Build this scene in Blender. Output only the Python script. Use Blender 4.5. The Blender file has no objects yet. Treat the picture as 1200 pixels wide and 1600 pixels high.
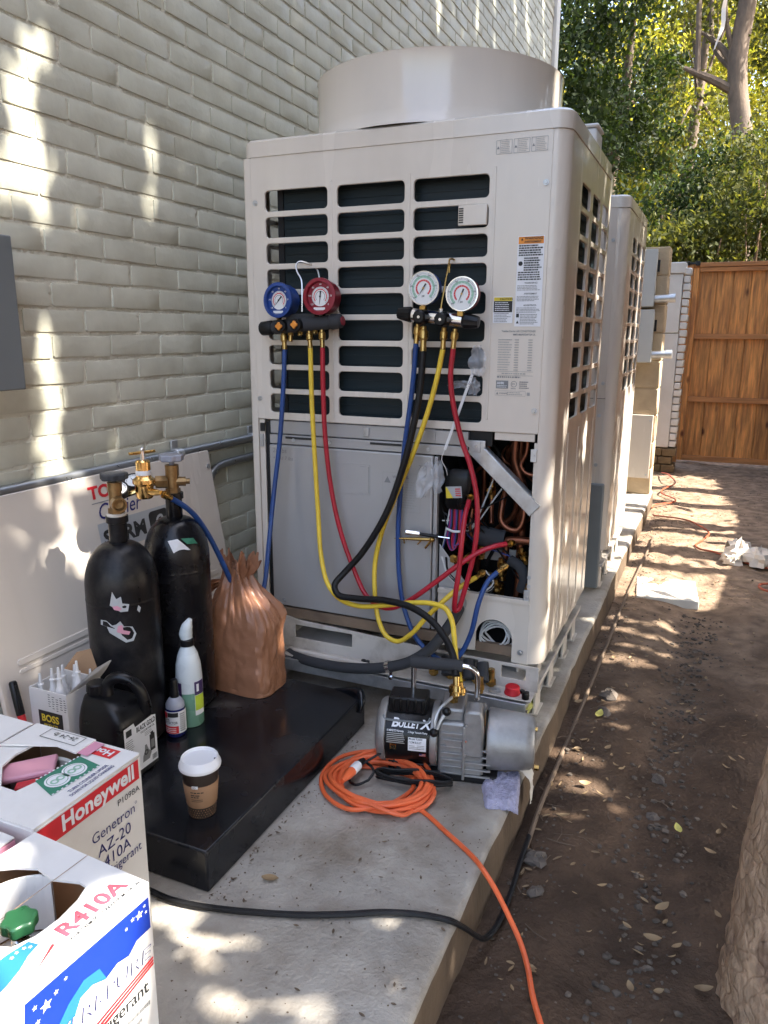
import bpy, bmesh, math, random
import numpy as np
from mathutils import Vector, Matrix
from mathutils import noise as mnoise

rnd = random.Random(7)
rng = np.random.default_rng(11)
sc = bpy.context.scene
COL = sc.collection

# ------------------------------------------------------------------ camera
cam_d = bpy.data.cameras.new('camera')
cam = bpy.data.objects.new('camera', cam_d)
COL.objects.link(cam)
yaw, pitch, roll = -0.4098, 0.2314, 0.0057
fw = Vector((math.sin(yaw) * math.cos(pitch), math.cos(yaw) * math.cos(pitch), -math.sin(pitch)))
rt0 = Vector((math.cos(yaw), -math.sin(yaw), 0))
up0 = rt0.cross(fw)
rt = math.cos(roll) * rt0 + math.sin(roll) * up0
up = -math.sin(roll) * rt0 + math.cos(roll) * up0
cm = Matrix((rt, up, -fw)).transposed().to_4x4()
cm.translation = (1.3938, -2.1086, 1.2682)
cam.matrix_world = cm
cam_d.sensor_fit = 'HORIZONTAL'
cam_d.sensor_width = 36.0
cam_d.lens = 36.0 * 1185.9 / 1200.0
cam_d.clip_start = 0.05
cam_d.clip_end = 2000
sc.camera = cam

# ------------------------------------------------------------------ light
SUN_EL, SUN_AZ = math.radians(50), math.radians(5)      # azimuth measured from +X towards +Y
SDIR = Vector((math.cos(SUN_EL) * math.cos(SUN_AZ), math.cos(SUN_EL) * math.sin(SUN_AZ), math.sin(SUN_EL)))
w = bpy.data.worlds.new('World')
sc.world = w
w.use_nodes = True
nt = w.node_tree
bg = nt.nodes['Background']
sky = nt.nodes.new('ShaderNodeTexSky')
sky.sky_type = 'NISHITA'
sky.sun_disc = False
sky.sun_elevation = SUN_EL
sky.sun_rotation = math.radians(90) - SUN_AZ
sky.air_density = 1.0
sky.dust_density = 4.0
sky.ozone_density = 0.3
nt.links.new(sky.outputs[0], bg.inputs[0])
bg.inputs[1].default_value = 0.15
sun_d = bpy.data.lights.new('sun', 'SUN')
sun_d.energy = 3.9
sun_d.angle = math.radians(0.53)
sun_d.color = (1.0, 0.94, 0.84)
sun = bpy.data.objects.new('sun', sun_d)
COL.objects.link(sun)
sun.rotation_euler = SDIR.to_track_quat('Z', 'Y').to_euler()
sun.location = (8, 0, 9)
sc.view_settings.view_transform = 'Standard'
sc.view_settings.look = 'None'
sc.view_settings.exposure = 2.52
sc.view_settings.gamma = 1.0
sc.view_settings.use_curve_mapping = False
sc.render.engine = 'CYCLES'
sc.cycles.max_bounces = 6
sc.cycles.diffuse_bounces = 3
sc.cycles.glossy_bounces = 3
sc.cycles.transmission_bounces = 3
sc.cycles.caustics_reflective = False
sc.cycles.caustics_refractive = False
sc.cycles.transparent_max_bounces = 8
sc.cycles.use_denoising = True
sc.cycles.use_adaptive_sampling = True
sc.cycles.adaptive_threshold = 0.02
sc.cycles.sample_clamp_indirect = 8.0

# ------------------------------------------------------------------ materials
MATS = {}


def mat(name, col, rough=0.5, metal=0.0, var=0.08, scale=6.0, bump=0.0, bscale=60.0, dirt=None, dscale=2.0,
        damt=0.5, world=False, trans=0.0, spec=0.5, coat=0.0, alpha=1.0, stretch=None, rvar=0.1):
    m = bpy.data.materials.new(name)
    m.use_nodes = True
    N, L = m.node_tree.nodes, m.node_tree.links
    b = N['Principled BSDF']
    b.inputs['Metallic'].default_value = metal
    b.inputs['Specular IOR Level'].default_value = spec
    b.inputs['Coat Weight'].default_value = coat
    b.inputs['Alpha'].default_value = alpha
    if trans:
        b.inputs['Transmission Weight'].default_value = trans
    if world:
        src = N.new('ShaderNodeNewGeometry').outputs['Position']
    else:
        src = N.new('ShaderNodeTexCoord').outputs['Object']
    if stretch:
        mp = N.new('ShaderNodeMapping')
        mp.inputs['Scale'].default_value = stretch
        L.new(src, mp.inputs['Vector'])
        src = mp.outputs['Vector']

    def noise(s, det=3.0):
        n = N.new('ShaderNodeTexNoise')
        n.inputs['Scale'].default_value = s
        n.inputs['Detail'].default_value = det
        n.inputs['Roughness'].default_value = 0.6
        L.new(src, n.inputs['Vector'])
        return n.outputs['Fac']

    def ramp(fac, c0, c1, p0=0.3, p1=0.7):
        r = N.new('ShaderNodeValToRGB')
        r.color_ramp.elements[0].position = p0
        r.color_ramp.elements[1].position = p1
        r.color_ramp.elements[0].color = (*c0, 1)
        r.color_ramp.elements[1].color = (*c1, 1)
        L.new(fac, r.inputs[0])
        return r.outputs[0]
    n1 = noise(scale)
    out = ramp(n1, [c * (1 - var) for c in col], [min(1, c * (1 + var)) for c in col])
    if dirt is not None:
        n2 = noise(dscale, 5.0)
        f = ramp(n2, (0, 0, 0), (damt, damt, damt), 0.48, 0.68)
        mx = N.new('ShaderNodeMix')
        mx.data_type = 'RGBA'
        L.new(f, mx.inputs['Factor'])
        L.new(out, mx.inputs['A'])
        mx.inputs['B'].default_value = (*dirt, 1)
        out = mx.outputs['Result']
    L.new(out, b.inputs['Base Color'])
    rr = ramp(n1, [max(0.02, rough - rvar)] * 3, [min(1, rough + rvar)] * 3)
    L.new(rr, b.inputs['Roughness'])
    if bump:
        nb = noise(bscale, 3.0)
        bp = N.new('ShaderNodeBump')
        bp.inputs['Strength'].default_value = 1.0
        bp.inputs['Distance'].default_value = bump
        L.new(nb, bp.inputs['Height'])
        L.new(bp.outputs[0], b.inputs['Normal'])
    MATS[name] = m
    return m


def leafmat(name, c0, c1, trans=0.45, rough=0.6):
    m = bpy.data.materials.new(name)
    m.use_nodes = True
    N, L = m.node_tree.nodes, m.node_tree.links
    b = N['Principled BSDF']
    out = N['Material Output']
    at = N.new('ShaderNodeAttribute')
    at.attribute_name = 'shade'
    r = N.new('ShaderNodeValToRGB')
    r.color_ramp.elements[0].color = (*c0, 1)
    r.color_ramp.elements[1].color = (*c1, 1)
    L.new(at.outputs['Fac'], r.inputs[0])
    L.new(r.outputs[0], b.inputs['Base Color'])
    b.inputs['Roughness'].default_value = rough
    b.inputs['Specular IOR Level'].default_value = 0.22
    if not trans:
        MATS[name] = m
        return m
    tl = N.new('ShaderNodeBsdfTranslucent')
    mul = N.new('ShaderNodeMix')
    mul.data_type = 'RGBA'
    mul.blend_type = 'MULTIPLY'
    mul.inputs['Factor'].default_value = 1.0
    L.new(r.outputs[0], mul.inputs['A'])
    mul.inputs['B'].default_value = (2.2, 2.0, 0.9, 1)
    L.new(mul.outputs['Result'], tl.inputs['Color'])
    mx = N.new('ShaderNodeMixShader')
    mx.inputs[0].default_value = trans
    L.new(b.outputs[0], mx.inputs[1])
    L.new(tl.outputs[0], mx.inputs[2])
    L.new(mx.outputs[0], out.inputs['Surface'])
    MATS[name] = m
    return m


mat('unit_paint', (0.69, 0.62, 0.54), 0.25, var=0.035, scale=2.5, dirt=(0.46, 0.40, 0.33), dscale=2.2, damt=0.16, rvar=0.06, coat=0.15, stretch=(2.5, 2.5, 0.5))
mat('shroud_paint', (0.69, 0.625, 0.55), 0.13, var=0.03, scale=2.5, dirt=(0.5, 0.44, 0.37), dscale=2.2, damt=0.14, rvar=0.05, coat=0.3, stretch=(2.5, 2.5, 0.5))
mat('unit_paint_dusty', (0.60, 0.55, 0.49), 0.5, var=0.06, scale=6, dirt=(0.22, 0.17, 0.12), dscale=9.0, damt=0.6)
mat('grey_steel', (0.42, 0.41, 0.405), 0.36, metal=0.25, var=0.05, scale=3, dirt=(0.33, 0.32, 0.31), dscale=2.0, damt=0.3)
mat('galvanised', (0.55, 0.56, 0.57), 0.4, metal=0.7, var=0.14, scale=30, dirt=(0.25, 0.25, 0.25), dscale=8, damt=0.4)
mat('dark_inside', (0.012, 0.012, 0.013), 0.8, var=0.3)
mat('brick_paint', (0.605, 0.595, 0.49), 0.42, var=0.08, scale=9, bump=0.0016, bscale=45, dirt=(0.46, 0.435, 0.33), dscale=4.0, damt=0.5, world=True)
mat('mortar_paint', (0.66, 0.635, 0.53), 0.6, var=0.07, scale=14, bump=0.006, bscale=70, dirt=(0.44, 0.40, 0.31), dscale=6.0, damt=0.4, world=True)
mat('concrete', (0.40, 0.365, 0.315), 0.75, var=0.22, scale=4.5, bump=0.0035, bscale=90, dirt=(0.17, 0.13, 0.09), dscale=3.2, damt=0.8, world=True)
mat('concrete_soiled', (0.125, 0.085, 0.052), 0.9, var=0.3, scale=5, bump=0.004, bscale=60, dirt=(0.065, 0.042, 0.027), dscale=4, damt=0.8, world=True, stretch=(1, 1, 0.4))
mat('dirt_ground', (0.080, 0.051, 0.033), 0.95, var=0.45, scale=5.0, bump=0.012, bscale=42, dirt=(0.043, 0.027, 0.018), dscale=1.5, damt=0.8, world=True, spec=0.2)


def far_sun_tint(m, col):
    """sunlight painted into the far dirt as a paler colour, shade into the near dirt: blend along the yard, broken by noise"""
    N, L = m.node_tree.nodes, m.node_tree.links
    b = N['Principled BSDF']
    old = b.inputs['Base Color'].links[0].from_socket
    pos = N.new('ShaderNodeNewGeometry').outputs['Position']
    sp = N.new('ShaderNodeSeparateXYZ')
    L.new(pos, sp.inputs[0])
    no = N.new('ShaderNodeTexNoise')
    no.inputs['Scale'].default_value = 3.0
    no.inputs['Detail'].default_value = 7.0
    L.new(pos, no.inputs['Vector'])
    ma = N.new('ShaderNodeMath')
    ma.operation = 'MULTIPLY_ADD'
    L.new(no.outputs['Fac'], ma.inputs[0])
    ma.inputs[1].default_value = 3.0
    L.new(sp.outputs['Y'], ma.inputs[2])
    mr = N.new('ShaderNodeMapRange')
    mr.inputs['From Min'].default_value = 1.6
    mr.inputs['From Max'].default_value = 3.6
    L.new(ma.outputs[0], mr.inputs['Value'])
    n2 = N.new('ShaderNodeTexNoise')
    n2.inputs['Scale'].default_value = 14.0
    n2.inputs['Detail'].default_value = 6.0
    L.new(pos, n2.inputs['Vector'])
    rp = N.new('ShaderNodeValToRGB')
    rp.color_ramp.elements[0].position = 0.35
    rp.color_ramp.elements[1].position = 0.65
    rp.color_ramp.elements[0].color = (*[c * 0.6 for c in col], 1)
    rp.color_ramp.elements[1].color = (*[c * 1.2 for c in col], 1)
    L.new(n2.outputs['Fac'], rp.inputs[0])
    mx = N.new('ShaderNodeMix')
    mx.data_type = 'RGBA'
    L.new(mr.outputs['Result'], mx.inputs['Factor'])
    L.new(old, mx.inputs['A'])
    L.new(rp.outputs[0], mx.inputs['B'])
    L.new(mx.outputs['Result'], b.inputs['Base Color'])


far_sun_tint(MATS['dirt_ground'], (0.27, 0.19, 0.13))  # far dirt gets its sunlit look from this paler colour
mat('block_tan', (0.50, 0.385, 0.25), 0.85, var=0.10, scale=8, bump=0.003, bscale=80, dirt=(0.30, 0.22, 0.14), dscale=5, damt=0.4, world=True)
mat('white_paint', (0.74, 0.73, 0.71), 0.5, var=0.04, scale=5, dirt=(0.5, 0.46, 0.4), dscale=4, damt=0.25, world=True)
mat('old_brick', (0.20, 0.14, 0.075), 0.85, var=0.2, scale=15, bump=0.003, world=True)
mat('cedar', (0.64, 0.275, 0.078), 0.55, var=0.42, scale=7.0, bump=0.0012, bscale=60, dirt=(0.25, 0.085, 0.03), dscale=5.0, damt=0.75, stretch=(6, 6, 0.5))
mat('cedar_rail', (0.55, 0.23, 0.075), 0.55, var=0.25, scale=5.0, bump=0.0012, bscale=60, dirt=(0.25, 0.10, 0.04), dscale=4.0, damt=0.5, stretch=(0.6, 6, 6))


def board_variation(m):
    N, L = m.node_tree.nodes, m.node_tree.links
    b = N['Principled BSDF']
    old = b.inputs['Base Color'].links[0].from_socket
    oi = N.new('ShaderNodeObjectInfo')
    hs = N.new('ShaderNodeHueSaturation')
    mr = N.new('ShaderNodeMapRange')
    mr.inputs['To Min'].default_value = 0.62
    mr.inputs['To Max'].default_value = 1.3
    L.new(oi.outputs['Random'], mr.inputs['Value'])
    L.new(mr.outputs['Result'], hs.inputs['Value'])
    L.new(old, hs.inputs['Color'])
    # knots
    tc = N.new('ShaderNodeTexCoord')
    mp = N.new('ShaderNodeMapping')
    mp.inputs['Scale'].default_value = (7, 7, 3.2)
    L.new(tc.outputs['Object'], mp.inputs['Vector'])
    vo = N.new('ShaderNodeTexVoronoi')
    vo.inputs['Scale'].default_value = 1.0
    L.new(mp.outputs[0], vo.inputs['Vector'])
    rp = N.new('ShaderNodeValToRGB')
    rp.color_ramp.elements[0].position = 0.06
    rp.color_ramp.elements[1].position = 0.16
    rp.color_ramp.elements[0].color = (0.22, 0.12, 0.08, 1)
    rp.color_ramp.elements[1].color = (1, 1, 1, 1)
    L.new(vo.outputs['Distance'], rp.inputs[0])
    mx = N.new('ShaderNodeMix')
    mx.data_type = 'RGBA'
    mx.blend_type = 'MULTIPLY'
    mx.inputs['Factor'].default_value = 1.0
    L.new(hs.outputs[0], mx.inputs['A'])
    L.new(rp.outputs[0], mx.inputs['B'])
    L.new(mx.outputs['Result'], b.inputs['Base Color'])


board_variation(MATS['cedar'])
mat('bark', (0.40, 0.27, 0.175), 0.9, var=0.35, scale=22, bump=0.010, bscale=55, dirt=(0.17, 0.10, 0.07), dscale=16, damt=0.8, stretch=(1, 1, 0.55))


def bark_plates(m):
    N, L = m.node_tree.nodes, m.node_tree.links
    b = N['Principled BSDF']
    old = b.inputs['Base Color'].links[0].from_socket
    tc = N.new('ShaderNodeTexCoord')
    no = N.new('ShaderNodeTexNoise')
    no.inputs['Scale'].default_value = 9.0
    L.new(tc.outputs['Object'], no.inputs['Vector'])
    ad = N.new('ShaderNodeMix')
    ad.data_type = 'VECTOR'
    ad.inputs['Factor'].default_value = 0.09
    L.new(tc.outputs['Object'], ad.inputs['A'])
    L.new(no.outputs['Color'], ad.inputs['B'])
    mp = N.new('ShaderNodeMapping')
    mp.inputs['Scale'].default_value = (42, 42, 20)
    L.new(ad.outputs['Result'], mp.inputs['Vector'])
    vo = N.new('ShaderNodeTexVoronoi')
    vo.feature = 'DISTANCE_TO_EDGE'
    vo.inputs['Scale'].default_value = 1.0
    L.new(mp.outputs[0], vo.inputs['Vector'])
    rp = N.new('ShaderNodeValToRGB')
    rp.color_ramp.elements[0].position = 0.0
    rp.color_ramp.elements[1].position = 0.10
    rp.color_ramp.elements[0].color = (0.5, 0.42, 0.36, 1)
    rp.color_ramp.elements[1].color = (1, 1, 1, 1)
    L.new(vo.outputs['Distance'], rp.inputs[0])
    mx = N.new('ShaderNodeMix')
    mx.data_type = 'RGBA'
    mx.blend_type = 'MULTIPLY'
    mx.inputs['Factor'].default_value = 0.45
    L.new(old, mx.inputs['A'])
    L.new(rp.outputs[0], mx.inputs['B'])
    L.new(mx.outputs['Result'], b.inputs['Base Color'])
    bp = N.new('ShaderNodeBump')
    bp.inputs['Strength'].default_value = 1.0
    bp.inputs['Distance'].default_value = 0.0022
    L.new(rp.outputs[0], bp.inputs['Height'])
    L.new(b.inputs['Normal'].links[0].from_socket, bp.inputs['Normal'])
    L.new(bp.outputs[0], b.inputs['Normal'])


bark_plates(MATS['bark'])
mat('bark_grey', (0.125, 0.092, 0.065), 0.9, var=0.3, scale=10, bump=0.01, bscale=20, dirt=(0.16, 0.12, 0.09), dscale=5, damt=0.6, stretch=(1, 1, 0.4))
mat('black_plastic', (0.006, 0.006, 0.007), 0.34, spec=0.3, var=0.3, scale=20)
mat('black_platform', (0.006, 0.007, 0.010), 0.2, spec=0.35, var=0.3, scale=6, dirt=(0.05, 0.045, 0.04), dscale=5.5, damt=0.30, rvar=0.14)
mat('black_rubber', (0.009, 0.009, 0.010), 0.5, spec=0.3, var=0.2, scale=30)
mat('black_steel', (0.005, 0.005, 0.007), 0.25, spec=0.3, var=0.3, scale=12, dirt=(0.05, 0.045, 0.04), dscale=14, damt=0.2, bump=0.0004, bscale=120)
mat('black_steel_dusty', (0.006, 0.006, 0.008), 0.36, spec=0.25, var=0.35, scale=10, dirt=(0.07, 0.066, 0.06), dscale=11, damt=0.35, bump=0.0005, bscale=120)
mat('foam_grey', (0.035, 0.036, 0.04), 0.85, var=0.15, scale=20)
mat('coil_fins', (0.010, 0.019, 0.024), 0.5, spec=0.25, var=0.3, scale=8, dirt=(0.026, 0.038, 0.044), dscale=10, damt=0.6, stretch=(0.15, 0.15, 3))
mat('brass', (0.45, 0.28, 0.09), 0.3, metal=1.0, var=0.2, scale=40)
mat('brass_bright', (0.80, 0.52, 0.20), 0.2, metal=1.0, var=0.1, scale=40)
mat('bronze', (0.26, 0.165, 0.075), 0.42, metal=0.9, var=0.25, scale=60)
mat('copper', (0.24, 0.085, 0.045), 0.38, metal=0.8, var=0.35, scale=25)
mat('chrome', (0.78, 0.78, 0.79), 0.14, metal=1.0, var=0.04)
mat('steel_wire', (0.70, 0.70, 0.70), 0.3, metal=0.9, var=0.05)
mat('cast_alu', (0.33, 0.32, 0.31), 0.46, metal=0.55, var=0.10, scale=60, bump=0.0004, bscale=300)
mat('hose_blue', (0.016, 0.06, 0.22), 0.4, var=0.12, scale=20)
mat('hose_yellow', (0.82, 0.57, 0.05), 0.42, var=0.10, scale=20, dirt=(0.45, 0.28, 0.02), dscale=30, damt=0.25)
mat('hose_red', (0.42, 0.012, 0.03), 0.38, var=0.12, scale=20)
mat('gauge_blue', (0.016, 0.055, 0.24), 0.4, var=0.1)
mat('gauge_red', (0.24, 0.008, 0.022), 0.4, var=0.1)
mat('dial_white', (0.78, 0.78, 0.77), 0.35, var=0.02)
mat('ink_black', (0.02, 0.02, 0.02), 0.6, var=0.05)
mat('ink_grey', (0.22, 0.22, 0.22), 0.6, var=0.05)
mat('ink_faint', (0.36, 0.35, 0.33), 0.6, var=0.05)
mat('ink_red', (0.62, 0.02, 0.03), 0.5, var=0.04)
mat('ink_pinkred', (0.55, 0.06, 0.09), 0.5, var=0.06)
mat('ink_navy', (0.016, 0.018, 0.14), 0.55, var=0.05)
mat('ink_blue', (0.006, 0.032, 0.30), 0.5, var=0.05)
mat('ink_sky', (0.02, 0.15, 0.38), 0.5, var=0.05)
mat('ink_green', (0.03, 0.19, 0.12), 0.5, var=0.08)
mat('ink_ltgreen', (0.30, 0.50, 0.38), 0.5, var=0.08)
mat('ink_orange', (0.75, 0.27, 0.035), 0.5, var=0.04)
mat('ink_yellow', (0.72, 0.55, 0.04), 0.5, var=0.04)
mat('ink_lime', (0.50, 0.62, 0.05), 0.5, var=0.15, scale=30)
mat('ink_purple', (0.05, 0.025, 0.10), 0.5, var=0.05)
mat('sticker_white', (0.78, 0.78, 0.80), 0.4, var=0.02)
mat('sticker_grey', (0.40, 0.41, 0.42), 0.4, var=0.03)
mat('carton_white', (0.73, 0.71, 0.685), 0.6, var=0.04, scale=5, bump=0.0006, bscale=25, dirt=(0.5, 0.45, 0.40), dscale=5, damt=0.35)
mat('carton_brown', (0.33, 0.20, 0.11), 0.75, var=0.08, scale=9)
mat('carton_pink', (0.62, 0.27, 0.37), 0.6, var=0.06, scale=9)
mat('tank_pink', (0.58, 0.27, 0.34), 0.45, var=0.05)
mat('tank_grey', (0.50, 0.50, 0.46), 0.45, var=0.05)
mat('lever_red', (0.50, 0.03, 0.04), 0.45, var=0.05)
mat('knob_green', (0.012, 0.06, 0.025), 0.3, var=0.15, scale=30)
mat('bag_brown', (0.285, 0.128, 0.068), 0.42, var=0.06, scale=5, bump=0.0015, bscale=40, trans=0.0)
mat('bottle_white', (0.62, 0.66, 0.67), 0.3, var=0.03)
mat('bottle_green', (0.17, 0.33, 0.24), 0.28, var=0.05)
mat('bottle_blue', (0.014, 0.018, 0.11), 0.15, var=0.1)
mat('clear_grey', (0.30, 0.31, 0.36), 0.12, var=0.1, scale=30)
mat('cup_brown', (0.026, 0.016, 0.012), 0.5, var=0.1)
mat('cup_sleeve', (0.33, 0.19, 0.105), 0.75, var=0.07, scale=30)
mat('lid_white', (0.80, 0.80, 0.82), 0.35, var=0.02)
mat('cord_orange', (0.80, 0.145, 0.045), 0.45, var=0.08, scale=14, dirt=(0.40, 0.07, 0.03), dscale=12, damt=0.35)
mat('cord_far', (0.42, 0.09, 0.04), 0.55, var=0.1, scale=14)
mat('towel', (0.50, 0.48, 0.64), 0.95, var=0.18, scale=70, bump=0.012, bscale=190)
mat('rag_white', (0.66, 0.62, 0.56), 0.9, var=0.1, scale=20, bump=0.004, bscale=60)
mat('grey_box', (0.17, 0.185, 0.19), 0.45, var=0.05, scale=4)
mat('switch_grey', (0.50, 0.51, 0.50), 0.45, var=0.04, scale=4)
mat('conduit', (0.30, 0.31, 0.32), 0.33, metal=0.75, var=0.12, scale=14)
mat('tube_brown', (0.15, 0.105, 0.07), 0.7, var=0.2, scale=10)
mat('stone', (0.115, 0.092, 0.074), 0.85, var=0.25, scale=9, bump=0.004, bscale=30)
mat('pebble', (0.095, 0.074, 0.056), 0.9, var=0.6, scale=24, world=True)
mat('leaf_dry', (0.26, 0.175, 0.09), 0.7, var=0.35, scale=3, world=True)
mat('leaf_yellow', (0.55, 0.49, 0.12), 0.6, var=0.2, scale=30)
mat('twig', (0.13, 0.09, 0.06), 0.9, var=0.3, scale=4, world=True)
mat('plastic_clear', (0.80, 0.80, 0.82), 0.18, var=0.02, alpha=0.34, bump=0.004, bscale=60)
mat('tie_white', (0.72, 0.71, 0.70), 0.45, var=0.04)
mat('wire_white', (0.62, 0.62, 0.60), 0.5, var=0.05)
mat('wire_magenta', (0.30, 0.02, 0.12), 0.5, var=0.05)
mat('wire_blue', (0.03, 0.05, 0.22), 0.5, var=0.05)
mat('pan_rust', (0.22, 0.155, 0.105), 0.7, var=0.2, scale=12, dirt=(0.11, 0.075, 0.05), dscale=9, damt=0.6)
mat('tissue', (0.70, 0.62, 0.53), 0.85, var=0.06, scale=20)
mat('slab_pale', (0.55, 0.51, 0.45), 0.8, var=0.08, scale=9, bump=0.001, world=True)
mat('fence_wood', (0.30, 0.20, 0.12), 0.8, var=0.25, scale=6, stretch=(6, 6, 0.5))
mat('hill_soil', (0.075, 0.062, 0.038), 0.95, var=0.4, scale=2.5, bump=0.02, bscale=8, world=True, spec=0.2)
mat('level_lime', (0.50, 0.50, 0.16), 0.45, var=0.1)
mat('rainbow_red', (0.55, 0.10, 0.03), 0.5, var=0.3, scale=60)
leafmat('leaf_dark', (0.009, 0.020, 0.007), (0.036, 0.058, 0.016), 0.30)
leafmat('leaf_olive', (0.026, 0.040, 0.010), (0.105, 0.108, 0.028), 0.40)
leafmat('leaf_shade', (0.03, 0.045, 0.014), (0.10, 0.11, 0.035), 0.0)
leafmat('leaf_bright', (0.09, 0.115, 0.018), (0.29, 0.27, 0.05), 0.6)


# ------------------------------------------------------------------ mesh helpers
def V3(p):
    return Vector(p)


class MB:
    def __init__(s):
        s.v, s.f, s.m = [], [], []

    def add(s, vs, fs, mi=0):
        o = len(s.v)
        s.v += [tuple(v) for v in vs]
        s.f += [tuple(i + o for i in f) for f in fs]
        s.m += [mi] * len(fs)
        return s

    def box(s, x0, x1, y0, y1, z0, z1, mi=0):
        return s.add([(x0, y0, z0), (x1, y0, z0), (x1, y1, z0), (x0, y1, z0), (x0, y0, z1), (x1, y0, z1), (x1, y1, z1), (x0, y1, z1)],
                     [(0, 3, 2, 1), (4, 5, 6, 7), (0, 1, 5, 4), (1, 2, 6, 5), (2, 3, 7, 6), (3, 0, 4, 7)], mi)

    def obox(s, c, a, b, d, mi=0):
        c, a, b, d = V3(c), V3(a), V3(b), V3(d)
        vs = [c + i * a + j * b + k * d for k in (-1, 1) for i, j in ((-1, -1), (1, -1), (1, 1), (-1, 1))]
        return s.add(vs, [(0, 3, 2, 1), (4, 5, 6, 7), (0, 1, 5, 4), (1, 2, 6, 5), (2, 3, 7, 6), (3, 0, 4, 7)], mi)

    def tube(s, pts, r, n=8, sub=0, closed=False, mi=0, cap=True):
        pts = [V3(p) for p in pts]
        rad = list(r) if isinstance(r, (list, tuple)) else [r] * len(pts)
        if sub:
            pts, rad = spline(pts, rad, sub, closed)
        P = len(pts)
        tan = []
        for i in range(P):
            if closed:
                t = pts[(i + 1) % P] - pts[i - 1]
            else:
                t = pts[min(i + 1, P - 1)] - pts[max(i - 1, 0)]
            if t.length < 1e-9:
                t = Vector((0, 0, 1))
            tan.append(t.normalized())
        a = tan[0].orthogonal().normalized()
        vs = []
        for i in range(P):
            a = a - tan[i] * a.dot(tan[i])
            if a.length < 1e-6:
                a = tan[i].orthogonal()
            a.normalize()
            b = tan[i].cross(a)
            for k in range(n):
                t = 2 * math.pi * k / n
                vs.append(pts[i] + rad[i] * (math.cos(t) * a + math.sin(t) * b))
        fs = []
        for i in range(P - (0 if closed else 1)):
            j = (i + 1) % P
            for k in range(n):
                k2 = (k + 1) % n
                fs.append((i * n + k, i * n + k2, j * n + k2, j * n + k))
        if cap and not closed:
            fs.append(tuple(reversed(range(n))))
            fs.append(tuple((P - 1) * n + k for k in range(n)))
        return s.add(vs, fs, mi)

    def cyl(s, p0, p1, r0, r1=None, n=16, mi=0):
        return s.tube([p0, p1], [r0, r0 if r1 is None else r1], n, mi=mi)

    def lathe(s, prof, n=24, o=(0, 0, 0), ax=(0, 0, 1), mi=0, a0=0.0, a1=2 * math.pi):
        ax = V3(ax).normalized()
        a = ax.orthogonal().normalized()
        b = ax.cross(a)
        o = V3(o)
        full = abs(a1 - a0 - 2 * math.pi) < 1e-6
        K = n if full else n + 1
        vs = []
        for r, z in prof:
            for k in range(K):
                t = a0 + (a1 - a0) * k / n
                vs.append(o + ax * z + r * (math.cos(t) * a + math.sin(t) * b))
        fs = []
        for i in range(len(prof) - 1):
            for k in range(n):
                k2 = (k + 1) % K
                fs.append((i * K + k, i * K + k2, (i + 1) * K + k2, (i + 1) * K + k))
        return s.add(vs, fs, mi)

    def sphere(s, c, r, n=10, sq=(1, 1, 1), mi=0):
        c = V3(c)
        R = n // 2 + 1
        vs = [c + Vector((0, 0, -r * sq[2]))]
        for i in range(1, R):
            ph = math.pi * i / R - math.pi / 2
            for k in range(n):
                t = 2 * math.pi * k / n
                vs.append(c + Vector((r * sq[0] * math.cos(ph) * math.cos(t), r * sq[1] * math.cos(ph) * math.sin(t), r * sq[2] * math.sin(ph))))
        vs.append(c + Vector((0, 0, r * sq[2])))
        fs = []
        for k in range(n):
            fs.append((0, 1 + (k + 1) % n, 1 + k))
        for i in range(R - 2):
            for k in range(n):
                a = 1 + i * n
                fs.append((a + k, a + (k + 1) % n, a + n + (k + 1) % n, a + n + k))
        a = 1 + (R - 2) * n
        for k in range(n):
            fs.append((a + k, a + (k + 1) % n, len(vs) - 1))
        return s.add(vs, fs, mi)

    def prism(s, poly, fr, d0, d1, mi=0):
        """closed 2D polygon (u,v) in frame fr=(O,U,V,N), extruded from N*d0 to N*d1"""
        O, U, Vv, N = [V3(q) for q in fr]
        n = len(poly)
        vs = [O + U * u + Vv * v + N * d0 for u, v in poly] + [O + U * u + Vv * v + N * d1 for u, v in poly]
        fs = [tuple(reversed(range(n))), tuple(range(n, 2 * n))]
        for i in range(n):
            j = (i + 1) % n
            fs.append((i, j, n + j, n + i))
        return s.add(vs, fs, mi)

    def flat(s, geo, fr, d=0.0015, mi=0):
        O, U, Vv, N = [V3(q) for q in fr]
        vs, fs = geo
        return s.add([O + U * v[0] + Vv * v[1] + N * (d + (v[2] if len(v) > 2 else 0)) for v in vs], fs, mi)

    def build(s, name, mats, parent=None, bevel=0.0, seg=2, sharp=38, smooth=True, subsurf=0):
        off = Vector((0, 0, 0))
        if parent is not None:
            off = ROOTLOC.get(parent.name, off)
        me = bpy.data.meshes.new(name)
        me.from_pydata([(v[0] - off[0], v[1] - off[1], v[2] - off[2]) for v in s.v], [], s.f)
        if not isinstance(mats, (list, tuple)):
            mats = [mats]
        for q in mats:
            me.materials.append(MATS[q])
        if len(mats) > 1:
            me.polygons.foreach_set('material_index', s.m)
        if smooth:
            me.polygons.foreach_set('use_smooth', [True] * len(me.polygons))
            me.update()
            me.set_sharp_from_angle(angle=math.radians(sharp))
        o = bpy.data.objects.new(name, me)
        COL.objects.link(o)
        if parent is not None:
            o.parent = parent
            ROOTLOC[o.name] = off
        if bevel:
            b = o.modifiers.new('bevel', 'BEVEL')
            b.width = bevel
            b.segments = seg
            b.limit_method = 'ANGLE'
            b.angle_limit = math.radians(40)
            b.harden_normals = False
        if subsurf:
            b = o.modifiers.new('subsurf', 'SUBSURF')
            b.levels = subsurf
            b.render_levels = subsurf
        return o


ROOTLOC = {}


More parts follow.
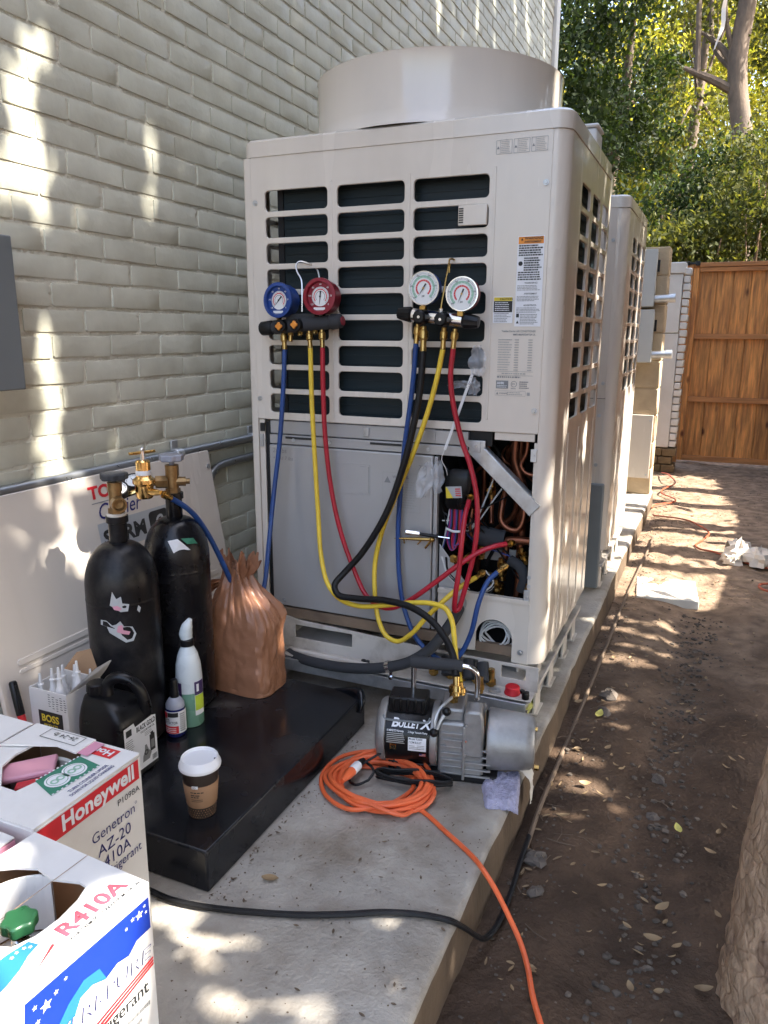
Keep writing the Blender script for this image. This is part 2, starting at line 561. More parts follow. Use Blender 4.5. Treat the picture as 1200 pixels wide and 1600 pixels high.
def spline(pts, rad, sub, closed=False):
    out, ro = [], []
    n = len(pts)
    rngi = range(n if closed else n - 1)
    for i in rngi:
        if closed:
            p0, p1, p2, p3 = pts[i - 1], pts[i], pts[(i + 1) % n], pts[(i + 2) % n]
        else:
            p1, p2 = pts[i], pts[i + 1]
            p0 = pts[i - 1] if i > 0 else p1 * 2 - p2
            p3 = pts[i + 2] if i + 2 < n else p2 * 2 - p1
        t0 = 0.0
        t1 = max(1e-6, (p1 - p0).length) ** 0.5
        t2 = t1 + max(1e-6, (p2 - p1).length) ** 0.5
        t3 = t2 + max(1e-6, (p3 - p2).length) ** 0.5
        r1, r2 = rad[i], rad[(i + 1) % n]
        for k in range(sub):
            u = k / sub
            t = t1 + (t2 - t1) * u
            A1 = p0 * ((t1 - t) / (t1 - t0)) + p1 * ((t - t0) / (t1 - t0))
            A2 = p1 * ((t2 - t) / (t2 - t1)) + p2 * ((t - t1) / (t2 - t1))
            A3 = p2 * ((t3 - t) / (t3 - t2)) + p3 * ((t - t2) / (t3 - t2))
            B1 = A1 * ((t2 - t) / (t2 - t0)) + A2 * ((t - t0) / (t2 - t0))
            B2 = A2 * ((t3 - t) / (t3 - t1)) + A3 * ((t - t1) / (t3 - t1))
            out.append(B1 * ((t2 - t) / (t2 - t1)) + B2 * ((t - t1) / (t2 - t1)))
            ro.append(r1 + (r2 - r1) * u)
    if not closed:
        out.append(pts[-1])
        ro.append(rad[-1])
    return out, ro


def thing(name, label, cat, loc=(0, 0, 0), group=None):
    o = bpy.data.objects.new(name, None)
    o.empty_display_size = 0.1
    COL.objects.link(o)
    o.location = loc
    ROOTLOC[o.name] = Vector(loc)
    tag(o, label, cat, group)
    return o


def tag(o, label=None, cat=None, group=None, kind=None):
    if label:
        o['label'] = label
    if cat:
        o['category'] = cat
    if group:
        o['group'] = group
    if kind:
        o['kind'] = kind
    return o


def rrect(x0, x1, y0, y1, r, n=4):
    p = []
    for cx, cy, a in ((x1 - r, y0 + r, -90), (x1 - r, y1 - r, 0), (x0 + r, y1 - r, 90), (x0 + r, y0 + r, 180)):
        for k in range(n + 1):
            t = math.radians(a + 90 * k / n)
            p.append((cx + r * math.cos(t), cy + r * math.sin(t)))
    return p


def plate(outer, holes, th, bev=0.0):
    """flat plate with holes (via a filled 2D curve) -> geo in (u,v,w), w in [-th/2, th/2]"""
    c = bpy.data.curves.new('tmp', 'CURVE')
    c.dimensions = '2D'
    c.fill_mode = 'BOTH'
    c.extrude = th / 2
    c.bevel_depth = bev
    c.bevel_resolution = 0
    for poly in [outer] + list(holes):
        sp = c.splines.new('POLY')
        sp.points.add(len(poly) - 1)
        for q, (a, b) in zip(sp.points, poly):
            q.co = (a, b, 0, 1)
        sp.use_cyclic_u = True
    return curve_geo(c)


def curve_geo(c):
    o = bpy.data.objects.new('tmp', c)
    me = bpy.data.meshes.new_from_object(o)
    geo = ([tuple(v.co) for v in me.vertices], [tuple(p.vertices) for p in me.polygons])
    bpy.data.objects.remove(o)
    bpy.data.curves.remove(c)
    bpy.data.meshes.remove(me)
    return geo


def text(s, size, bold=0.0, shear=0.0, fit=None, align='LEFT', spacing=1.0):
    """2D text mesh; fit = width the string is scaled to"""
    c = bpy.data.curves.new('tmp', 'FONT')
    c.body = s
    c.size = size
    c.offset = bold * size
    c.shear = shear
    c.align_x = align
    c.space_character = spacing
    c.resolution_u = 3
    vs, fs = curve_geo(c)
    if fit and vs:
        x0 = min(v[0] for v in vs)
        x1 = max(v[0] for v in vs)
        k = fit / max(1e-6, x1 - x0)
        vs = [((v[0] - x0) * k, v[1], 0) for v in vs]
    return vs, fs


def move(geo, du, dv, k=1.0):
    return [(v[0] * k + du, v[1] * k + dv, v[2] if len(v) > 2 else 0) for v in geo[0]], geo[1]


def rect(u0, u1, v0, v1):
    return [(u0, v0, 0), (u1, v0, 0), (u1, v1, 0), (u0, v1, 0)], [(0, 1, 2, 3)]


def lines(mb, fr, u0, u1, v0, v1, n, d=0.0018, fill=0.5, mi=0, word=True, seed=1):
    """rows of short dashes that read as fine print"""
    R = random.Random(seed)
    h = (v1 - v0) / n
    for i in range(n):
        v = v1 - (i + 0.75) * h
        u = u0
        end = u0 + (u1 - u0) * R.uniform(0.72, 1.0)
        while u < end:
            wl = R.uniform(0.035, 0.13) * (u1 - u0) if word else end - u
            mb.flat(rect(u, min(u + wl, end), v, v + h * fill), fr, d, mi)
            u += wl + 0.02 * (u1 - u0)


def disc(r0, r1, n=28, a0=0.0, a1=360.0):
    vs, fs = [], []
    for k in range(n + 1):
        t = math.radians(a0 + (a1 - a0) * k / n)
        vs += [(r0 * math.cos(t), r0 * math.sin(t), 0), (r1 * math.cos(t), r1 * math.sin(t), 0)]
        if k:
            i = 2 * k
            fs.append((i - 2, i - 1, i + 1, i))
    return vs, fs


def fbm(x, y, z=0.0, o=4):
    return mnoise.fractal(Vector((x, y, z)), 1.0, 2.0, o)


def copy_tree(o, parent=None):
    c = o.copy()
    COL.objects.link(c)
    if parent is not None:
        c.parent = parent
    for ch in list(o.children):
        copy_tree(ch, c)
    return c


PAD, PLAT = 0.11, 0.21
WX = -0.25          # face of the brick wall

# ================================================================== the ground and the pad
def axis(lo, hi, step, far):
    a = list(np.arange(lo, hi + 1e-6, step))
    d = step
    x = hi
    right = []
    while x < far:
        d *= 1.5
        x += d
        right.append(x)
    d = step
    x = lo
    left = []
    while x > -far:
        d *= 1.5
        x -= d
        left.append(x)
    return left[::-1] + a + right


def ground_z(x, y):
    z = 0.022 * fbm(x * 1.1, y * 1.1, 3.1) + 0.010 * fbm(x * 6, y * 6, 7.7) + 0.004 * fbm(x * 19, y * 19, 1.7, 3)
    z -= 0.03 * math.exp(-((x - 1.34 - 0.03 * y) / 0.10) ** 2) * (1 if -1 < y < 2.2 else 0.3)
    z -= 0.018 * math.exp(-((x - 1.03) / 0.09) ** 2) * (1 if y < 0.6 else 0.3)
    k = 1.0 if (abs(x - 1.8) < 4 and -4 < y < 8) else 0.0
    if x < 0.9 and y < 5.2:
        return -0.06
    return z * k - (0 if k else 0.02)


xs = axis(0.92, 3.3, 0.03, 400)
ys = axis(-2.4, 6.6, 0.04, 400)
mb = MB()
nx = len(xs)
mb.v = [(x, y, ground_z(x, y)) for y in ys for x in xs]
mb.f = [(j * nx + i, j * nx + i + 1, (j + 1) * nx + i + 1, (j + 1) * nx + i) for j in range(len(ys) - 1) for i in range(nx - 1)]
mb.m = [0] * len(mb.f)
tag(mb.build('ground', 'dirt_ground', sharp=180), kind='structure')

mb = MB()
prof_x = [WX, 0.0, 0.2, 0.4, 0.6, 0.8, 0.95, 1.0, 1.009, 1.013, 1.015, 1.017, 1.02]
prof_z = [PAD] * 7 + [PAD, PAD - 0.004, PAD - 0.014, PAD - 0.05, PAD - 0.1, -0.2]
yy = list(np.arange(-3.4, 3.96, 0.04))
for y in yy:
    for i, (x, z) in enumerate(zip(prof_x, prof_z)):
        e = 0.006 * fbm(y * 2.3, i * 0.35, 5) + 0.0025 * fbm(y * 14, i * 0.9, 2)
        if i >= 7:
            x += e
        if 0 < i < 11:
            z += 0.0018 * fbm(x * 3, y * 3, 9)
        if abs(y - 0.48) < 0.02 and i < 12:
            z -= 0.004
            x -= 0.004 if i > 7 else 0
        mb.v.append((x, y, z))
K = len(prof_x)
mb.f = [(j * K + i, j * K + i + 1, (j + 1) * K + i + 1, (j + 1) * K + i) for j in range(len(yy) - 1) for i in range(K - 1)]
mb.f.append(tuple(range(K - 1, -1, -1)))
mb.f.append(tuple((len(yy) - 1) * K + i for i in range(K)))
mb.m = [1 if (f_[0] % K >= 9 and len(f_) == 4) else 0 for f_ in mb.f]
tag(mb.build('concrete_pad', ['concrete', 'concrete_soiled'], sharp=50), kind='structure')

# hillside behind the gate
mb = MB()


def hill_z(x, y):
    return -0.05 + max(0.0, y - 7.0) * 0.27 + 0.05 * max(0, x) * min(1, max(0, (y - 7) / 3)) + 0.15 * fbm(x * 0.5, y * 0.5)


hx = list(np.arange(-14, 16.1, 0.75))
hy = list(np.arange(6.9, 45, 0.75))
mb.v = [(x, y, hill_z(x, y)) for y in hy for x in hx]
nx = len(hx)
mb.f = [(j * nx + i, j * nx + i + 1, (j + 1) * nx + i + 1, (j + 1) * nx + i) for j in range(len(hy) - 1) for i in range(nx - 1)]
mb.m = [0] * len(mb.f)
tag(mb.build('hillside', 'hill_soil', sharp=180), kind='structure')

# ================================================================== painted brick house wall
house = thing('brick_house', 'cream painted brick house wall running along the left side behind the equipment', 'building', (WX, 0, 0))
mb = MB()
mb.box(WX - 0.4, WX + 0.0042, -3.3, 5.34, -0.1, 5.2)
mb.build('wall', 'mortar_paint', house)


def brick_data(seed):
    R = random.Random(seed)
    ys_ = [-1, -0.972, -0.35, 0.35, 0.972, 1]
    zs_ = [-1, -0.90, 0.90, 1]
    hy_, hz_ = 0.1025 + R.uniform(-0.003, 0.003), 0.0278 + R.uniform(-0.0012, 0.001)
    vs = []
    for z in zs_:
        for y in ys_:
            edge = (abs(y) == 1) or (abs(z) == 1)
            cor = (abs(y) == 1) and (abs(z) == 1)
            x = 0.0080 - (0.0005 if edge else 0) - (0.0008 if cor else 0) + R.uniform(-0.0003, 0.0003)
            k = 0.965 if cor else 1.0
            vs.append((x, y * hy_ * k + R.uniform(-0.0015, 0.0015), z * hz_ * k + R.uniform(-0.0011, 0.0011)))
    n = len(ys_)
    fs = [(j * n + i, j * n + i + 1, (j + 1) * n + i + 1, (j + 1) * n + i) for j in range(3) for i in range(n - 1)]
    ring = list(range(n)) + [j * n + n - 1 for j in range(1, 4)] + [3 * n + i for i in range(n - 2, -1, -1)] + [j * n for j in (2, 1)]
    o = len(vs)
    for i in ring:
        vs.append((-0.004, vs[i][1] * 1.012, vs[i][2] * 1.05))
    m = len(ring)
    for k in range(m):
        k2 = (k + 1) % m
        fs.append((ring[k], o + k, o + k2, ring[k2]))
    return vs, fs


BV = [brick_data(100 + i) for i in range(10)]
BMESH = []
for i, (vs, fs) in enumerate(BV):
    me = bpy.data.meshes.new('brick')
    me.from_pydata(vs, [], [tuple(reversed(f)) for f in fs[:15]] and fs)
    me.materials.append(MATS['brick_paint'])
    me.polygons.foreach_set('use_smooth', [True] * len(me.polygons))
    me.update()
    me.set_sharp_from_angle(angle=math.radians(42))
    BMESH.append(me)
slots = []
LB, HB = 0.2165, 0.0675
for c in range(2, 70):
    z = 0.012 + c * HB
    y = -1.75 + (LB / 2 if c % 2 else 0) + 0.012 * math.sin(c * 1.7)
    while y < 5.28:
        py = y + rnd.uniform(-0.003, 0.003)
        slots.append((py, z + rnd.uniform(-0.0015, 0.0015) + 0.003 * fbm(py * 0.7, z)))
        y += LB
camp = cm.translation


def seen(y, z):
    d = Vector((WX, y, z)) - camp
    dz = d.dot(fw)
    u, v = d.dot(rt) / dz * 1185.9 + 600, 800 - d.dot(up) / dz * 1185.9
    if not (-40 < u < 1240 and -30 < v < 1100):
        return 0
    # behind the first machine or the leaning panel counts less
    if u > 395 and v > 215:
        return 0.02 / d.length
    if v > 700 and u < 330:
        return 0.05 / d.length
    return 1 / d.length


slots.sort(key=lambda q: -seen(*q))
rest = MB()
for i, (y, z) in enumerate(slots):
    k = rnd.randrange(10)
    rx = rnd.uniform(-0.012, 0.012)
    dx = rnd.uniform(-0.0015, 0.0012)
    if i < 300:
        o = bpy.data.objects.new('brick', BMESH[k])
        COL.objects.link(o)
        o.parent = house
        o.location = (dx, y, z)
        o.rotation_euler = (rx, 0, rnd.choice((0, 0)) + rnd.uniform(-0.006, 0.006))
    else:
        rest.add([(WX + dx + v[0], y + v[1], z + v[2]) for v in BV[k][0]], BV[k][1])
tag(rest.build('brick_field', 'brick_paint', house, sharp=42), kind='stuff')
mb = MB()
mb.box(WX - 0.3, WX + 0.035, 5.34, 5.48, -0.1, 5.2)
mb.build('corner_board', 'white_paint', house, bevel=0.006)
mb = MB()
for z in (3.62, 3.70):
    mb.box(WX - 0.02, WX + 0.012, -3.3, 5.335, z + 0.35, z + 0.385)
mb.build('trim_ledge', 'mortar_paint', house, bevel=0.006)

# ================================================================== far wall, pier and gate
bw = thing('block_wall', 'tan concrete block wall with switch boxes behind the second machine', 'wall', (0.8, 3.75, PAD))
BW0, BW1, BWY = 0.42, 1.005, 3.74
for c in range(9):
    z0 = PAD + c * 0.195
    cuts = [BW0, 0.62, BW1] if c % 2 else [BW0, 0.80, BW1]
    for a, b in zip(cuts[:-1], cuts[1:]):
        mb = MB()
        mb.box(a + 0.004, b - 0.004, BWY, BWY + 0.2, z0 + 0.003, z0 + 0.192)
        mb.build('block', 'block_tan', bw, bevel=0.006, seg=1)
mb = MB()
mb.box(BW0 + 0.01, BW1 - 0.01, BWY + 0.008, BWY + 0.19, PAD, PAD + 9 * 0.195 - 0.006)
mb.build('mortar', 'block_tan', bw)


def switch_box(label, x0, x1, z0, z1):
    t = thing('switch_box', label, 'electrical box', ((x0 + x1) / 2, BWY - 0.05, z0), 'grey switch boxes on the block wall')
    m = MB()
    m.box(x0, x1, BWY - 0.10, BWY - 0.002, z0, z1)
    m.build('enclosure', 'switch_grey', t, bevel=0.004)
    m = MB()
    m.box(x0 - 0.004, x1 + 0.004, BWY - 0.112, BWY - 0.1015, z0 + 0.004, z1 + 0.008)
    m.build('cover', 'switch_grey', t, bevel=0.003)
    m = MB()
    m.cyl((x1 + 0.002, BWY - 0.06, z0 + 0.055), (x1 + 0.10, BWY - 0.06, z0 + 0.06), 0.026, n=14)
    m.cyl((x1 + 0.10, BWY - 0.06, z0 + 0.06), (x1 + 0.14, BWY - 0.06, z0 + 0.062), 0.030, n=14)
    m.build('nipple', 'galvanised', t)
    m = MB()
    m.obox((x1 + 0.014, BWY - 0.07, z1 - 0.10), (0.008, 0, 0), (0, 0.012, 0), (0, 0, 0.04))
    m.build('handle', 'black_plastic', t, bevel=0.003)


switch_box('upper grey switch box on the tan block wall', 0.66, 0.925, 1.455, 1.83)
switch_box('lower grey switch box on the tan block wall', 0.66, 0.935, 1.075, 1.43)
t = thing('cover_plate', 'pale beige metal cover plate screwed low on the tan block wall', 'panel', (0.86, BWY, 0.23))
mb = MB()
mb.box(0.70, 0.985, BWY - 0.022, BWY - 0.002, 0.235, 0.70)
mb.build('plate', 'unit_paint', t, bevel=0.003)
for x, z in ((0.965, 0.262), (0.965, 0.66), (0.72, 0.66), (0.72, 0.262)):
    mb = MB()
    mb.cyl((x, BWY - 0.026, z), (x, BWY - 0.0215, z), 0.007, n=8)
    mb.build('screw', 'galvanised', t)

pr = thing('gate_pier', 'white painted pier with a brick edge left of the wooden gate', 'pier', (0.95, 5.5, 0))
mb = MB()
mb.box(0.80, 1.015, 5.46, 5.66, 0.235, 1.28)
mb.box(0.79, 1.012, 5.455, 5.66, 1.285, 1.80)
mb.box(0.78, 1.03, 5.44, 5.68, 1.803, 1.90)
mb.build('board', 'white_paint', pr, bevel=0.008)
for c in range(24):
    z0 = 0.24 + c * 0.0675
    mb = MB()
    j = rnd.uniform(-0.006, 0.008)
    mb.box(1.018, 1.075 + j, 5.47 + rnd.uniform(-0.004, 0.004), 5.67, z0, z0 + 0.058)
    mb.build('brick', 'white_paint', pr, bevel=0.008)
for c in range(3):
    for k in range(2):
        mb = MB()
        mb.box(0.84 + k * 0.125 - 0.03 * (c % 2), 0.96 + k * 0.125 - 0.03 * (c % 2), 5.45 + rnd.uniform(-0.005, 0.005), 5.66, 0.004 + c * 0.076, 0.072 + c * 0.076)
        mb.build('base_brick', 'old_brick', pr, bevel=0.006)

gt = thing('wooden_gate', 'orange cedar plank gate with horizontal rails closing the side yard', 'gate', (1.8, 6.1, 0))
GY = 6.13
x = 1.125
k = 0
while x < 2.9:
    wd = (0.165, 0.145, 0.155, 0.17, 0.15)[k % 5]
    mb = MB()
    mb.box(x, x + wd - 0.005, GY + rnd.uniform(0, 0.004), GY + 0.020, 0.04, 1.90)
    o = mb.build('board', 'cedar', gt, bevel=0.002, seg=1)
    me = o.data
    me.transform(Matrix.Translation((-x - k * 3.1, 0, -k * 1.7)))
    o.location = (x + k * 3.1, 0, k * 1.7)
    x += wd
    k += 1
MB().box(1.125, 2.9, GY + 0.024, GY + 0.032, 0.045, 1.895).build('backing', 'cedar', gt)  # added sheet, keeps light from leaking between the boards
mb = MB().box(0.985, 1.068, GY - 0.06, GY + 0.06, 0.0, 1.93)
mb.build('post', 'cedar', gt, bevel=0.004)
mb = MB().box(1.072, 1.124, GY - 0.035, GY + 0.03, 0.03, 1.90)
mb.build('stile', 'cedar', gt, bevel=0.003)
for nm, z0, z1, y0 in (('rail', 1.859, 1.898, GY - 0.045), ('rail', 1.231, 1.279, GY - 0.040), ('rail', 0.622, 0.672, GY - 0.040), ('rail', 0.032, 0.083, GY - 0.040)):
    mb = MB().box(1.126, 2.9, y0, GY - 0.002, z0, z1)
    mb.build(nm, 'cedar_rail', gt, bevel=0.003)
mb = MB().box(1.070, 2.9, GY - 0.055, GY + 0.045, 1.902, 1.942)
mb.build('cap_rail', 'cedar_rail', gt, bevel=0.004)
mb = MB()
mb.cyl((1.02, GY - 0.075, 1.915), (1.02, GY - 0.075, 1.955), 0.012, n=10)
mb.box(1.0, 1.10, GY - 0.068, GY - 0.0605, 1.925, 1.945)
mb.box(1.085, 1.125, GY - 0.085, GY - 0.058, 1.915, 1.955)
mb.build('hinge', 'black_plastic', gt, bevel=0.003)

# side fence on the right, beyond the frame: its shadow bounds the sunlit dirt
fn = thing('side_fence', 'weathered board fence along the right side of the yard', 'fence', (3.1, 3.5, 0))
mb = MB()
for i in range(44):
    y0 = 1.05 + i * 0.15
    xo = 3.03 + (y0 - 1) * 0.062
    mb.obox((xo, y0, 0.94), (0.0093, 0.0006, 0), (0.0046, 0.0737, 0), (0, 0, 0.94))
mb.build('board_row', 'fence_wood', fn)
for i in range(4):
    y0 = 1.1 + i * 2.1
    xo = 3.09 + (y0 - 1) * 0.062
    mb = MB().box(xo - 0.03, xo + 0.05, y0 - 0.045, y0 + 0.045, 0, 1.9)
    mb.build('post', 'fence_wood', fn)
for z in (0.35, 1.55):
    mb = MB().obox((3.09 + 3.2 * 0.062, 4.25, z), (0.018, 0, 0), (0.198, 3.2, 0), (0, 0, 0.045))
    mb.build('rail', 'fence_wood', fn)


# ================================================================== trees
def leaf_mesh(name, P, size, matname, parent, seed, droop=0.5, wid=0.5):
    g = np.random.default_rng(seed)
    n = len(P)
    d = g.normal(size=(n, 3))
    d[:, 2] -= droop
    d /= np.linalg.norm(d, axis=1)[:, None]
    q = g.normal(size=(n, 3))
    s = np.cross(d, q)
    s /= np.linalg.norm(s, axis=1)[:, None] + 1e-9
    nn = np.cross(d, s)
    L = size * g.uniform(0.65, 1.3, n)[:, None]
    Wd = L * wid * 0.5
    v = np.empty((n, 4, 3))
    v[:, 0] = P - d * L * 0.5
    v[:, 1] = P + s * Wd + nn * L * 0.06 - d * L * 0.06
    v[:, 2] = P + d * L * 0.5 - nn * L * 0.05
    v[:, 3] = P - s * Wd + nn * L * 0.06 - d * L * 0.06
    off = ROOTLOC.get(parent.name, Vector((0, 0, 0))) if parent else Vector((0, 0, 0))
    v = (v - np.array(off)).reshape(-1, 3)
    me = bpy.data.meshes.new(name)
    me.vertices.add(4 * n)
    me.vertices.foreach_set('co', v.ravel().astype(np.float32))
    me.loops.add(4 * n)
    me.loops.foreach_set('vertex_index', np.arange(4 * n, dtype=np.int32))
    me.polygons.add(n)
    me.polygons.foreach_set('loop_start', np.arange(0, 4 * n, 4, dtype=np.int32))
    me.polygons.foreach_set('loop_total', np.full(n, 4, dtype=np.int32))
    me.update(calc_edges=True)
    at = me.attributes.new('shade', 'FLOAT', 'POINT')
    at.data.foreach_set('value', np.repeat(np.clip(g.normal(0.5, 0.28, n), 0, 1), 4).astype(np.float32))
    me.materials.append(MATS[matname])
    o = bpy.data.objects.new(name, me)
    COL.objects.link(o)
    if parent:
        o.parent = parent
        ROOTLOC[o.name] = off
    return o


def crown_points(c, r, nclump, nleaf, spread, seed, hollow=0.25):
    g = np.random.default_rng(seed)
    q = g.normal(size=(nclump, 3))
    q /= np.linalg.norm(q, axis=1)[:, None]
    q *= (hollow + (1 - hollow) * g.uniform(0, 1, nclump) ** 0.45)[:, None]
    cc = np.array(c) + q * np.array(r)
    k = g.integers(0, nclump, nleaf)
    sp = spread * g.uniform(0.5, 1.3, nclump)[k][:, None]
    return cc[k] + g.normal(size=(nleaf, 3)) * sp * np.array([1, 1, 0.75])


def limb_tree(name, label, cat, base, pts, rad, crowns, leaf, lm, group, bark='bark_grey', limbs=5, seed=1):
    t = thing(name, label, cat, base, group)
    m = MB()
    m.tube(pts, rad, 10, sub=6)
    R = random.Random(seed)
    for c, r, nc, nl, sp in crowns:
        for k in range(limbs):
            i = R.randrange(len(pts) // 2, len(pts))
            a = Vector(pts[i])
            e = Vector(c) + Vector((R.uniform(-0.7, 0.7) * r[0], R.uniform(-0.7, 0.7) * r[1], R.uniform(-0.6, 0.6) * r[2]))
            mid = (a + e) / 2 + Vector((0, 0, 0.12 * (e - a).length))
            m.tube([a, mid, e], [rad[i] * 0.45, rad[i] * 0.28, 0.012], 6, sub=4)
    m.build('trunk', bark, t)
    P = np.concatenate([crown_points(c, r, nc, nl, sp, seed * 31 + j) for j, (c, r, nc, nl, sp) in enumerate(crowns)])
    leaf_mesh('crown', P, leaf, lm, t, seed)
    return t


G = 'trees on the slope beyond the gate'
limb_tree('shade_tree', 'dark green dense tree rising directly behind the far end of the house', 'tree', (-2.5, 12.5, 1.4),
          [(-2.5, 12.5, 1.3), (-2.4, 12.5, 3.2), (-2.2, 12.4, 5.0), (-2.0, 12.3, 6.6)], [0.22, 0.18, 0.13, 0.06],
          [((-2.0, 12.4, 5.2), (1.5, 1.3, 3.6), 90, 15000, 0.30)], 0.12, 'leaf_dark', G, 'bark_grey', seed=3)
limb_tree('shade_tree', 'dark leafy tree over the middle machine with pale gaps of light', 'tree', (-1.1, 15, 2.1),
          [(-1.1, 15, 2.0), (-1.1, 15, 4.0), (-0.9, 15, 5.6), (-0.8, 15, 7.2)], [0.2, 0.16, 0.12, 0.05],
          [((-0.9, 15, 5.0), (1.1, 1.2, 2.6), 45, 6500, 0.28), ((-1.3, 14.6, 8.2), (1.5, 1.2, 1.5), 40, 5000, 0.3)], 0.12, 'leaf_dark', G, 'bark_grey', seed=4)
limb_tree('shade_tree', 'olive green airy tree in the middle of the slope with dark stems', 'tree', (0.25, 17, 2.6),
          [(0.25, 17, 2.5), (0.3, 17, 4.5), (0.4, 17, 6.2), (0.5, 17, 8.5)], [0.17, 0.14, 0.1, 0.05],
          [((0.3, 17, 6.1), (1.2, 1.2, 2.1), 32, 3600, 0.26), ((0.6, 16.5, 9.0), (1.6, 1.2, 1.5), 40, 5000, 0.3)], 0.125, 'leaf_olive', G, 'bark_grey', seed=5)
limb_tree('shade_tree', 'sunlit yellow green tree far up the slope left of the bare trunk', 'tree', (-0.6, 23, 4.2),
          [(-0.6, 23, 4.0), (-0.6, 23, 6), (-0.5, 23, 8), (-0.4, 23, 10)], [0.2, 0.16, 0.12, 0.05],
          [((-0.9, 23, 7.2), (2.9, 1.6, 3.4), 120, 15000, 0.33)], 0.15, 'leaf_bright', G, seed=6)
limb_tree('shade_tree', 'bright yellow green tree far up the slope right of the bare trunk', 'tree', (3.2, 24, 4.6),
          [(3.2, 24, 4.4), (3.1, 24, 6), (3.0, 24, 8), (3.0, 24, 10)], [0.2, 0.16, 0.12, 0.05],
          [((2.7, 24, 8.0), (2.2, 1.6, 4.0), 100, 13000, 0.33)], 0.15, 'leaf_bright', G, seed=7)
limb_tree('shade_tree', 'olive tree at the right edge behind the tall bare trunk', 'tree', (2.5, 14, 2.0),
          [(2.5, 14, 1.9), (2.45, 14, 4.0), (2.35, 14, 6), (2.2, 14, 8)], [0.16, 0.13, 0.1, 0.05],
          [((2.3, 14, 6.2), (0.9, 1.0, 2.4), 50, 7000, 0.28)], 0.11, 'leaf_olive', G, 'bark_grey', seed=8)
limb_tree('shade_tree', 'wide sunlit tree at the top of the slope closing the view', 'tree', (-1.5, 31, 6.2),
          [(-1.5, 31, 6.0), (-1.5, 31, 8), (-1.3, 31, 10), (-1.2, 31, 12)], [0.25, 0.2, 0.15, 0.06],
          [((-1.6, 31, 10.0), (5.5, 1.5, 4.6), 200, 15000, 0.45)], 0.26, 'leaf_bright', G, seed=17)
# the tall bare trunk with its broken side branch
t = thing('bare_tree', 'tall tree with thick bare grey trunk and broken side branch above the gate', 'tree', (1.45, 12, 1.5))
mb = MB()
mb.tube([(1.60, 12, 1.4), (1.48, 12, 3.2), (1.36, 12, 4.3), (1.22, 12, 5.0), (1.18, 12, 5.5), (1.23, 12, 6.1), (1.32, 12, 7.4), (1.40, 12, 9)],
        [0.20, 0.175, 0.155, 0.15, 0.145, 0.135, 0.10, 0.05], 12, sub=6)
mb.build('trunk', 'bark_grey', t)
for pts, rr in (([(1.20, 12, 4.95), (0.85, 11.9, 5.14), (0.62, 11.85, 5.24), (0.42, 11.8, 5.33)], [0.075, 0.065, 0.05, 0.03]),
                ([(0.62, 11.85, 5.22), (0.60, 11.85, 5.6), (0.56, 11.85, 6.2), (0.5, 11.85, 7.2)], [0.05, 0.042, 0.04, 0.03]),
                ([(1.15, 12, 5.3), (0.95, 12.1, 5.62), (0.72, 12.2, 5.85), (0.5, 12.2, 6.0)], [0.06, 0.05, 0.035, 0.015]),
                ([(1.12, 12, 5.45), (0.98, 11.9, 5.9), (0.92, 11.8, 6.3), (0.9, 11.8, 7)], [0.05, 0.03, 0.025, 0.015]),
                ([(1.2, 12, 5.2), (0.8, 12.3, 5.75), (0.7, 12.4, 6.6)], [0.05, 0.04, 0.02])):
    MB().tube(pts, rr, 8, sub=5).build('branch', 'bark_grey', t)
P = np.concatenate([crown_points((1.2, 12.2, 8.3), (1.8, 1.2, 1.2), 50, 5000, 0.28, 91), crown_points((0.45, 12.4, 6.3), (0.55, 0.5, 0.5), 14, 420, 0.2, 92),
                    crown_points((1.75, 12.2, 6.4), (0.4, 0.5, 0.8), 14, 700, 0.2, 93)])
leaf_mesh('crown', P, 0.10, 'leaf_olive', t, 9)
t = thing('hanging_strip', 'torn pale plastic strip hanging from the bare tree', 'plastic strip', (0.93, 11.7, 5.6))
mb = MB()
vs = []
for i in range(12):
    f_ = i / 11
    cx, cz = 0.96 - 0.10 * f_ ** 2 + 0.02 * math.sin(i), 6.5 - 1.0 * f_
    wd = 0.026 * (0.4 + 0.8 * math.sin(f_ * 3.0))
    vs += [(cx - wd, 11.7 + 0.03 * math.sin(i * 1.3), cz), (cx + wd, 11.7 - 0.02 * math.cos(i * 1.9), cz + 0.02)]
mb.add(vs, [(2 * i, 2 * i + 1, 2 * i + 3, 2 * i + 2) for i in range(11)])
mb.build('strip', 'tissue', t)

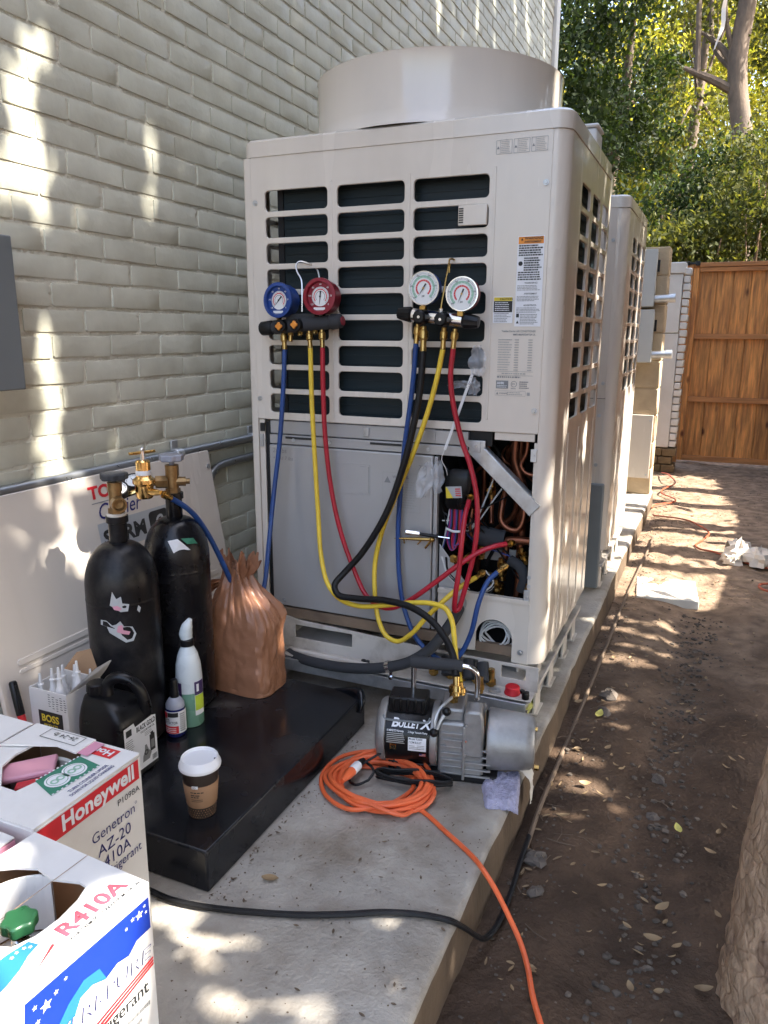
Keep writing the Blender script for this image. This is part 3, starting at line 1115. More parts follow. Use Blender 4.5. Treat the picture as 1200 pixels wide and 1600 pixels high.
G = 'shrubs on the bank right behind the gate'
for i, (lb, c, r, n, lm) in enumerate((
        ('yellowish shrub peeking above the second machine', (-0.35, 9.8, 2.35), (0.55, 0.6, 0.65), 2600, 'leaf_bright'),
        ('olive shrub above the switch boxes left of the gate', (0.35, 9.2, 1.75), (0.65, 0.6, 0.85), 4200, 'leaf_olive'),
        ('dense olive shrub right above the gate hinge', (1.0, 8.7, 2.0), (0.7, 0.7, 0.85), 5200, 'leaf_olive'),
        ('tall drooping shrub above the gate at the right edge', (1.75, 8.9, 2.65), (0.75, 0.8, 1.25), 7600, 'leaf_olive'),
        ('dark green shrub low behind the gate top', (0.55, 10.4, 2.6), (0.8, 0.8, 0.9), 5000, 'leaf_dark'),
        ('dark shrub higher on the bank under the bare trunk', (1.3, 10.6, 3.2), (0.8, 0.7, 0.75), 4800, 'leaf_dark'),
        ('leafy shrub filling the far right of the bank', (2.5, 9.6, 3.1), (0.8, 0.8, 1.2), 5000, 'leaf_olive'))):
    b = (c[0], c[1], hill_z(c[0], c[1]))
    t = thing('bank_shrub', lb, 'shrub', b, G)
    m = MB()
    for k in range(5):
        e = (c[0] + rnd.uniform(-0.5, 0.5) * r[0], c[1] + rnd.uniform(-0.5, 0.5) * r[1], c[2] + rnd.uniform(-0.2, 0.6) * r[2])
        m.tube([b, ((b[0] + e[0]) / 2 + rnd.uniform(-.1, .1), (b[1] + e[1]) / 2, (b[2] + e[2]) / 2), e], [0.03, 0.02, 0.008], 6, sub=3)
    m.build('stem', 'bark', t)
    leaf_mesh('foliage', crown_points(c, r, 46, n, 0.17, 300 + i, 0.35), 0.085, lm, t, 50 + i, droop=0.9, wid=0.42)

# ================================================================== outdoor machines
W_, D_, ZC, ZT, ZP, ZB = 0.99, 0.78, 1.7826, 1.83, 0.997, 0.305
ROWS = [(1.686 - i * 0.0758, 1.686 - i * 0.0758 - 0.0625) for i in range(9)]
COLS = [(0.077, 0.293), (0.322, 0.537), (0.562, 0.782)]


def outline_pts(x0, x1, y0, y1, r, n=6):
    return rrect(x0, x1, y0, y1, r, n)


def shell(m, poly, z0, z1, closed=True):
    n = len(poly)
    vs = [(p[0], p[1], z0) for p in poly] + [(p[0], p[1], z1) for p in poly]
    fs = [(i, (i + 1) % n, n + (i + 1) % n, n + i) for i in range(n if closed else n - 1)]
    m.add(vs, fs)


def screw(parent, x, y, z, r=0.008, n=(0, -1, 0), matn='galvanised'):
    m = MB()
    nn = Vector(n)
    p = Vector((x, y, z))
    m.cyl(p, p + nn * 0.003, r, n=12)
    m.cyl(p + nn * 0.003, p + nn * 0.005, r * 0.6, r * 0.45, n=6)
    return m.build('screw', matn, parent)


def machine(root, oy, first):
    """one outdoor machine with its front at y=oy"""
    def Fr(y):                                   # front facing frame: u=x, v=z, normal -y
        return ((0, oy + y, 0), (1, 0, 0), (0, 0, 1), (0, -1, 0))
    # roof cap and fan shroud
    m = MB()
    o1 = outline_pts(-0.003, W_ + 0.003, oy - 0.004, oy + D_, 0.047)
    o0 = outline_pts(0.006, W_ - 0.006, oy + 0.005, oy + D_ - 0.009, 0.04)
    n = len(o1)
    vs = [(p[0], p[1], ZC - 0.002) for p in o1] + [(p[0], p[1], ZT - 0.007) for p in o1] + [(p[0], p[1], ZT) for p in o0]
    fs = [(k * n + i, k * n + (i + 1) % n, (k + 1) * n + (i + 1) % n, (k + 1) * n + i) for k in (0, 1) for i in range(n)]
    fs += [tuple(range(2 * n, 3 * n)), tuple(reversed(range(n)))]
    m.add(vs, fs)
    m.build('top_cap', 'unit_paint', root, sharp=50)
    m = MB()
    if first:
        pr = [(0.40, 0.0), (0.398, 0.008), (0.389, 0.022), (0.385, 0.045), (0.3845, 0.18), (0.387, 0.188), (0.380, 0.190), (0.376, 0.186), (0.374, 0.02), (0.33, 0.002)]
        m.lathe(pr, 64, (0.492, oy + 0.39, ZT))
    else:
        pr = [(0.35, 0.0), (0.345, 0.02), (0.34, 0.05), (0.338, 0.15), (0.332, 0.155), (0.328, 0.02)]
        m.lathe(pr, 48, (0.52, oy + 0.40, ZT))
    m.build('fan_shroud', 'shroud_paint', root)
    # corner posts
    m = MB()
    q = [(W_ - 0.045 + 0.045 * math.sin(t), oy + 0.045 - 0.045 * math.cos(t)) for t in [math.radians(a) for a in range(0, 91, 9)]]
    path = [(0.947, oy + 0.02), (0.947, oy + 0.0)] + q + [(W_, oy + 0.185)]
    vs = []
    for z in (ZB, ZC - 0.003):
        vs += [(p[0], p[1], z) for p in path]
    k = len(path)
    m.add(vs, [(i, i + 1, k + i + 1, k + i) for i in range(k - 1)])
    m.build('corner_post', 'unit_paint', root, sharp=50)
    m = MB()
    path = [(0.0, oy + 0.10), (0.0, oy + 0.018)] + [(0.012 - 0.012 * math.cos(t), oy + 0.012 - 0.012 * math.sin(t)) for t in [math.radians(a) for a in range(0, 91, 18)]] + [(0.0285, oy), (0.0285, oy + 0.02)]
    vs = []
    for z in (ZB, ZC - 0.003):
        vs += [(p[0], p[1], z) for p in path]
    k = len(path)
    m.add(vs, [(i, i + 1, k + i + 1, k + i) for i in range(k - 1)])
    m.build('corner_post', 'unit_paint', root, sharp=50)
    # right side panel with its grid of openings
    sc_ = [(0.205, 0.358), (0.405, 0.556), (0.603, 0.742)]
    holes = [rrect(a, b, z1, z0, 0.014, 3) for a, b in sc_ for z0, z1 in ROWS]
    geo = plate(rrect(0.186, D_ - 0.006, ZB, ZC - 0.004, 0.003, 1), holes, 0.006, 0.0015)
    m = MB().flat(geo, ((W_ - 0.004, oy, 0), (0, 1, 0), (0, 0, 1), (1, 0, 0)), 0)
    m.build('side_panel', 'unit_paint', root)
    for y in (0.215, 0.395, 0.55, 0.70):
        m = MB().box(W_ - 0.001, W_ + 0.003, oy + y, oy + y + 0.022, ZB + 0.02, ZP - 0.02)
        m.build('rib', 'unit_paint', root, bevel=0.002)
    # left side: open frame so that the wall shows through
    m = MB()
    for z0, z1 in ROWS:
        m.box(0.003, 0.008, oy + 0.10, oy + D_ - 0.02, z1 - 0.013, z1)
    for y in (0.10, 0.30, 0.52, 0.74):
        m.box(0.0025, 0.0085, oy + y, oy + y + 0.04, ZP, ZC - 0.004)
    m.build('side_grille', 'unit_paint', root)
    m = MB().box(0.003, 0.008, oy + 0.101, oy + D_ - 0.01, ZB, ZP - 0.001)
    m.build('side_panel', 'unit_paint', root)
    m = MB().box(0.02, 0.96, oy + D_ - 0.012, oy + D_ - 0.004, ZB, ZC - 0.004)
    m.build('rear_panel', 'unit_paint', root)
    # heat exchanger
    m = MB()
    m.box(0.118, 0.955, oy + 0.045, oy + 0.075, ZP - 0.02, ZC - 0.02)
    m.box(0.935, 0.965, oy + 0.0755, oy + D_ - 0.03, ZP - 0.02, ZC - 0.02)
    for i in range(31):
        z = ZP + i * 0.0253
        m.box(0.1185, 0.9545, oy + 0.0425, oy + 0.0448, z, z + 0.003)
        m.box(0.9652, 0.9672, oy + 0.08, oy + D_ - 0.035, z, z + 0.003)
    m.build('heat_exchanger', 'coil_fins', root)
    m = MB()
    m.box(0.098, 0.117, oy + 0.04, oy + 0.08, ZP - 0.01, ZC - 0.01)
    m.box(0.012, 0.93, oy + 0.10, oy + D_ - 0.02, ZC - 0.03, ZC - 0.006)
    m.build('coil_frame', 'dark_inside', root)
    # front panel
    if first:
        holes = [rrect(a, b, z1, z0, 0.014, 4) for a, b in COLS for z0, z1 in ROWS]
    else:
        holes = [rrect(a, b, z1, z0, 0.014, 2) for a, b in COLS[:2] for z0, z1 in ROWS]
    geo = plate(rrect(0.0305, 0.945, ZP, ZC - 0.003, 0.003, 1), holes, 0.006, 0.0016)
    m = MB().flat(geo, Fr(0.003), 0)
    m.build('front_panel', 'unit_paint', root)
    for x in (0.305, 0.55, 0.796):
        if first or x > 0.7:
            m = MB().box(x - 0.0035, x + 0.0035, oy - 0.0035, oy - 0.0012, 1.03, 1.70)
            m.build('crease', 'unit_paint', root, bevel=0.001)
    for x, z in ((0.044, 1.652), (0.933, 1.652), (0.040, 1.061), (0.932, 1.060)):
        screw(root, x, oy - 0.0015, z)
    # base and feet
    m = MB()
    m.box(0.02, 0.985, oy + 0.012, oy + D_ - 0.01, 0.222, 0.238)
    m.build('base_pan', 'unit_paint_dusty', root, bevel=0.002)
    for y in (0.06, 0.27, 0.52, 0.70):
        for x in (0.90, 0.04):
            m = MB()
            m.prism([(oy + y, PAD + 0.002), (oy + y + 0.085, PAD + 0.002), (oy + y + 0.065, 0.300), (oy + y + 0.02, 0.300)], ((x, 0, 0), (0, 1, 0), (0, 0, 1), (1, 0, 0)), 0.0, 0.006)
            m.prism([(oy + y, PAD + 0.002), (oy + y + 0.085, PAD + 0.002), (oy + y + 0.065, 0.300), (oy + y + 0.02, 0.300)], ((x + 0.06, 0, 0), (0, 1, 0), (0, 0, 1), (1, 0, 0)), 0.0, 0.006)
            m.box(x, x + 0.075, oy + y, oy + y + 0.085, PAD + 0.001, PAD + 0.0055)
            m.box(x + 0.006, x + 0.06, oy + y + 0.035, oy + y + 0.04, PAD + 0.005, 0.29)
            m.build('foot', 'unit_paint_dusty', root)
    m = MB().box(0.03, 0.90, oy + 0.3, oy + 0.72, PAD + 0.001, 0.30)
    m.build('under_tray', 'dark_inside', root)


cond = thing('outdoor_condenser', 'large beige rooftop style condenser with slotted grille and opened lower front, nearest', 'air conditioner', (0.5, 0.39, PAD), 'outdoor condensers in a row')
machine(cond, 0.0, True)
cond2 = thing('outdoor_condenser', 'second beige condenser standing right behind the opened one', 'air conditioner', (0.5, 1.73, PAD), 'outdoor condensers in a row')
machine(cond2, 1.345, False)
m = MB().box(0.0305, 0.945, 1.3475, 1.353, ZB + 0.005, ZP - 0.004)
m.build('service_panel', 'unit_paint', cond2, bevel=0.002)
m = MB().box(0.80, 0.972, 1.318, 1.3405, PAD + 0.02, 0.62)
m.build('lower_cover', 'grey_box', cond2, bevel=0.008)
for z in (0.92, 0.70):
    screw(cond2, 0.925, 1.3455, z)
m = MB().box(0.82, 0.95, 0.80, 0.95, ZT + 0.0, ZT + 0.10)
m2 = thing('vent_hood', 'small white hood peeking over the rear of the first condenser roof', 'vent', (0.88, 0.88, 1.6))
mb = MB().box(0.765, 0.925, 0.80, 0.93, 1.72, 1.965)
mb.build('hood', 'white_paint', m2, bevel=0.01)
mb = MB().box(0.76, 0.93, 0.795, 0.935, 1.967, 1.978)
mb.build('hood_lid', 'white_paint', m2, bevel=0.006)

FR0 = ((0, 0, 0), (1, 0, 0), (0, 0, 1), (0, -1, 0))


def dec(name, matn, fn, parent=None, mats=None):
    m = MB()
    fn(m)
    return m.build(name, mats or matn, parent, smooth=False)


# stickers on the right part of the front panel (x 0.79..0.94)
def st_warning(m):
    m.flat(rect(0.865, 0.937, 1.288, 1.5225), FR0, 0.0026, 0)
    m.flat(rect(0.867, 0.935, 1.502, 1.520), FR0, 0.0034, 1)
    m.flat(move(text('WARNING', 0.010, 0.02), 0.884, 1.5125), FR0, 0.0042, 2)
    m.flat(move(text('AVERTISSEMENT', 0.007, 0.02, fit=0.045), 0.883, 1.5045), FR0, 0.0042, 2)
    m.flat(([(0.874, 1.511, 0), (0.880, 1.511, 0), (0.877, 1.517, 0)], [(0, 1, 2)]), FR0, 0.0042, 2)
    lines(m, FR0, 0.869, 0.934, 1.470, 1.500, 5, 0.0034, 0.62, 2, seed=3)
    lines(m, FR0, 0.884, 0.934, 1.432, 1.468, 6, 0.0034, 0.62, 2, seed=4)
    m.flat(move(disc(0, 0.006, 10), 0.875, 1.452), FR0, 0.0034, 2)
    lines(m, FR0, 0.869, 0.934, 1.408, 1.432, 4, 0.0034, 0.55, 2, seed=5)
    for z, s_ in ((1.400, 'WARNING'), (1.372, 'AVERTISSEMENT'), (1.342, 'ADVERTENCIA')):
        m.flat(move(text(s_, 0.006, 0.01, fit=0.035), 0.888, z), FR0, 0.0034, 2)
        lines(m, FR0, 0.869, 0.934, z - 0.018, z - 0.003, 4, 0.0034, 0.42, 3, seed=int(z * 999))
    lines(m, FR0, 0.880, 0.934, 1.293, 1.322, 7, 0.0034, 0.42, 3, seed=12)
    m.flat(rect(0.869, 0.877, 1.312, 1.322), FR0, 0.0034, 2)
    m.flat(([(0.869, 1.296, 0), (0.877, 1.296, 0), (0.873, 1.304, 0)], [(0, 1, 2)]), FR0, 0.0034, 2)


dec('warning_sticker', None, st_warning, cond, ['sticker_white', 'ink_orange', 'ink_black', 'ink_grey'])


def st_small(m):
    m.flat(rect(0.804, 0.859, 1.297, 1.367), FR0, 0.0026, 0)
    m.flat(rect(0.8055, 0.8575, 1.356, 1.3655), FR0, 0.0034, 1)
    m.flat(rect(0.8055, 0.8575, 1.326, 1.3555), FR0, 0.0034, 2)
    m.flat(move(text('CAUTION', 0.008, 0.02), 0.822, 1.358), FR0, 0.0042, 2)
    lines(m, FR0, 0.809, 0.855, 1.329, 1.354, 5, 0.0042, 0.4, 0, seed=8)
    lines(m, FR0, 0.808, 0.855, 1.299, 1.325, 6, 0.0034, 0.4, 3, seed=9)


dec('caution_sticker', None, st_small, cond, ['sticker_white', 'ink_yellow', 'ink_black', 'ink_grey'])


def st_plate(m):
    m.flat(move(text('Toshiba Carrier AIR CONDITIONER', 0.0075, 0.015, fit=0.095), 0.830, 1.273), FR0, 0.0026, 0)
    m.flat(move(text('MMY-MAP0724FT2P-UL', 0.0068, 0.02, fit=0.062), 0.863, 1.264), FR0, 0.0026, 0)
    for i in range(13):
        z = 1.255 - i * 0.0068
        lines(m, FR0, 0.822, 0.862, z - 0.005, z, 1, 0.0026, 0.5, 1, seed=20 + i)
        m.flat(rect(0.868, 0.880, z - 0.004, z - 0.0015), FR0, 0.0026, 1)
        m.flat(rect(0.906, 0.918, z - 0.004, z - 0.0015), FR0, 0.0026, 1)
    m.flat(rect(0.822, 0.923, 1.1660, 1.1668), FR0, 0.0026, 0)
    m.flat(rect(0.822, 0.923, 1.1550, 1.1558), FR0, 0.0026, 0)
    lines(m, FR0, 0.835, 0.915, 1.157, 1.165, 1, 0.0026, 0.4, 1, seed=44)
    lines(m, FR0, 0.822, 0.905, 1.147, 1.1545, 1, 0.0026, 0.55, 0, seed=45)
    m.flat(rect(0.820, 0.855, 1.119, 1.141), FR0, 0.0026, 0)
    m.flat(move(text('AHRI', 0.009, 0.03), 0.823, 1.131), FR0, 0.0034, 2)
    lines(m, FR0, 0.823, 0.852, 1.121, 1.129, 2, 0.0034, 0.4, 2, seed=46)
    m.flat(move(disc(0.0072, 0.0085, 16), 0.871, 1.132), FR0, 0.0026, 0)
    m.flat(move(text('ETL', 0.006, 0.02), 0.8655, 1.130), FR0, 0.0026, 0)
    lines(m, FR0, 0.863, 0.880, 1.117, 1.122, 1, 0.0026, 0.6, 1, seed=47)
    lines(m, FR0, 0.886, 0.915, 1.119, 1.141, 4, 0.0026, 0.5, 0, seed=48)
    m.flat(plate(rrect(0.818, 0.905, 1.099, 1.113, 0.002, 2), [rrect(0.8187, 0.9043, 1.0997, 1.1123, 0.002, 2)], 0), FR0, 0.0026, 1)
    m.flat(([(0.821, 1.102, 0), (0.828, 1.102, 0), (0.8245, 1.1095, 0)], [(0, 1, 2)]), FR0, 0.0026, 0)
    m.flat(move(text('WARNING', 0.005, 0.02), 0.830, 1.104), FR0, 0.0026, 0)
    lines(m, FR0, 0.852, 0.902, 1.101, 1.111, 2, 0.0026, 0.4, 1, seed=49)
    m.flat(rect(0.9085, 0.917, 1.101, 1.110), FR0, 0.0026, 1)


dec('rating_plate', None, st_plate, cond, ['ink_grey', 'ink_faint', 'sticker_white'])


def st_top(m):
    for u in (0.796, 0.843, 0.890):
        m.flat(plate(rrect(u, u + 0.043, 1.729, 1.764, 0.001, 1), [rrect(u + 0.0012, u + 0.0418, 1.7302, 1.7628, 0.001, 1)], 0), FR0, 0.0026, 0)
        m.flat(rect(u + 0.0105, u + 0.0115, 1.7305, 1.7625), FR0, 0.0026, 0)
        m.flat(([(u + 0.002, 1.742, 0), (u + 0.009, 1.742, 0), (u + 0.0055, 1.749, 0)], [(0, 1, 2)]), FR0, 0.0026, 1)
        lines(m, FR0, u + 0.013, u + 0.04, 1.7315, 1.7615, 7, 0.0026, 0.35, 0, seed=int(u * 1000))


dec('caution_print', None, st_top, cond, ['ink_faint', 'ink_grey'])

# small vent cover on the grille
m = MB().box(0.698, 0.779, -0.012, -0.0025, 1.555, 1.608)
vent = m.build('sensor_cover', 'unit_paint', cond, bevel=0.002)
m = MB()
for i in range(7):
    z = 1.562 + i * 0.0058
    m.box(0.7005, 0.713, -0.0135, -0.0118, z, z + 0.003)
m.build('sensor_slot', 'ink_black', vent)

# ---- lower front: left post strip, grey control box, service opening
m = MB()
m.box(0.0305, 0.050, 0.004, 0.010, ZB, ZP - 0.004)
m.build('left_flange', 'unit_paint', cond, bevel=0.001)
m = MB()
m.box(0.051, 0.066, 0.012, 0.05, 0.36, 0.985)
m.box(0.036, 0.052, -0.001, 0.003, 0.955, 0.982)
m.build('edge_gap_fill', 'dark_inside', cond)  # near-black filler stands in for the shaded gap beside the control box
m = MB()
m.box(0.033, 0.047, -0.002, 0.0035, 0.905, 0.945)
m.cyl((0.040, -0.004, 0.928), (0.040, -0.0025, 0.928), 0.006, n=8)
m.build('clip', 'galvanised', cond, bevel=0.002)
# upper strips of the control box
m = MB().box(0.070, 0.640, 0.006, 0.04, 0.950, 0.992)
m.build('box_rail', 'grey_steel', cond, bevel=0.002)
m = MB().box(0.070, 0.742, 0.001, 0.04, 0.917, 0.947)
m.build('box_lip', 'grey_steel', cond, bevel=0.002)
m = MB()
m.box(0.640, 0.742, 0.003, 0.03, 0.950, 0.990)
m.build('box_bracket', 'grey_steel', cond, bevel=0.002)
for a in (0.13, 0.43):
    m = MB().flat(rect(a, a + 0.105, 0.9355, 0.9425), FR0, 0.0012)
    m.build('slot', 'ink_black', cond, smooth=False)
m = MB()
m.box(0.070, 0.637, -0.004, 0.018, 0.365, 0.914)
cbox = m.build('control_box_cover', 'grey_steel', cond, bevel=0.004)
m = MB()
m.box(0.640, 0.652, 0.0, 0.02, 0.365, 0.912)
m.build('box_edge', 'grey_steel', cond, bevel=0.002)
m = MB()
m.flat(plate(rrect(0.292, 0.432, 0.774, 0.871, 0.004, 2), [rrect(0.2935, 0.4305, 0.7755, 0.8695, 0.004, 2)], 0.0015), FR0, 0.0045)
m.box(0.396, 0.428, -0.0065, -0.0042, 0.782, 0.865)
m.build('access_hatch', 'grey_steel', cbox)
FRC = ((0, -0.004, 0), (1, 0, 0), (0, 0, 1), (0, -1, 0))


def marks(m):
    m.flat(move(text('26 lbs', 0.022, -0.005, 0.15), 0.083, 0.889), FRC, 0.0012, 0)
    m.flat(move(text('+ add 7 lbs', 0.017, -0.006, 0.15), 0.083, 0.866), FRC, 0.0012, 0)
    m.flat(move(text('77°', 0.022, -0.005, 0.1), 0.590, 0.868), FRC, 0.0012, 0)


dec('handwriting', 'ink_grey', marks, cbox)


def cb_print(m):
    m.flat(plate(rrect(0.475, 0.600, 0.735, 0.855, 0.002, 1), [rrect(0.476, 0.599, 0.736, 0.854, 0.002, 1)], 0), FRC, 0.0012, 0)
    m.flat(([(0.480, 0.822, 0), (0.502, 0.822, 0), (0.491, 0.842, 0)], [(0, 1, 2)]), FRC, 0.0012, 1)
    m.flat(move(text('WARNING', 0.011, 0.02), 0.508, 0.838), FRC, 0.0012, 1)
    lines(m, FRC, 0.508, 0.595, 0.745, 0.832, 11, 0.0012, 0.35, 0, seed=71)


dec('warning_print', None, cb_print, cbox, ['ink_faint', 'ink_grey'])
for x, z in ((0.16, 0.932), (0.29, 0.932), (0.62, 0.932)):
    screw(cond, x, -0.0002, z, 0.006)
screw(cond, 0.112, -0.0045, 0.385, 0.006)
m = MB().box(0.405, 0.425, 0.001, 0.006, 0.958, 0.986)
m.build('tab', 'galvanised', cond, bevel=0.002)
# strip below the front panel over the opening
m = MB().box(0.820, 0.936, 0.004, 0.012, 0.972, 0.995)
m.build('drip_lip', 'unit_paint', cond, bevel=0.002)
m = MB().box(0.660, 0.812, 0.012, 0.020, 0.952, 0.994)
m.build('rubber_flap', 'black_rubber', cond)

# inside of the service compartment
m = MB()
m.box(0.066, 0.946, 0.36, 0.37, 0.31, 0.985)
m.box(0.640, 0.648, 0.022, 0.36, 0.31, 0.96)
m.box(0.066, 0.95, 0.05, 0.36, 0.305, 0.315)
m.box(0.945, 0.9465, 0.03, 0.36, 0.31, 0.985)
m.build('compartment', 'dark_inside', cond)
m = MB()
a, b = Vector((0.757, -0.001, 0.950)), Vector((0.948, -0.001, 0.775))
dv = (b - a).normalized()
nv = Vector((-dv.z, 0, dv.x))
m.obox((a + b) / 2, dv * ((b - a).length / 2), nv * -0.022, Vector((0, 0.002, 0)))
m.obox((a + b) / 2 + nv * -0.020 + Vector((0, 0.018, 0)), dv * ((b - a).length / 2), nv * 0.002, Vector((0, 0.016, 0)))
m.obox((a + b) / 2 + nv * 0.021 + Vector((0, 0.018, 0)), dv * ((b - a).length / 2), nv * 0.002, Vector((0, 0.016, 0)))
m.build('diagonal_brace', 'galvanised', cond, bevel=0.002)
m = MB().box(0.742, 0.796, -0.004, 0.001, 0.948, 0.968)
m.box(0.748, 0.782, -0.006, -0.004, 0.935, 0.966)
m.build('brace_bracket', 'galvanised', cond, bevel=0.003)
screw(cond, 0.766, -0.0062, 0.953, 0.008)
for nm, pts, r in (('pipe', [(0.862, 0.10, 0.985), (0.860, 0.10, 0.90), (0.878, 0.10, 0.85), (0.89, 0.11, 0.80), (0.888, 0.11, 0.70), (0.886, 0.11, 0.60)], 0.013),
                   ('pipe', [(0.905, 0.06, 0.985), (0.902, 0.06, 0.93), (0.888, 0.06, 0.895), (0.905, 0.06, 0.872), (0.945, 0.06, 0.868)], 0.006),
                   ('pipe', [(0.83, 0.12, 0.80), (0.826, 0.10, 0.76), (0.828, 0.09, 0.715), (0.85, 0.085, 0.695), (0.878, 0.085, 0.692), (0.893, 0.09, 0.715), (0.897, 0.1, 0.78)], 0.0095),
                   ('pipe', [(0.83, 0.08, 0.655), (0.88, 0.08, 0.662), (0.946, 0.08, 0.662)], 0.012),
                   ('pipe', [(0.838, 0.13, 0.64), (0.836, 0.12, 0.58), (0.834, 0.11, 0.52)], 0.011),
                   ('pipe', [(0.886, 0.12, 0.64), (0.884, 0.12, 0.56), (0.88, 0.11, 0.45)], 0.011),
                   ('pipe', [(0.787, 0.13, 0.85), (0.787, 0.12, 0.74), (0.795, 0.1, 0.70)], 0.008),
                   ('pipe', [(0.745, 0.06, 0.75), (0.742, 0.05, 0.70), (0.748, 0.05, 0.67), (0.77, 0.06, 0.655)], 0.005),
                   ('pipe', [(0.93, 0.06, 0.56), (0.93, 0.06, 0.50), (0.93, 0.06, 0.45)], 0.008),
                   ('pipe', [(0.855, 0.2, 0.985), (0.85, 0.2, 0.8), (0.86, 0.22, 0.5)], 0.016),
                   ('pipe', [(0.92, 0.2, 0.985), (0.915, 0.2, 0.86), (0.92, 0.22, 0.7)], 0.016),
                   ('pipe', [(0.73, 0.2, 0.95), (0.74, 0.2, 0.8), (0.72, 0.22, 0.5)], 0.010)):
    MB().tube(pts, r, 10, sub=5).build(nm, 'copper', cond)
m = MB()
m.tube([(0.755, 0.075, 0.668), (0.80, 0.072, 0.662), (0.845, 0.075, 0.658)], [0.030, 0.032, 0.031], 14, sub=3)
m.build('pipe_insulation', 'foam_grey', cond)
for p, h, r in (((0.787, 0.12, 0.80), 0.05, 0.013), ((0.838, 0.09, 0.555), 0.055, 0.014), ((0.838, 0.08, 0.49), 0.06, 0.012), ((0.928, 0.05, 0.515), 0.05, 0.010), ((0.70, 0.05, 0.685), 0.03, 0.012)):
    m = MB()
    x, y, z = p
    m.cyl((x, y, z - h / 2), (x, y, z + h / 2), r * 0.8, n=10)
    m.cyl((x, y, z - h * 0.25), (x, y, z + h * 0.25), r, n=6)
    m.cyl((x, y, z + 0.004), (x, y - 0.03, z + 0.004), r * 0.65, n=8)
    m.build('valve', 'brass', cond)
for p in ((0.70, 0.03, 0.594), (0.745, 0.03, 0.60), (0.72, 0.03, 0.655), (0.685, 0.05, 0.928)):
    m = MB()
    x, y, z = p
    m.cyl((x, y + 0.03, z), (x, y - 0.004, z), 0.014, n=14)
    m.cyl((x, y - 0.004, z), (x, y - 0.014, z), 0.009, n=6)
    m.build('port_cap', 'brass', cond)
# control module with its bundle of wires
m = MB()
vs = []
for z, sx, sy in ((0.755, 0.030, 0.02), (0.765, 0.038, 0.026), (0.81, 0.044, 0.03), (0.85, 0.044, 0.03), (0.87, 0.040, 0.024), (0.878, 0.030, 0.015)):
    vs.append([(0.705 + (z - 0.755) * 0.1 + q[0], 0.03 + q[1], z) for q in rrect(-sx, sx, -sy, sy, sy * 0.8, 4)])
n = len(vs[0])
flatv = [p for ring in vs for p in ring]
m.add(flatv, [(k * n + i, k * n + (i + 1) % n, (k + 1) * n + (i + 1) % n, (k + 1) * n + i) for k in range(len(vs) - 1) for i in range(n)] + [tuple(reversed(range(n))), tuple((len(vs) - 1) * n + i for i in range(n))])
mod = m.build('valve_motor', 'black_plastic', cond)
m = MB()
fr = ((0.682, -0.002, 0.79), (0.98, 0, 0.1), (-0.1, 0, 0.99), (0, -1, 0))
m.flat(rect(0, 0.05, 0, 0.035), fr, 0.001, 0)
m.flat(([(0, 0, 0), (0.022, 0, 0), (0.004, 0.033, 0), (0, 0.033, 0)], [(0, 1, 2, 3)]), fr, 0.0016, 1)
lines(m, fr, 0.03, 0.048, 0.004, 0.03, 4, 0.0018, 0.6, 2, seed=5)
m.build('motor_label', ['sticker_grey', 'ink_yellow', 'ink_red'], mod, smooth=False)
m = MB()
for i in range(10):
    xo = 0.688 + 0.0042 * i
    m.tube([(xo, 0.02, 0.76), (xo + 0.002, 0.012, 0.71), (0.706 + (xo - 0.706) * 1.2, 0.006, 0.66), (0.706 + (xo - 0.706) * 0.3, 0.004, 0.628 + 0.002 * i), (0.706 - (xo - 0.706) * 0.9, 0.01, 0.66), (0.706, 0.02, 0.75)], 0.0024, 5, sub=4, mi=i % 4)
m.build('wire_bundle', ['wire_magenta', 'wire_blue', 'black_rubber', 'hose_red'], cond)
MB().tube([(0.684, 0.004, 0.694), (0.705, -0.003, 0.690), (0.728, 0.004, 0.690)], 0.004, 6, sub=3).build('cable_tie', 'tie_white', cond)
m = MB()
m.prism([(0.655, 0.64), (0.70, 0.585), (0.76, 0.50), (0.655, 0.50)], ((0, 0.02, 0), (1, 0, 0), (0, 0, 1), (0, -1, 0)), -0.006, 0.0)
m.build('valve_plate', 'grey_steel', cond, bevel=0.002)
m = MB()
m.box(0.76, 0.90, 0.13, 0.138, 0.575, 0.615)
m.build('stop_plate', 'grey_steel', cond, bevel=0.002)
R = random.Random(31)
for k in range(9):
    x0 = R.uniform(0.67, 0.93)
    pts = [(x0, 0.16 + 0.02 * k % 0.12, 0.97)]
    for j in range(5):
        pts.append((min(0.935, max(0.665, x0 + R.uniform(-0.06, 0.06))), 0.10 + R.uniform(0, 0.16), 0.90 - j * 0.085))
    MB().tube(pts, R.choice((0.004, 0.006, 0.009, 0.0035)), 8, sub=5).build('pipe' if k % 2 else 'wire', 'copper' if k % 2 else 'black_rubber', cond)
for k in range(7):
    pts = [(0.66, 0.03, R.uniform(0.6, 0.9)), (R.uniform(0.68, 0.74), 0.02, R.uniform(0.62, 0.9)), (R.uniform(0.72, 0.80), 0.05, R.uniform(0.6, 0.88)), (R.uniform(0.78, 0.9), 0.09, R.uniform(0.52, 0.9))]
    MB().tube(pts, 0.0026, 5, sub=6).build('wire', ('black_rubber', 'black_rubber', 'wire_white', 'wire_blue')[k % 4], cond)
for k in range(6):
    x, y, z = R.uniform(0.76, 0.925), R.uniform(0.05, 0.1), R.uniform(0.50, 0.62)
    m = MB().cyl((x, y, z - 0.02), (x, y, z + 0.02), 0.009, n=8)
    m.cyl((x, y, z - 0.006), (x, y, z + 0.008), 0.013, n=6)
    m.cyl((x, y, z), (x + 0.012, y - 0.03, z - 0.004), 0.007, n=8)
    m.build('valve', 'brass', cond)
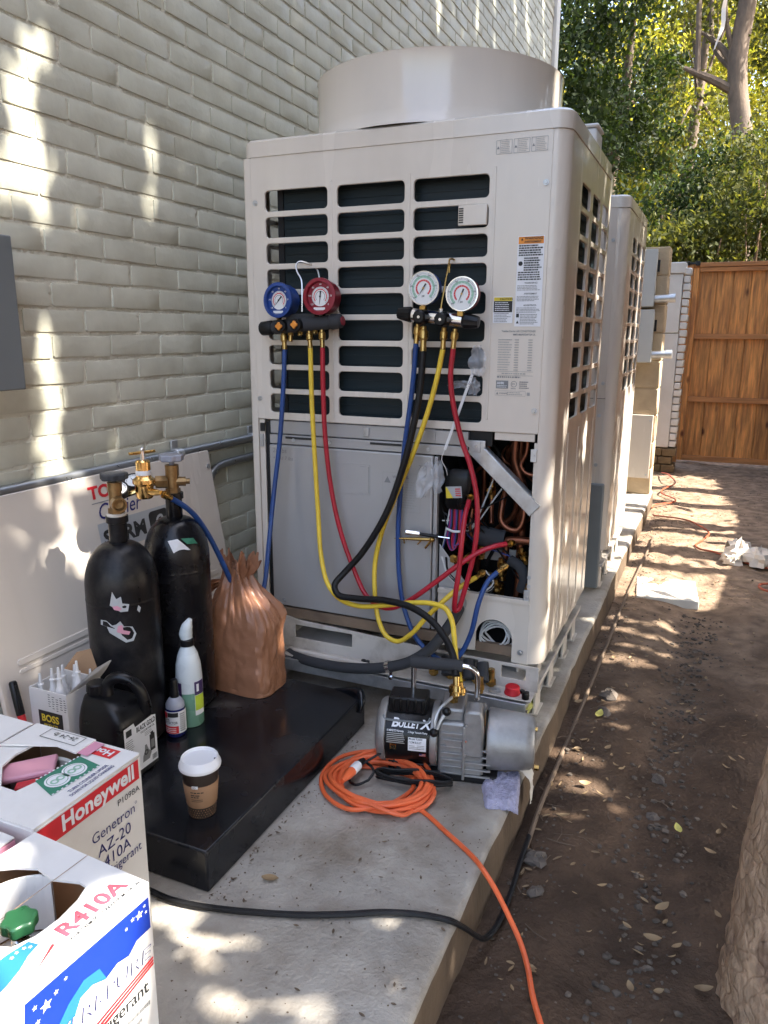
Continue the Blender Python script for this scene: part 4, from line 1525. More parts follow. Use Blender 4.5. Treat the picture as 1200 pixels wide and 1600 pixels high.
m = MB().tube([(0.865, 0.07, 0.60), (0.90, 0.06, 0.585), (0.915, 0.06, 0.55), (0.905, 0.07, 0.51)], 0.017, 10, sub=4)
m.build('pipe_insulation', 'foam_grey', cond)
for k in range(4):
    R = random.Random(k)
    pts = [(0.66 + R.uniform(0, .02), 0.02, 0.60), (0.69, 0.02, 0.52 + R.uniform(0, .03)), (0.78, 0.015, 0.50), (0.83, 0.02, 0.515 + R.uniform(0, .03)), (0.80, 0.03, 0.57)]
    MB().tube(pts, 0.0028, 5, sub=4).build('wire', 'wire_white' if k % 2 else 'black_rubber', cond)
# lower right panel with an arched knock-out
arch = [(0.785, 0.300), (0.785, 0.372)] + [(0.8425 + 0.0575 * math.cos(math.radians(a)), 0.372 + 0.0575 * math.sin(math.radians(a))) for a in range(171, 8, -13)] + [(0.900, 0.372), (0.900, 0.300)]
outer = [(0.662, 0.492), (0.662, 0.318), (0.70, 0.322), (0.745, 0.318), (0.785, 0.322)] + arch[1:-1] + [(0.900, 0.303), (0.948, 0.303), (0.948, 0.492)]
geo = plate(outer, [], 0.004, 0.0008)
m = MB().flat(geo, ((0, 0.002, 0), (1, 0, 0), (0, 0, 1), (0, -1, 0)), 0)
m.box(0.662, 0.945, -0.006, 0.012, 0.4925, 0.505)
m.build('lower_panel', 'unit_paint', cond)
screw(cond, 0.926, -0.0005, 0.338, 0.009)
m = MB().box(0.785, 0.90, 0.012, 0.03, 0.315, 0.345)
m.build('pan_strip', 'pan_rust', cond)
m = MB().cyl((0.735, 0.0, 0.468), (0.735, -0.003, 0.468), 0.021, n=20)
m.build('knockout', 'grey_steel', cond)
m = MB()
R = random.Random(3)
for i in range(4):
    r = 0.035 + 0.006 * i
    pts = [(0.843 + r * math.cos(t + i) * R.uniform(.8, 1.1), 0.03 + 0.012 * math.sin(2 * t + i), 0.368 + 0.8 * r * math.sin(t + i)) for t in [2 * math.pi * k / 9 for k in range(9)]]
    m.tube(pts, 0.0032, 6, sub=4, closed=True)
m.build('coiled_wire', 'wire_white', cond)
# right inner flange with clips
m = MB().box(0.936, 0.9465, 0.003, 0.010, 0.506, 0.970)
m.build('right_flange', 'unit_paint', cond, bevel=0.001)
for z in (0.935, 0.518):
    m = MB().box(0.928, 0.9455, -0.004, 0.0025, z - 0.018, z + 0.018)
    m.cyl((0.937, -0.006, z), (0.937, -0.004, z), 0.004, n=8)
    m.build('clip', 'galvanised', cond, bevel=0.002)
for z in (0.575, 0.548):
    screw(cond, 0.941, 0.0025, z, 0.006)
# base: rust coloured pan edge, white base with slots, ledge, channel
m = MB().box(0.05, 0.660, 0.002, 0.02, 0.322, 0.358)
m.build('pan_strip', 'pan_rust', cond, bevel=0.003)
geo = plate([(0.03, 0.222), (0.985, 0.222), (0.985, 0.300), (0.66, 0.302), (0.30, 0.318), (0.17, 0.322), (0.13, 0.330), (0.03, 0.330)],
            [rrect(0.065, 0.105, 0.268, 0.306, 0.003, 2), rrect(0.155, 0.37, 0.258, 0.305, 0.004, 2), rrect(0.872, 0.948, 0.252, 0.292, 0.003, 2), rrect(0.64, 0.80, 0.232, 0.295, 0.003, 2)], 0.004, 0.0006)
m = MB().flat(geo, ((0, -0.006, 0), (1, 0, 0), (0, 0, 1), (0, -1, 0)), 0)
m.build('base_front', 'unit_paint_dusty', cond)
m = MB().box(0.035, 0.98, -0.075, -0.0085, 0.217, 0.223)
m.build('base_ledge', 'unit_paint_dusty', cond, bevel=0.002)
m = MB()
m.box(0.03, 0.968, -0.088, -0.084, 0.176, 0.2165)
m.box(0.03, 0.968, -0.0835, -0.045, 0.2085, 0.2125)
m.box(0.03, 0.968, -0.0835, -0.045, 0.176, 0.180)
m.build('support_channel', 'galvanised', cond, bevel=0.001)
for x in (0.06, 0.9):
    m = MB().box(x, x + 0.05, -0.08, 0.6, PAD + 0.001, 0.175)
    m.build('skid', 'galvanised', cond)
m = MB()
m.tube([(0.17, -0.04, 0.226), (0.38, -0.045, 0.2265), (0.55, -0.05, 0.226)], 0.0075, 8, sub=3)
m.build('wire_tray', 'unit_paint', cond)
for k, (x, y) in enumerate(((0.42, -0.028), (0.435, -0.03), (0.93, -0.035), (0.945, -0.03), (0.96, -0.036))):
    m = MB()
    m.cyl((x, y, 0.2235), (x, y, 0.232), 0.008, n=6)
    m.build('nut', 'black_steel_dusty', cond)
# capped pipe stubs on the ledge
for k, x in enumerate((0.660, 0.715, 0.755, 0.80, 0.845)):
    m = MB()
    h = (0.03, 0.055, 0.02, 0.045, 0.05)[k]
    m.cyl((x, -0.02, 0.2235), (x, -0.02, 0.228 + h), 0.011, n=12)
    m.cyl((x, -0.02, 0.23), (x, -0.02, 0.243), 0.017, n=6)
    m.build('flare_fitting', 'brass', cond)
for x0 in (0.70, 0.77, 0.815):
    m = MB().tube([(x0, -0.012, 0.29), (x0 + 0.008, -0.03, 0.262), (x0 + 0.012, -0.045, 0.244)], 0.018, 10, sub=3)
    m.build('pipe_insulation', 'foam_grey', cond)

# ================================================================== loose things on the machine
def ring_mesh(m, fr, r0, r1, d, mi, a0=0, a1=360):
    m.flat(disc(r0, r1, 32, a0, a1), fr, d, mi)


def gauge(parent, c, R, depth, case, style, needle, tilt=(0.0, 0.0)):
    """round pressure gauge facing -y"""
    c = Vector(c)
    n = Vector((tilt[0], -1, tilt[1])).normalized()
    u = n.cross(Vector((0, 0, 1))) * -1
    u.normalize()
    v = u.cross(n) * -1
    v = Vector((0, 0, 1)) if v.z < 0 else v
    v = (v - n * v.dot(n)).normalized()
    u = v.cross(n)
    if u.x < 0:
        u = -u
    m = MB()
    if style == 'boot':
        pr = [(0.3 * R, -depth), (0.80 * R, -depth), (0.90 * R, -depth + 0.004), (0.97 * R, -0.010), (1.0 * R, -0.004), (0.985 * R, 0.003), (0.80 * R, 0.004), (0.78 * R, 0.001), (0.77 * R, -0.008), (0.0, -0.008)]
    else:
        pr = [(0.3 * R, -depth), (0.86 * R, -depth), (0.95 * R, -depth + 0.004), (0.97 * R, -0.006), (0.985 * R, -0.0045)]
    m.lathe(pr, 40, c, n)
    g = m.build('gauge', case, parent)
    m = MB()
    if style == 'boot':
        fr = (c - n * 0.0065, u, v, n)
        ring_mesh(m, fr, 0, 0.77 * R, 0.0, 3)
        ring_mesh(m, fr, 0.60 * R, 0.73 * R, 0.0006, 3)
        ring_mesh(m, fr, 0.0, 0.52 * R, 0.0008, 0)
        ring_mesh(m, fr, 0.36 * R, 0.41 * R, 0.0014, 1, -40, 220)
        ring_mesh(m, fr, 0.27 * R, 0.29 * R, 0.0014, 2, -40, 220)
        for k in range(36):
            t = math.radians(-45 + 270 * k / 35)
            a, b = (0.44, 0.50) if k % 5 else (0.42, 0.51)
            e = Vector((math.cos(t), math.sin(t), 0))
            p = Vector((-e.y, e.x, 0)) * 0.008 * R
            m.flat(([tuple(e * a * R - p), tuple(e * b * R - p), tuple(e * b * R + p), tuple(e * a * R + p)], [(0, 1, 2, 3)]), fr, 0.0014, 2)
        for k in range(7):
            t = math.radians(-40 + 260 * k / 6)
            m.flat(move(text(str(k * 20), 0.13 * R, 0.01, align='CENTER'), 0.65 * R * math.cos(t), 0.65 * R * math.sin(t) - 0.04 * R), fr, 0.0014, 0)
        m.flat(rect(-0.40 * R, 0.30 * R, -0.73 * R, -0.58 * R), fr, 0.0012, 0)
    else:
        fr = (c + n * 0.001, u, v, n)
        ring_mesh(m, fr, 0, 0.965 * R, -0.004, 0)
        ring_mesh(m, fr, 0.60 * R, 0.74 * R, -0.0034, 4, -52, 232)
        ring_mesh(m, fr, 0.40 * R, 0.50 * R, -0.0034, 1, -50, 228)
        for k in range(48):
            t = math.radians(-52 + 284 * k / 47)
            e = Vector((math.cos(t), math.sin(t), 0))
            p = Vector((-e.y, e.x, 0)) * 0.008 * R
            for a, b, mm in ((0.80, 0.86 if k % 4 else 0.90, 2), (0.60, 0.68, 0), (0.42, 0.48, 0)):
                if mm == 0 and k % 3:
                    continue
                m.flat(([tuple(e * a * R - p), tuple(e * b * R - p), tuple(e * b * R + p), tuple(e * a * R + p)], [(0, 1, 2, 3)]), fr, -0.0028, mm)
        for k in range(6):
            t = math.radians(-45 + 270 * k / 5)
            m.flat(move(text(str(k * 100), 0.12 * R, 0.01, align='CENTER'), 0.78 * R * math.cos(t), 0.78 * R * math.sin(t) - 0.04 * R), fr, -0.0026, 2)
        m.flat(move(text('psi', 0.16 * R, 0.01, align='CENTER'), 0, -0.5 * R), fr, -0.0026, 2)
        m.flat(disc(0.94 * R, 1.0 * R, 40), fr, -0.003, 5)
    d0 = 0.0024 if style == 'boot' else -0.0016
    k = 0.50 if style == 'boot' else 0.62
    e = Vector((math.cos(math.radians(needle)), math.sin(math.radians(needle)), 0))
    p = Vector((-e.y, e.x, 0))
    m.flat(([tuple(e * -0.30 * R - p * 0.05 * R), tuple(e * k * R), tuple(e * -0.30 * R + p * 0.05 * R)], [(0, 1, 2)]), fr, d0, 2)
    m.flat(disc(0, 0.06 * R, 12), fr, d0 + 0.0006, 2 if style == 'boot' else 6)
    m.build('dial', ['dial_white', 'ink_red', 'ink_black', case if style == 'boot' else 'ink_grey', 'ink_ltgreen', 'chrome', 'brass'], g, smooth=False)
    return g


def coupling(parent, p, q, r=0.0095, name='hose_fitting'):
    """brass swivel nut and ferrule from p to q"""
    p, q = Vector(p), Vector(q)
    d = (q - p)
    m = MB()
    m.tube([p, p + d * 0.18], r * 0.7, 10)
    m.tube([p + d * 0.15, p + d * 0.55], r * 1.0, 6)
    m.tube([p + d * 0.2, p + d * 0.5], r * 1.12, 12)
    m.tube([p + d * 0.54, q], [r * 0.72, r * 0.8], 10)
    return m.build(name, 'brass', parent)


# ---- grey manifold on the left
ga = thing('manifold_gauge', 'grey manifold gauge set with blue and red rubber gauges hooked on the grille', 'gauge set', (0.24, -0.05, 1.29), 'manifold gauge sets hung on the grille')
A = Vector((0.1269, -0.0550, 1.2827))
B = Vector((0.3295, -0.0550, 1.2997))
m = MB()
m.tube([A, A.lerp(B, 0.05), A.lerp(B, 0.95), B], [0.016, 0.021, 0.021, 0.018], 18)
m.obox(A.lerp(B, 0.5) + Vector((0, 0.006, 0.018)), (0.05, 0, 0.0), (0, 0.014, 0), (0, 0, 0.014))
m.build('valve_body', 'foam_grey', ga, bevel=0.002)
m = MB()
d = (B - A).normalized()
m.tube([A - d * 0.040, A - d * 0.036, A - d * 0.004, A + d * 0.002], [0.018, 0.021, 0.022, 0.019], 16)
m.build('end_knob', 'black_rubber', ga)
m = MB()
m.tube([B + d * 0.036, B + d * 0.030, B + d * 0.002, B - d * 0.002], [0.014, 0.021, 0.023, 0.019], 16)
kb = m.build('end_knob', 'foam_grey', ga)
MB().cyl(B + d * 0.0362, B + d * 0.039, 0.013, n=14).build('knob_cap', 'gauge_red', kb)
for px, py in ((447, 505), (471, 503)):
    c = A.lerp(B, (px - 426) / 92.0)
    m = MB()
    m.lathe([(0.017, 0.0), (0.019, 0.022), (0.018, 0.036), (0.0, 0.037)], 16, c, (0, -1, 0))
    kn = m.build('front_knob', 'black_rubber', ga)
    m = MB()
    pts = []
    for k in range(16):
        t = 2 * math.pi * k / 16
        rr = 0.0105 + 0.0022 * math.cos(4 * t)
        pts.append((rr * math.cos(t), rr * math.sin(t)))
    m.prism(pts, (c + Vector((0, -0.0375, 0)), (1, 0, 0), (0, 0, 1), (0, -1, 0)), 0.0, 0.007)
    m.build('knob_wing', 'ink_orange', kn, bevel=0.002)
gauge(ga, (0.1676, -0.0880, 1.3621), 0.052, 0.05, 'gauge_blue', 'boot', 228, (-0.10, 0.05))
gauge(ga, (0.3062, -0.0850, 1.3714), 0.053, 0.05, 'gauge_red', 'boot', 265, (0.02, 0.05))
for px in (436, 505):
    a = Vector((0.1533, -0.0600, 1.3054)) if px == 436 else Vector((0.3047, -0.0600, 1.3198))
    MB().cyl(a, a + Vector((0, 0.01, 0.045)), 0.008, n=8).build('gauge_stem', 'brass', ga)
m = MB().tube([(0.2325, -0.0580, 1.3294), (0.2325, -0.0560, 1.3791), (0.2278, -0.0500, 1.4197), (0.2074, -0.0400, 1.4464), (0.1999, -0.0300, 1.4657), (0.2054, -0.0200, 1.4755), (0.232, -0.004, 1.469), (0.247, 0.012, 1.455), (0.255, 0.014, 1.425)], 0.0026, 8, sub=6)
m.build('hook', 'steel_wire', ga)
for k, (px, py) in enumerate(((455, 517), (470, 518), (493, 516))):
    c = A.lerp(B, (px - 426) / 92.0)
    m = MB().cyl(c + Vector((0, 0, -0.018)), c + Vector((0, -0.004, (-0.046, -0.032, -0.030)[k])), 0.0065, n=10)
    m.cyl(c + Vector((0, 0, -0.020)), c + Vector((0, -0.001, -0.028)), 0.0085, n=6)
    m.build('port', 'brass', ga)

# ---- chrome manifold on the right
gb = thing('manifold_gauge', 'chrome manifold gauge set with white dials and black knobs hooked on the grille', 'gauge set', (0.67, -0.05, 1.29), 'manifold gauge sets hung on the grille')
A = Vector((0.5866, -0.0550, 1.3188))
B = Vector((0.7357, -0.0550, 1.3029))
d = (B - A).normalized()
m = MB()
m.tube([A, B], 0.019, 20)
m.build('valve_body', 'chrome', gb, bevel=0.001)
for s, e in ((-1, A), (1, B)):
    m = MB()
    o = d * s
    vs = []
    L, n = 0.046, 20
    for i, (x, r) in enumerate(((0.0, 0.017), (0.006, 0.021), (0.034, 0.017), (0.044, 0.0145), (0.046, 0.0))):
        for k in range(n):
            t = 2 * math.pi * k / n
            rr = r * (1 + (0.06 if k % 2 else -0.05) * (1 if 0 < i < 4 else 0))
            a = o.orthogonal().normalized()
            b = o.cross(a)
            vs.append(e + o * x + rr * (math.cos(t) * a + math.sin(t) * b))
    m.add(vs, [(i * n + k, i * n + (k + 1) % n, (i + 1) * n + (k + 1) % n, (i + 1) * n + k) for i in range(4) for k in range(n)])
    m.build('end_knob', 'black_plastic', gb, sharp=25)
for f_ in (0.24, 0.66):
    c = A.lerp(B, f_) + Vector((0, 0, -0.003))
    m = MB()
    n = 24
    vs = []
    for x, r in ((0.016, 0.012), (0.018, 0.021), (0.045, 0.0185), (0.049, 0.014), (0.0495, 0.0)):
        for k in range(n):
            t = 2 * math.pi * k / n
            rr = r * (1 + (0.05 if k % 2 else -0.04) * (1 if r > 0.015 else 0))
            vs.append(c + Vector((rr * math.cos(t), -x, rr * math.sin(t))))
    m.add(vs, [(i * n + k, i * n + (k + 1) % n, (i + 1) * n + (k + 1) % n, (i + 1) * n + k) for i in range(4) for k in range(n)])
    kn = m.build('front_knob', 'black_plastic', gb, sharp=25)
    MB().cyl(c + Vector((0, -0.0497, 0)), c + Vector((0, -0.0505, 0)), 0.004, n=10).build('knob_screw', 'chrome', kn)
gauge(gb, (0.6274, -0.0850, 1.3891), 0.0455, 0.036, 'gauge_blue', 'plain', 237, (-0.02, 0.03))
gauge(gb, (0.7378, -0.0850, 1.3724), 0.0455, 0.036, 'gauge_red', 'plain', 248, (0.0, 0.03))
for a in (Vector((0.6209, -0.0700, 1.3320)), Vector((0.7309, -0.0700, 1.3179))):
    m = MB().cyl(a + Vector((0, 0.008, -0.016)), a + Vector((0, 0.006, 0.03)), 0.0065, n=10)
    m.obox(a + Vector((0, 0.006, 0.004)), (0.008, 0, 0), (0, 0.007, 0), (0, 0, 0.006))
    m.build('gauge_stem', 'brass', gb)
m = MB().tube([(0.6701, -0.0600, 1.3252), (0.6716, -0.0600, 1.3388), (0.6763, -0.0500, 1.3868), (0.6808, -0.0300, 1.4504), (0.6806, -0.0200, 1.4680), (0.688, -0.006, 1.468), (0.672, 0.012, 1.466), (0.668, 0.014, 1.435)], 0.0026, 8, sub=5)
m.build('hook', 'brass', gb)
m = MB()
m.cyl((0.6702, -0.0600, 1.3200), (0.6717, -0.0600, 1.3354), 0.006, n=8)
m.build('hook_base', 'steel_wire', gb)

# ---- hoses
HG = 'refrigerant hoses draped from the gauge sets'


def hose(label, matn, start, pts, end=None, r=0.0076, cat='hose', rubber=False):
    t = thing('refrigerant_hose', label, cat, pts[len(pts) // 2], HG)
    MB().tube(pts, r, 10, sub=8).build('hose', matn, t)
    coupling(t, start, pts[0], 0.0098 if r < 0.009 else 0.012)
    if end:
        coupling(t, end, pts[-1], 0.0098 if r < 0.009 else 0.012)
    return t


hose('blue hose looping from the grey gauge set to the tank regulator', 'hose_blue', (0.1650, -0.0550, 1.2695),
     [(0.1710, -0.0600, 1.2183), (0.1635, -0.0600, 1.1139), (0.1474, -0.0650, 0.9349), (0.1304, -0.0800, 0.7720), (0.1246, -0.1100, 0.6099), (0.1286, -0.1500, 0.4829), (0.1280, -0.1900, 0.4208), (0.1255, -0.2200, 0.4052), (0.1184, -0.2500, 0.4356), (0.1069, -0.2800, 0.5058), (0.1031, -0.3300, 0.6046), (0.0929, -0.3800, 0.7036), (0.0860, -0.4300, 0.7722), (0.0801, -0.4700, 0.8074), (0.0731, -0.5050, 0.8315)],
     (0.0609, -0.5300, 0.8510))
hose('yellow hose from the grey gauge set curving across to the vacuum pump', 'hose_yellow', (0.2537, -0.0550, 1.2737),
     [(0.2599, -0.0600, 1.2232), (0.2616, -0.0600, 1.0784), (0.2677, -0.0600, 0.9217), (0.2806, -0.0650, 0.7209), (0.2978, -0.0800, 0.5806), (0.3300, -0.1000, 0.5022), (0.3803, -0.1200, 0.4675), (0.4556, -0.1400, 0.4606), (0.5448, -0.1500, 0.4796), (0.6304, -0.1550, 0.5023), (0.6995, -0.1600, 0.5124), (0.7438, -0.1700, 0.5071), (0.7704, -0.1900, 0.4818), (0.7923, -0.2300, 0.4432), (0.8187, -0.2900, 0.4062), (0.8436, -0.3300, 0.3709)],
     (0.853, -0.335, 0.338))
hose('red hose from the grey gauge set crossing to a valve in the opening', 'hose_red', (0.2971, -0.0550, 1.2776),
     [(0.3012, -0.0600, 1.2256), (0.2989, -0.0550, 1.0987), (0.3009, -0.0500, 0.9621), (0.3163, -0.0450, 0.8022), (0.3486, -0.0450, 0.6613), (0.3974, -0.0500, 0.5429), (0.4443, -0.0600, 0.4679), (0.4994, -0.0850, 0.4487), (0.5486, -0.1000, 0.4551), (0.6067, -0.1000, 0.4885), (0.6831, -0.0900, 0.5525), (0.7475, -0.0800, 0.6094), (0.8076, -0.0600, 0.6541), (0.8490, -0.0400, 0.6712), (0.8739, -0.0200, 0.6748)],
     (0.8892, 0.0100, 0.6709))
hose('blue hose from the chrome gauge set hanging to a loop and up into the opening', 'hose_blue', (0.6025, -0.0550, 1.2943),
     [(0.5995, -0.0600, 1.2399), (0.5893, -0.0500, 1.1446), (0.5748, -0.0400, 1.0517), (0.5599, -0.0350, 0.9563), (0.5452, -0.0300, 0.8111), (0.5383, -0.0300, 0.6746), (0.5461, -0.0350, 0.5354), (0.5663, -0.0450, 0.4434), (0.6118, -0.0600, 0.3572), (0.6769, -0.0750, 0.3136), (0.7220, -0.0800, 0.3031), (0.7578, -0.0800, 0.3263), (0.7903, -0.0700, 0.3977), (0.8093, -0.0600, 0.4977), (0.8284, -0.0400, 0.5595), (0.8508, -0.0200, 0.5861)],
     (0.8743, 0.0050, 0.6037))
hose('thick black vacuum hose from the chrome gauge set to the pump inlet', 'black_rubber', (0.6199, -0.0550, 1.2874),
     [(0.6230, -0.0650, 1.2191), (0.6172, -0.0700, 1.1105), (0.5993, -0.0750, 1.0008), (0.5690, -0.0800, 0.8778), (0.5190, -0.0850, 0.7390), (0.4454, -0.0950, 0.6133), (0.3936, -0.1100, 0.5494), (0.3703, -0.1300, 0.5129), (0.3888, -0.1450, 0.4893), (0.4519, -0.1500, 0.4879), (0.5490, -0.1600, 0.4996), (0.6383, -0.1800, 0.5001), (0.7108, -0.2050, 0.4813), (0.7676, -0.2400, 0.4503), (0.8093, -0.2900, 0.4212), (0.8357, -0.3400, 0.3884)],
     (0.845, -0.362, 0.345), r=0.0100)
hose('yellow hose from the chrome gauge set dipping low and up into the opening', 'hose_yellow', (0.6806, -0.0550, 1.2840),
     [(0.6800, -0.0600, 1.2250), (0.6648, -0.0600, 1.1472), (0.6380, -0.0600, 1.0471), (0.5927, -0.0550, 0.9231), (0.5370, -0.0500, 0.7925), (0.4935, -0.0500, 0.6785), (0.4725, -0.0550, 0.5750), (0.4796, -0.0700, 0.4764), (0.4996, -0.0850, 0.4004), (0.5301, -0.0950, 0.3586), (0.5708, -0.1000, 0.3507), (0.6124, -0.1000, 0.3808), (0.6570, -0.0950, 0.4377), (0.7068, -0.0850, 0.4945), (0.7491, -0.0600, 0.5366), (0.7872, -0.0200, 0.5617)],
     (0.8037, 0.0100, 0.5731))
hose('dark red hose from the chrome gauge set folding sharply in front of the opening', 'hose_red', (0.7124, -0.0550, 1.2807),
     [(0.7100, -0.0600, 1.2272), (0.7030, -0.0550, 1.1480), (0.7108, -0.0500, 1.0766), (0.7390, -0.0450, 0.9684), (0.7639, -0.0450, 0.9056), (0.7872, -0.0500, 0.8245), (0.7951, -0.0550, 0.7509), (0.7904, -0.0600, 0.6520), (0.7769, -0.0650, 0.5777), (0.7611, -0.0700, 0.5057), (0.7518, -0.0750, 0.4740), (0.7443, -0.0820, 0.4712), (0.7458, -0.0900, 0.5120), (0.7535, -0.0850, 0.5960), (0.7571, -0.0750, 0.6905), (0.7568, -0.0500, 0.7554), (0.7548, -0.0100, 0.7891)],
     (0.7499, 0.0300, 0.8021))

# plastic film and cable tie strip hanging from the grille
t = thing('plastic_film', 'crumpled clear plastic film tied to the grille above the service opening', 'plastic film', (0.76, -0.03, 1.1))


def film(cx, cz, wx, hz, cy, seed, taper=0.3, lean=0.0):
    m = MB()
    n1, n2 = 9, 10
    vs = []
    for j in range(n2):
        f_ = j / (n2 - 1)
        wd = wx * (taper + (1 - taper) * math.sin(f_ * 2.6 + 0.2))
        for i in range(n1):
            u = i / (n1 - 1) - 0.5
            vs.append((cx + u * wd + lean * f_ + 0.004 * fbm(i * 0.9, j * 0.9, seed), cy + 0.022 * fbm(i * 0.7 + seed, j * 0.5, seed), cz + hz * (0.5 - f_) + 0.006 * fbm(i, j * 0.8, seed + 4)))
    m.add(vs, [(j * n1 + i, j * n1 + i + 1, (j + 1) * n1 + i + 1, (j + 1) * n1 + i) for j in range(n2 - 1) for i in range(n1 - 1)])
    m.build('film', 'plastic_clear', t, sharp=180)


film(0.772, 1.195, 0.05, 0.085, -0.03, 1, 0.25, 0.0)
film(0.762, 1.125, 0.04, 0.05, -0.03, 2, 0.2, 0.0)
film(0.735, 1.128, 0.075, 0.022, -0.03, 3, 0.4, -0.02)
film(0.632, 0.845, 0.055, 0.11, -0.028, 4, 0.15, -0.02)
film(0.660, 0.855, 0.04, 0.10, -0.022, 6, 0.2, 0.0)
m = MB()
q0, q1 = Vector((0.7599, -0.0350, 1.1574)), Vector((0.6825, -0.0300, 0.9388))
dd = (q1 - q0).normalized()
m.obox((q0 + q1) / 2, dd * ((q1 - q0).length / 2), Vector((0, 0, 1)).cross(dd).cross(dd).normalized() * 0.0042, Vector((0, 0.001, 0)))
m.tube([q1, (0.6699, -0.0200, 0.9082), (0.6794, -0.0050, 0.8779), (0.6788, 0.0100, 0.8562)], 0.0015, 5, sub=3)
m.build('tie_strip', 'tie_white', t)

# brass valve tool stuck into the control box edge
t = thing('valve_tool', 'small brass and silver valve core tool stuck in the grey control box edge', 'tool', (0.6075, -0.0300, 0.6702))
p = Vector((0.5695, -0.0500, 0.6848))
q = Vector((0.6716, -0.0200, 0.6730))
d = (q - p).normalized()
m = MB().tube([p, p + d * 0.045], 0.0095, 14)
m.build('handle', 'chrome', t, bevel=0.002)
m = MB().tube([p + d * 0.043, p + d * 0.10], 0.005, 10)
m.build('barrel', 'black_plastic', t)
MB().tube([p + d * 0.10, p + d * 0.135], 0.003, 8).build('tip', 'chrome', t)
m = MB()
a, b = Vector((0.5278, -0.0350, 0.6563)), Vector((0.6452, -0.0200, 0.6620))
m.tube([a, a.lerp(b, 0.3), b], [0.0012, 0.004, 0.006], 8)
m.tube([a.lerp(b, 0.25), (0.5638, -0.0400, 0.6455)], 0.0025, 6)
m.tube([a.lerp(b, 0.75), (0.6037, -0.0350, 0.6449)], 0.0025, 6)
m.tube([b, (0.6268, -0.0300, 0.6343)], 0.004, 6)
m.sphere(b, 0.009)
m.build('brass_body', 'brass', t)

# foam clad drain line in front of the base
t = thing('drain_line', 'grey foam clad drain line clamped along the front of the condenser base', 'pipe', (0.45, -0.1, 0.25))
m = MB().tube([(0.1272, -0.0300, 0.2091), (0.1847, -0.0600, 0.2130), (0.2985, -0.1000, 0.2257), (0.4258, -0.1250, 0.2448), (0.5395, -0.1350, 0.2728), (0.6213, -0.1300, 0.3050), (0.6804, -0.1150, 0.3510), (0.7096, -0.0800, 0.3918), (0.7333, -0.0400, 0.4386), (0.7321, 0.0000, 0.4494)], 0.0165, 14, sub=6)
m.build('pipe', 'foam_grey', t)
for a, b in (((0.5480, -0.1350, 0.2765), (0.5607, -0.1350, 0.2811)), ((0.1272, -0.0300, 0.2091), (0.1512, -0.0450, 0.2124))):
    m = MB().tube([a, b], 0.0188, 16)
    c = Vector(b)
    m.obox(c + Vector((0.004, -0.004, -0.028)), (0.005, 0, 0), (0, 0.003, 0), (0, 0, 0.012))
    m.cyl(c + Vector((0.004, -0.012, -0.034)), c + Vector((0.004, 0.004, -0.034)), 0.0055, n=6)
    m.build('clamp', 'chrome', t)
t = thing('foam_tube', 'short black foam pipe sleeve lying on the condenser base ledge', 'pipe', (0.7193, -0.0600, 0.3027))

# red cap, washer and black nut on the ledge
def at_ledge(x, y):
    return (x, y, 0.2235)


t = thing('bottle_top', 'small red plastic cap on the white base ledge', 'cap', at_ledge(0.918, -0.045))
m = MB().lathe([(0.0, 0.0), (0.0235, 0.0), (0.024, 0.004), (0.0225, 0.006), (0.0215, 0.022), (0.019, 0.0245), (0.0, 0.025)], 24, at_ledge(0.918, -0.045))
m.build('cap', 'ink_red', t)
t = thing('black_nut', 'small black plug beside the red cap on the ledge', 'cap', at_ledge(0.962, -0.062))
m = MB().lathe([(0.0, 0.0), (0.011, 0.0), (0.0115, 0.012), (0.009, 0.019), (0.0, 0.0195)], 14, at_ledge(0.962, -0.062))
m.build('plug', 'black_plastic', t)
t = thing('washer', 'flat grey washer left of the red cap on the ledge', 'washer', at_ledge(0.865, -0.052))
m = MB().lathe([(0.008, 0.0), (0.019, 0.0), (0.019, 0.004), (0.008, 0.004), (0.008, 0.0)], 20, at_ledge(0.865, -0.052))
m.build('ring', 'galvanised', t)

# spirit level tool lying under the channel
t = thing('spirit_level', 'silver level with a yellow green edge poking out behind the pump', 'level', (0.92, 0.0, PAD))
m = MB()
m.obox((0.912, -0.02, PAD + 0.028), (0.019, 0, 0), (0.008, 0.15, 0), (0, 0, 0.027))
m.build('body', 'galvanised', t, bevel=0.002)
m = MB().cyl((0.908, -0.06, PAD + 0.0555), (0.908, -0.06, PAD + 0.061), 0.011, n=8)
m.cyl((0.908, -0.06, PAD + 0.061), (0.908, -0.06, PAD + 0.066), 0.006, n=8)
m.build('bolt', 'galvanised', t)
m = MB().tube([(0.938, -0.17, PAD + 0.030), (0.944, -0.02, PAD + 0.030), (0.95, 0.13, PAD + 0.030)], 0.013, 12)
m.build('edge_bar', 'level_lime', t)
bpy.data.objects.remove(bpy.data.objects['foam_tube'])

# ================================================================== vacuum pump
PX = Vector((0.624, -0.362, PAD))
ang = math.atan2(0.092, 0.412)
pump = thing('vacuum_pump', 'grey and black electric vacuum pump with handle on the concrete pad', 'pump', PX)
U = Vector((math.cos(ang), math.sin(ang), 0))
Vn = Vector((-math.sin(ang), math.cos(ang), 0))


def pp(x, y, z):
    return PX + U * x + Vn * y + Vector((0, 0, z))


AX = 0.098


def ppc(x, r, t):
    """point on a cylinder about the pump axis, t in degrees from the top towards the viewer"""
    t = math.radians(t)
    return pp(x, -r * math.sin(t), AX + r * math.cos(t))


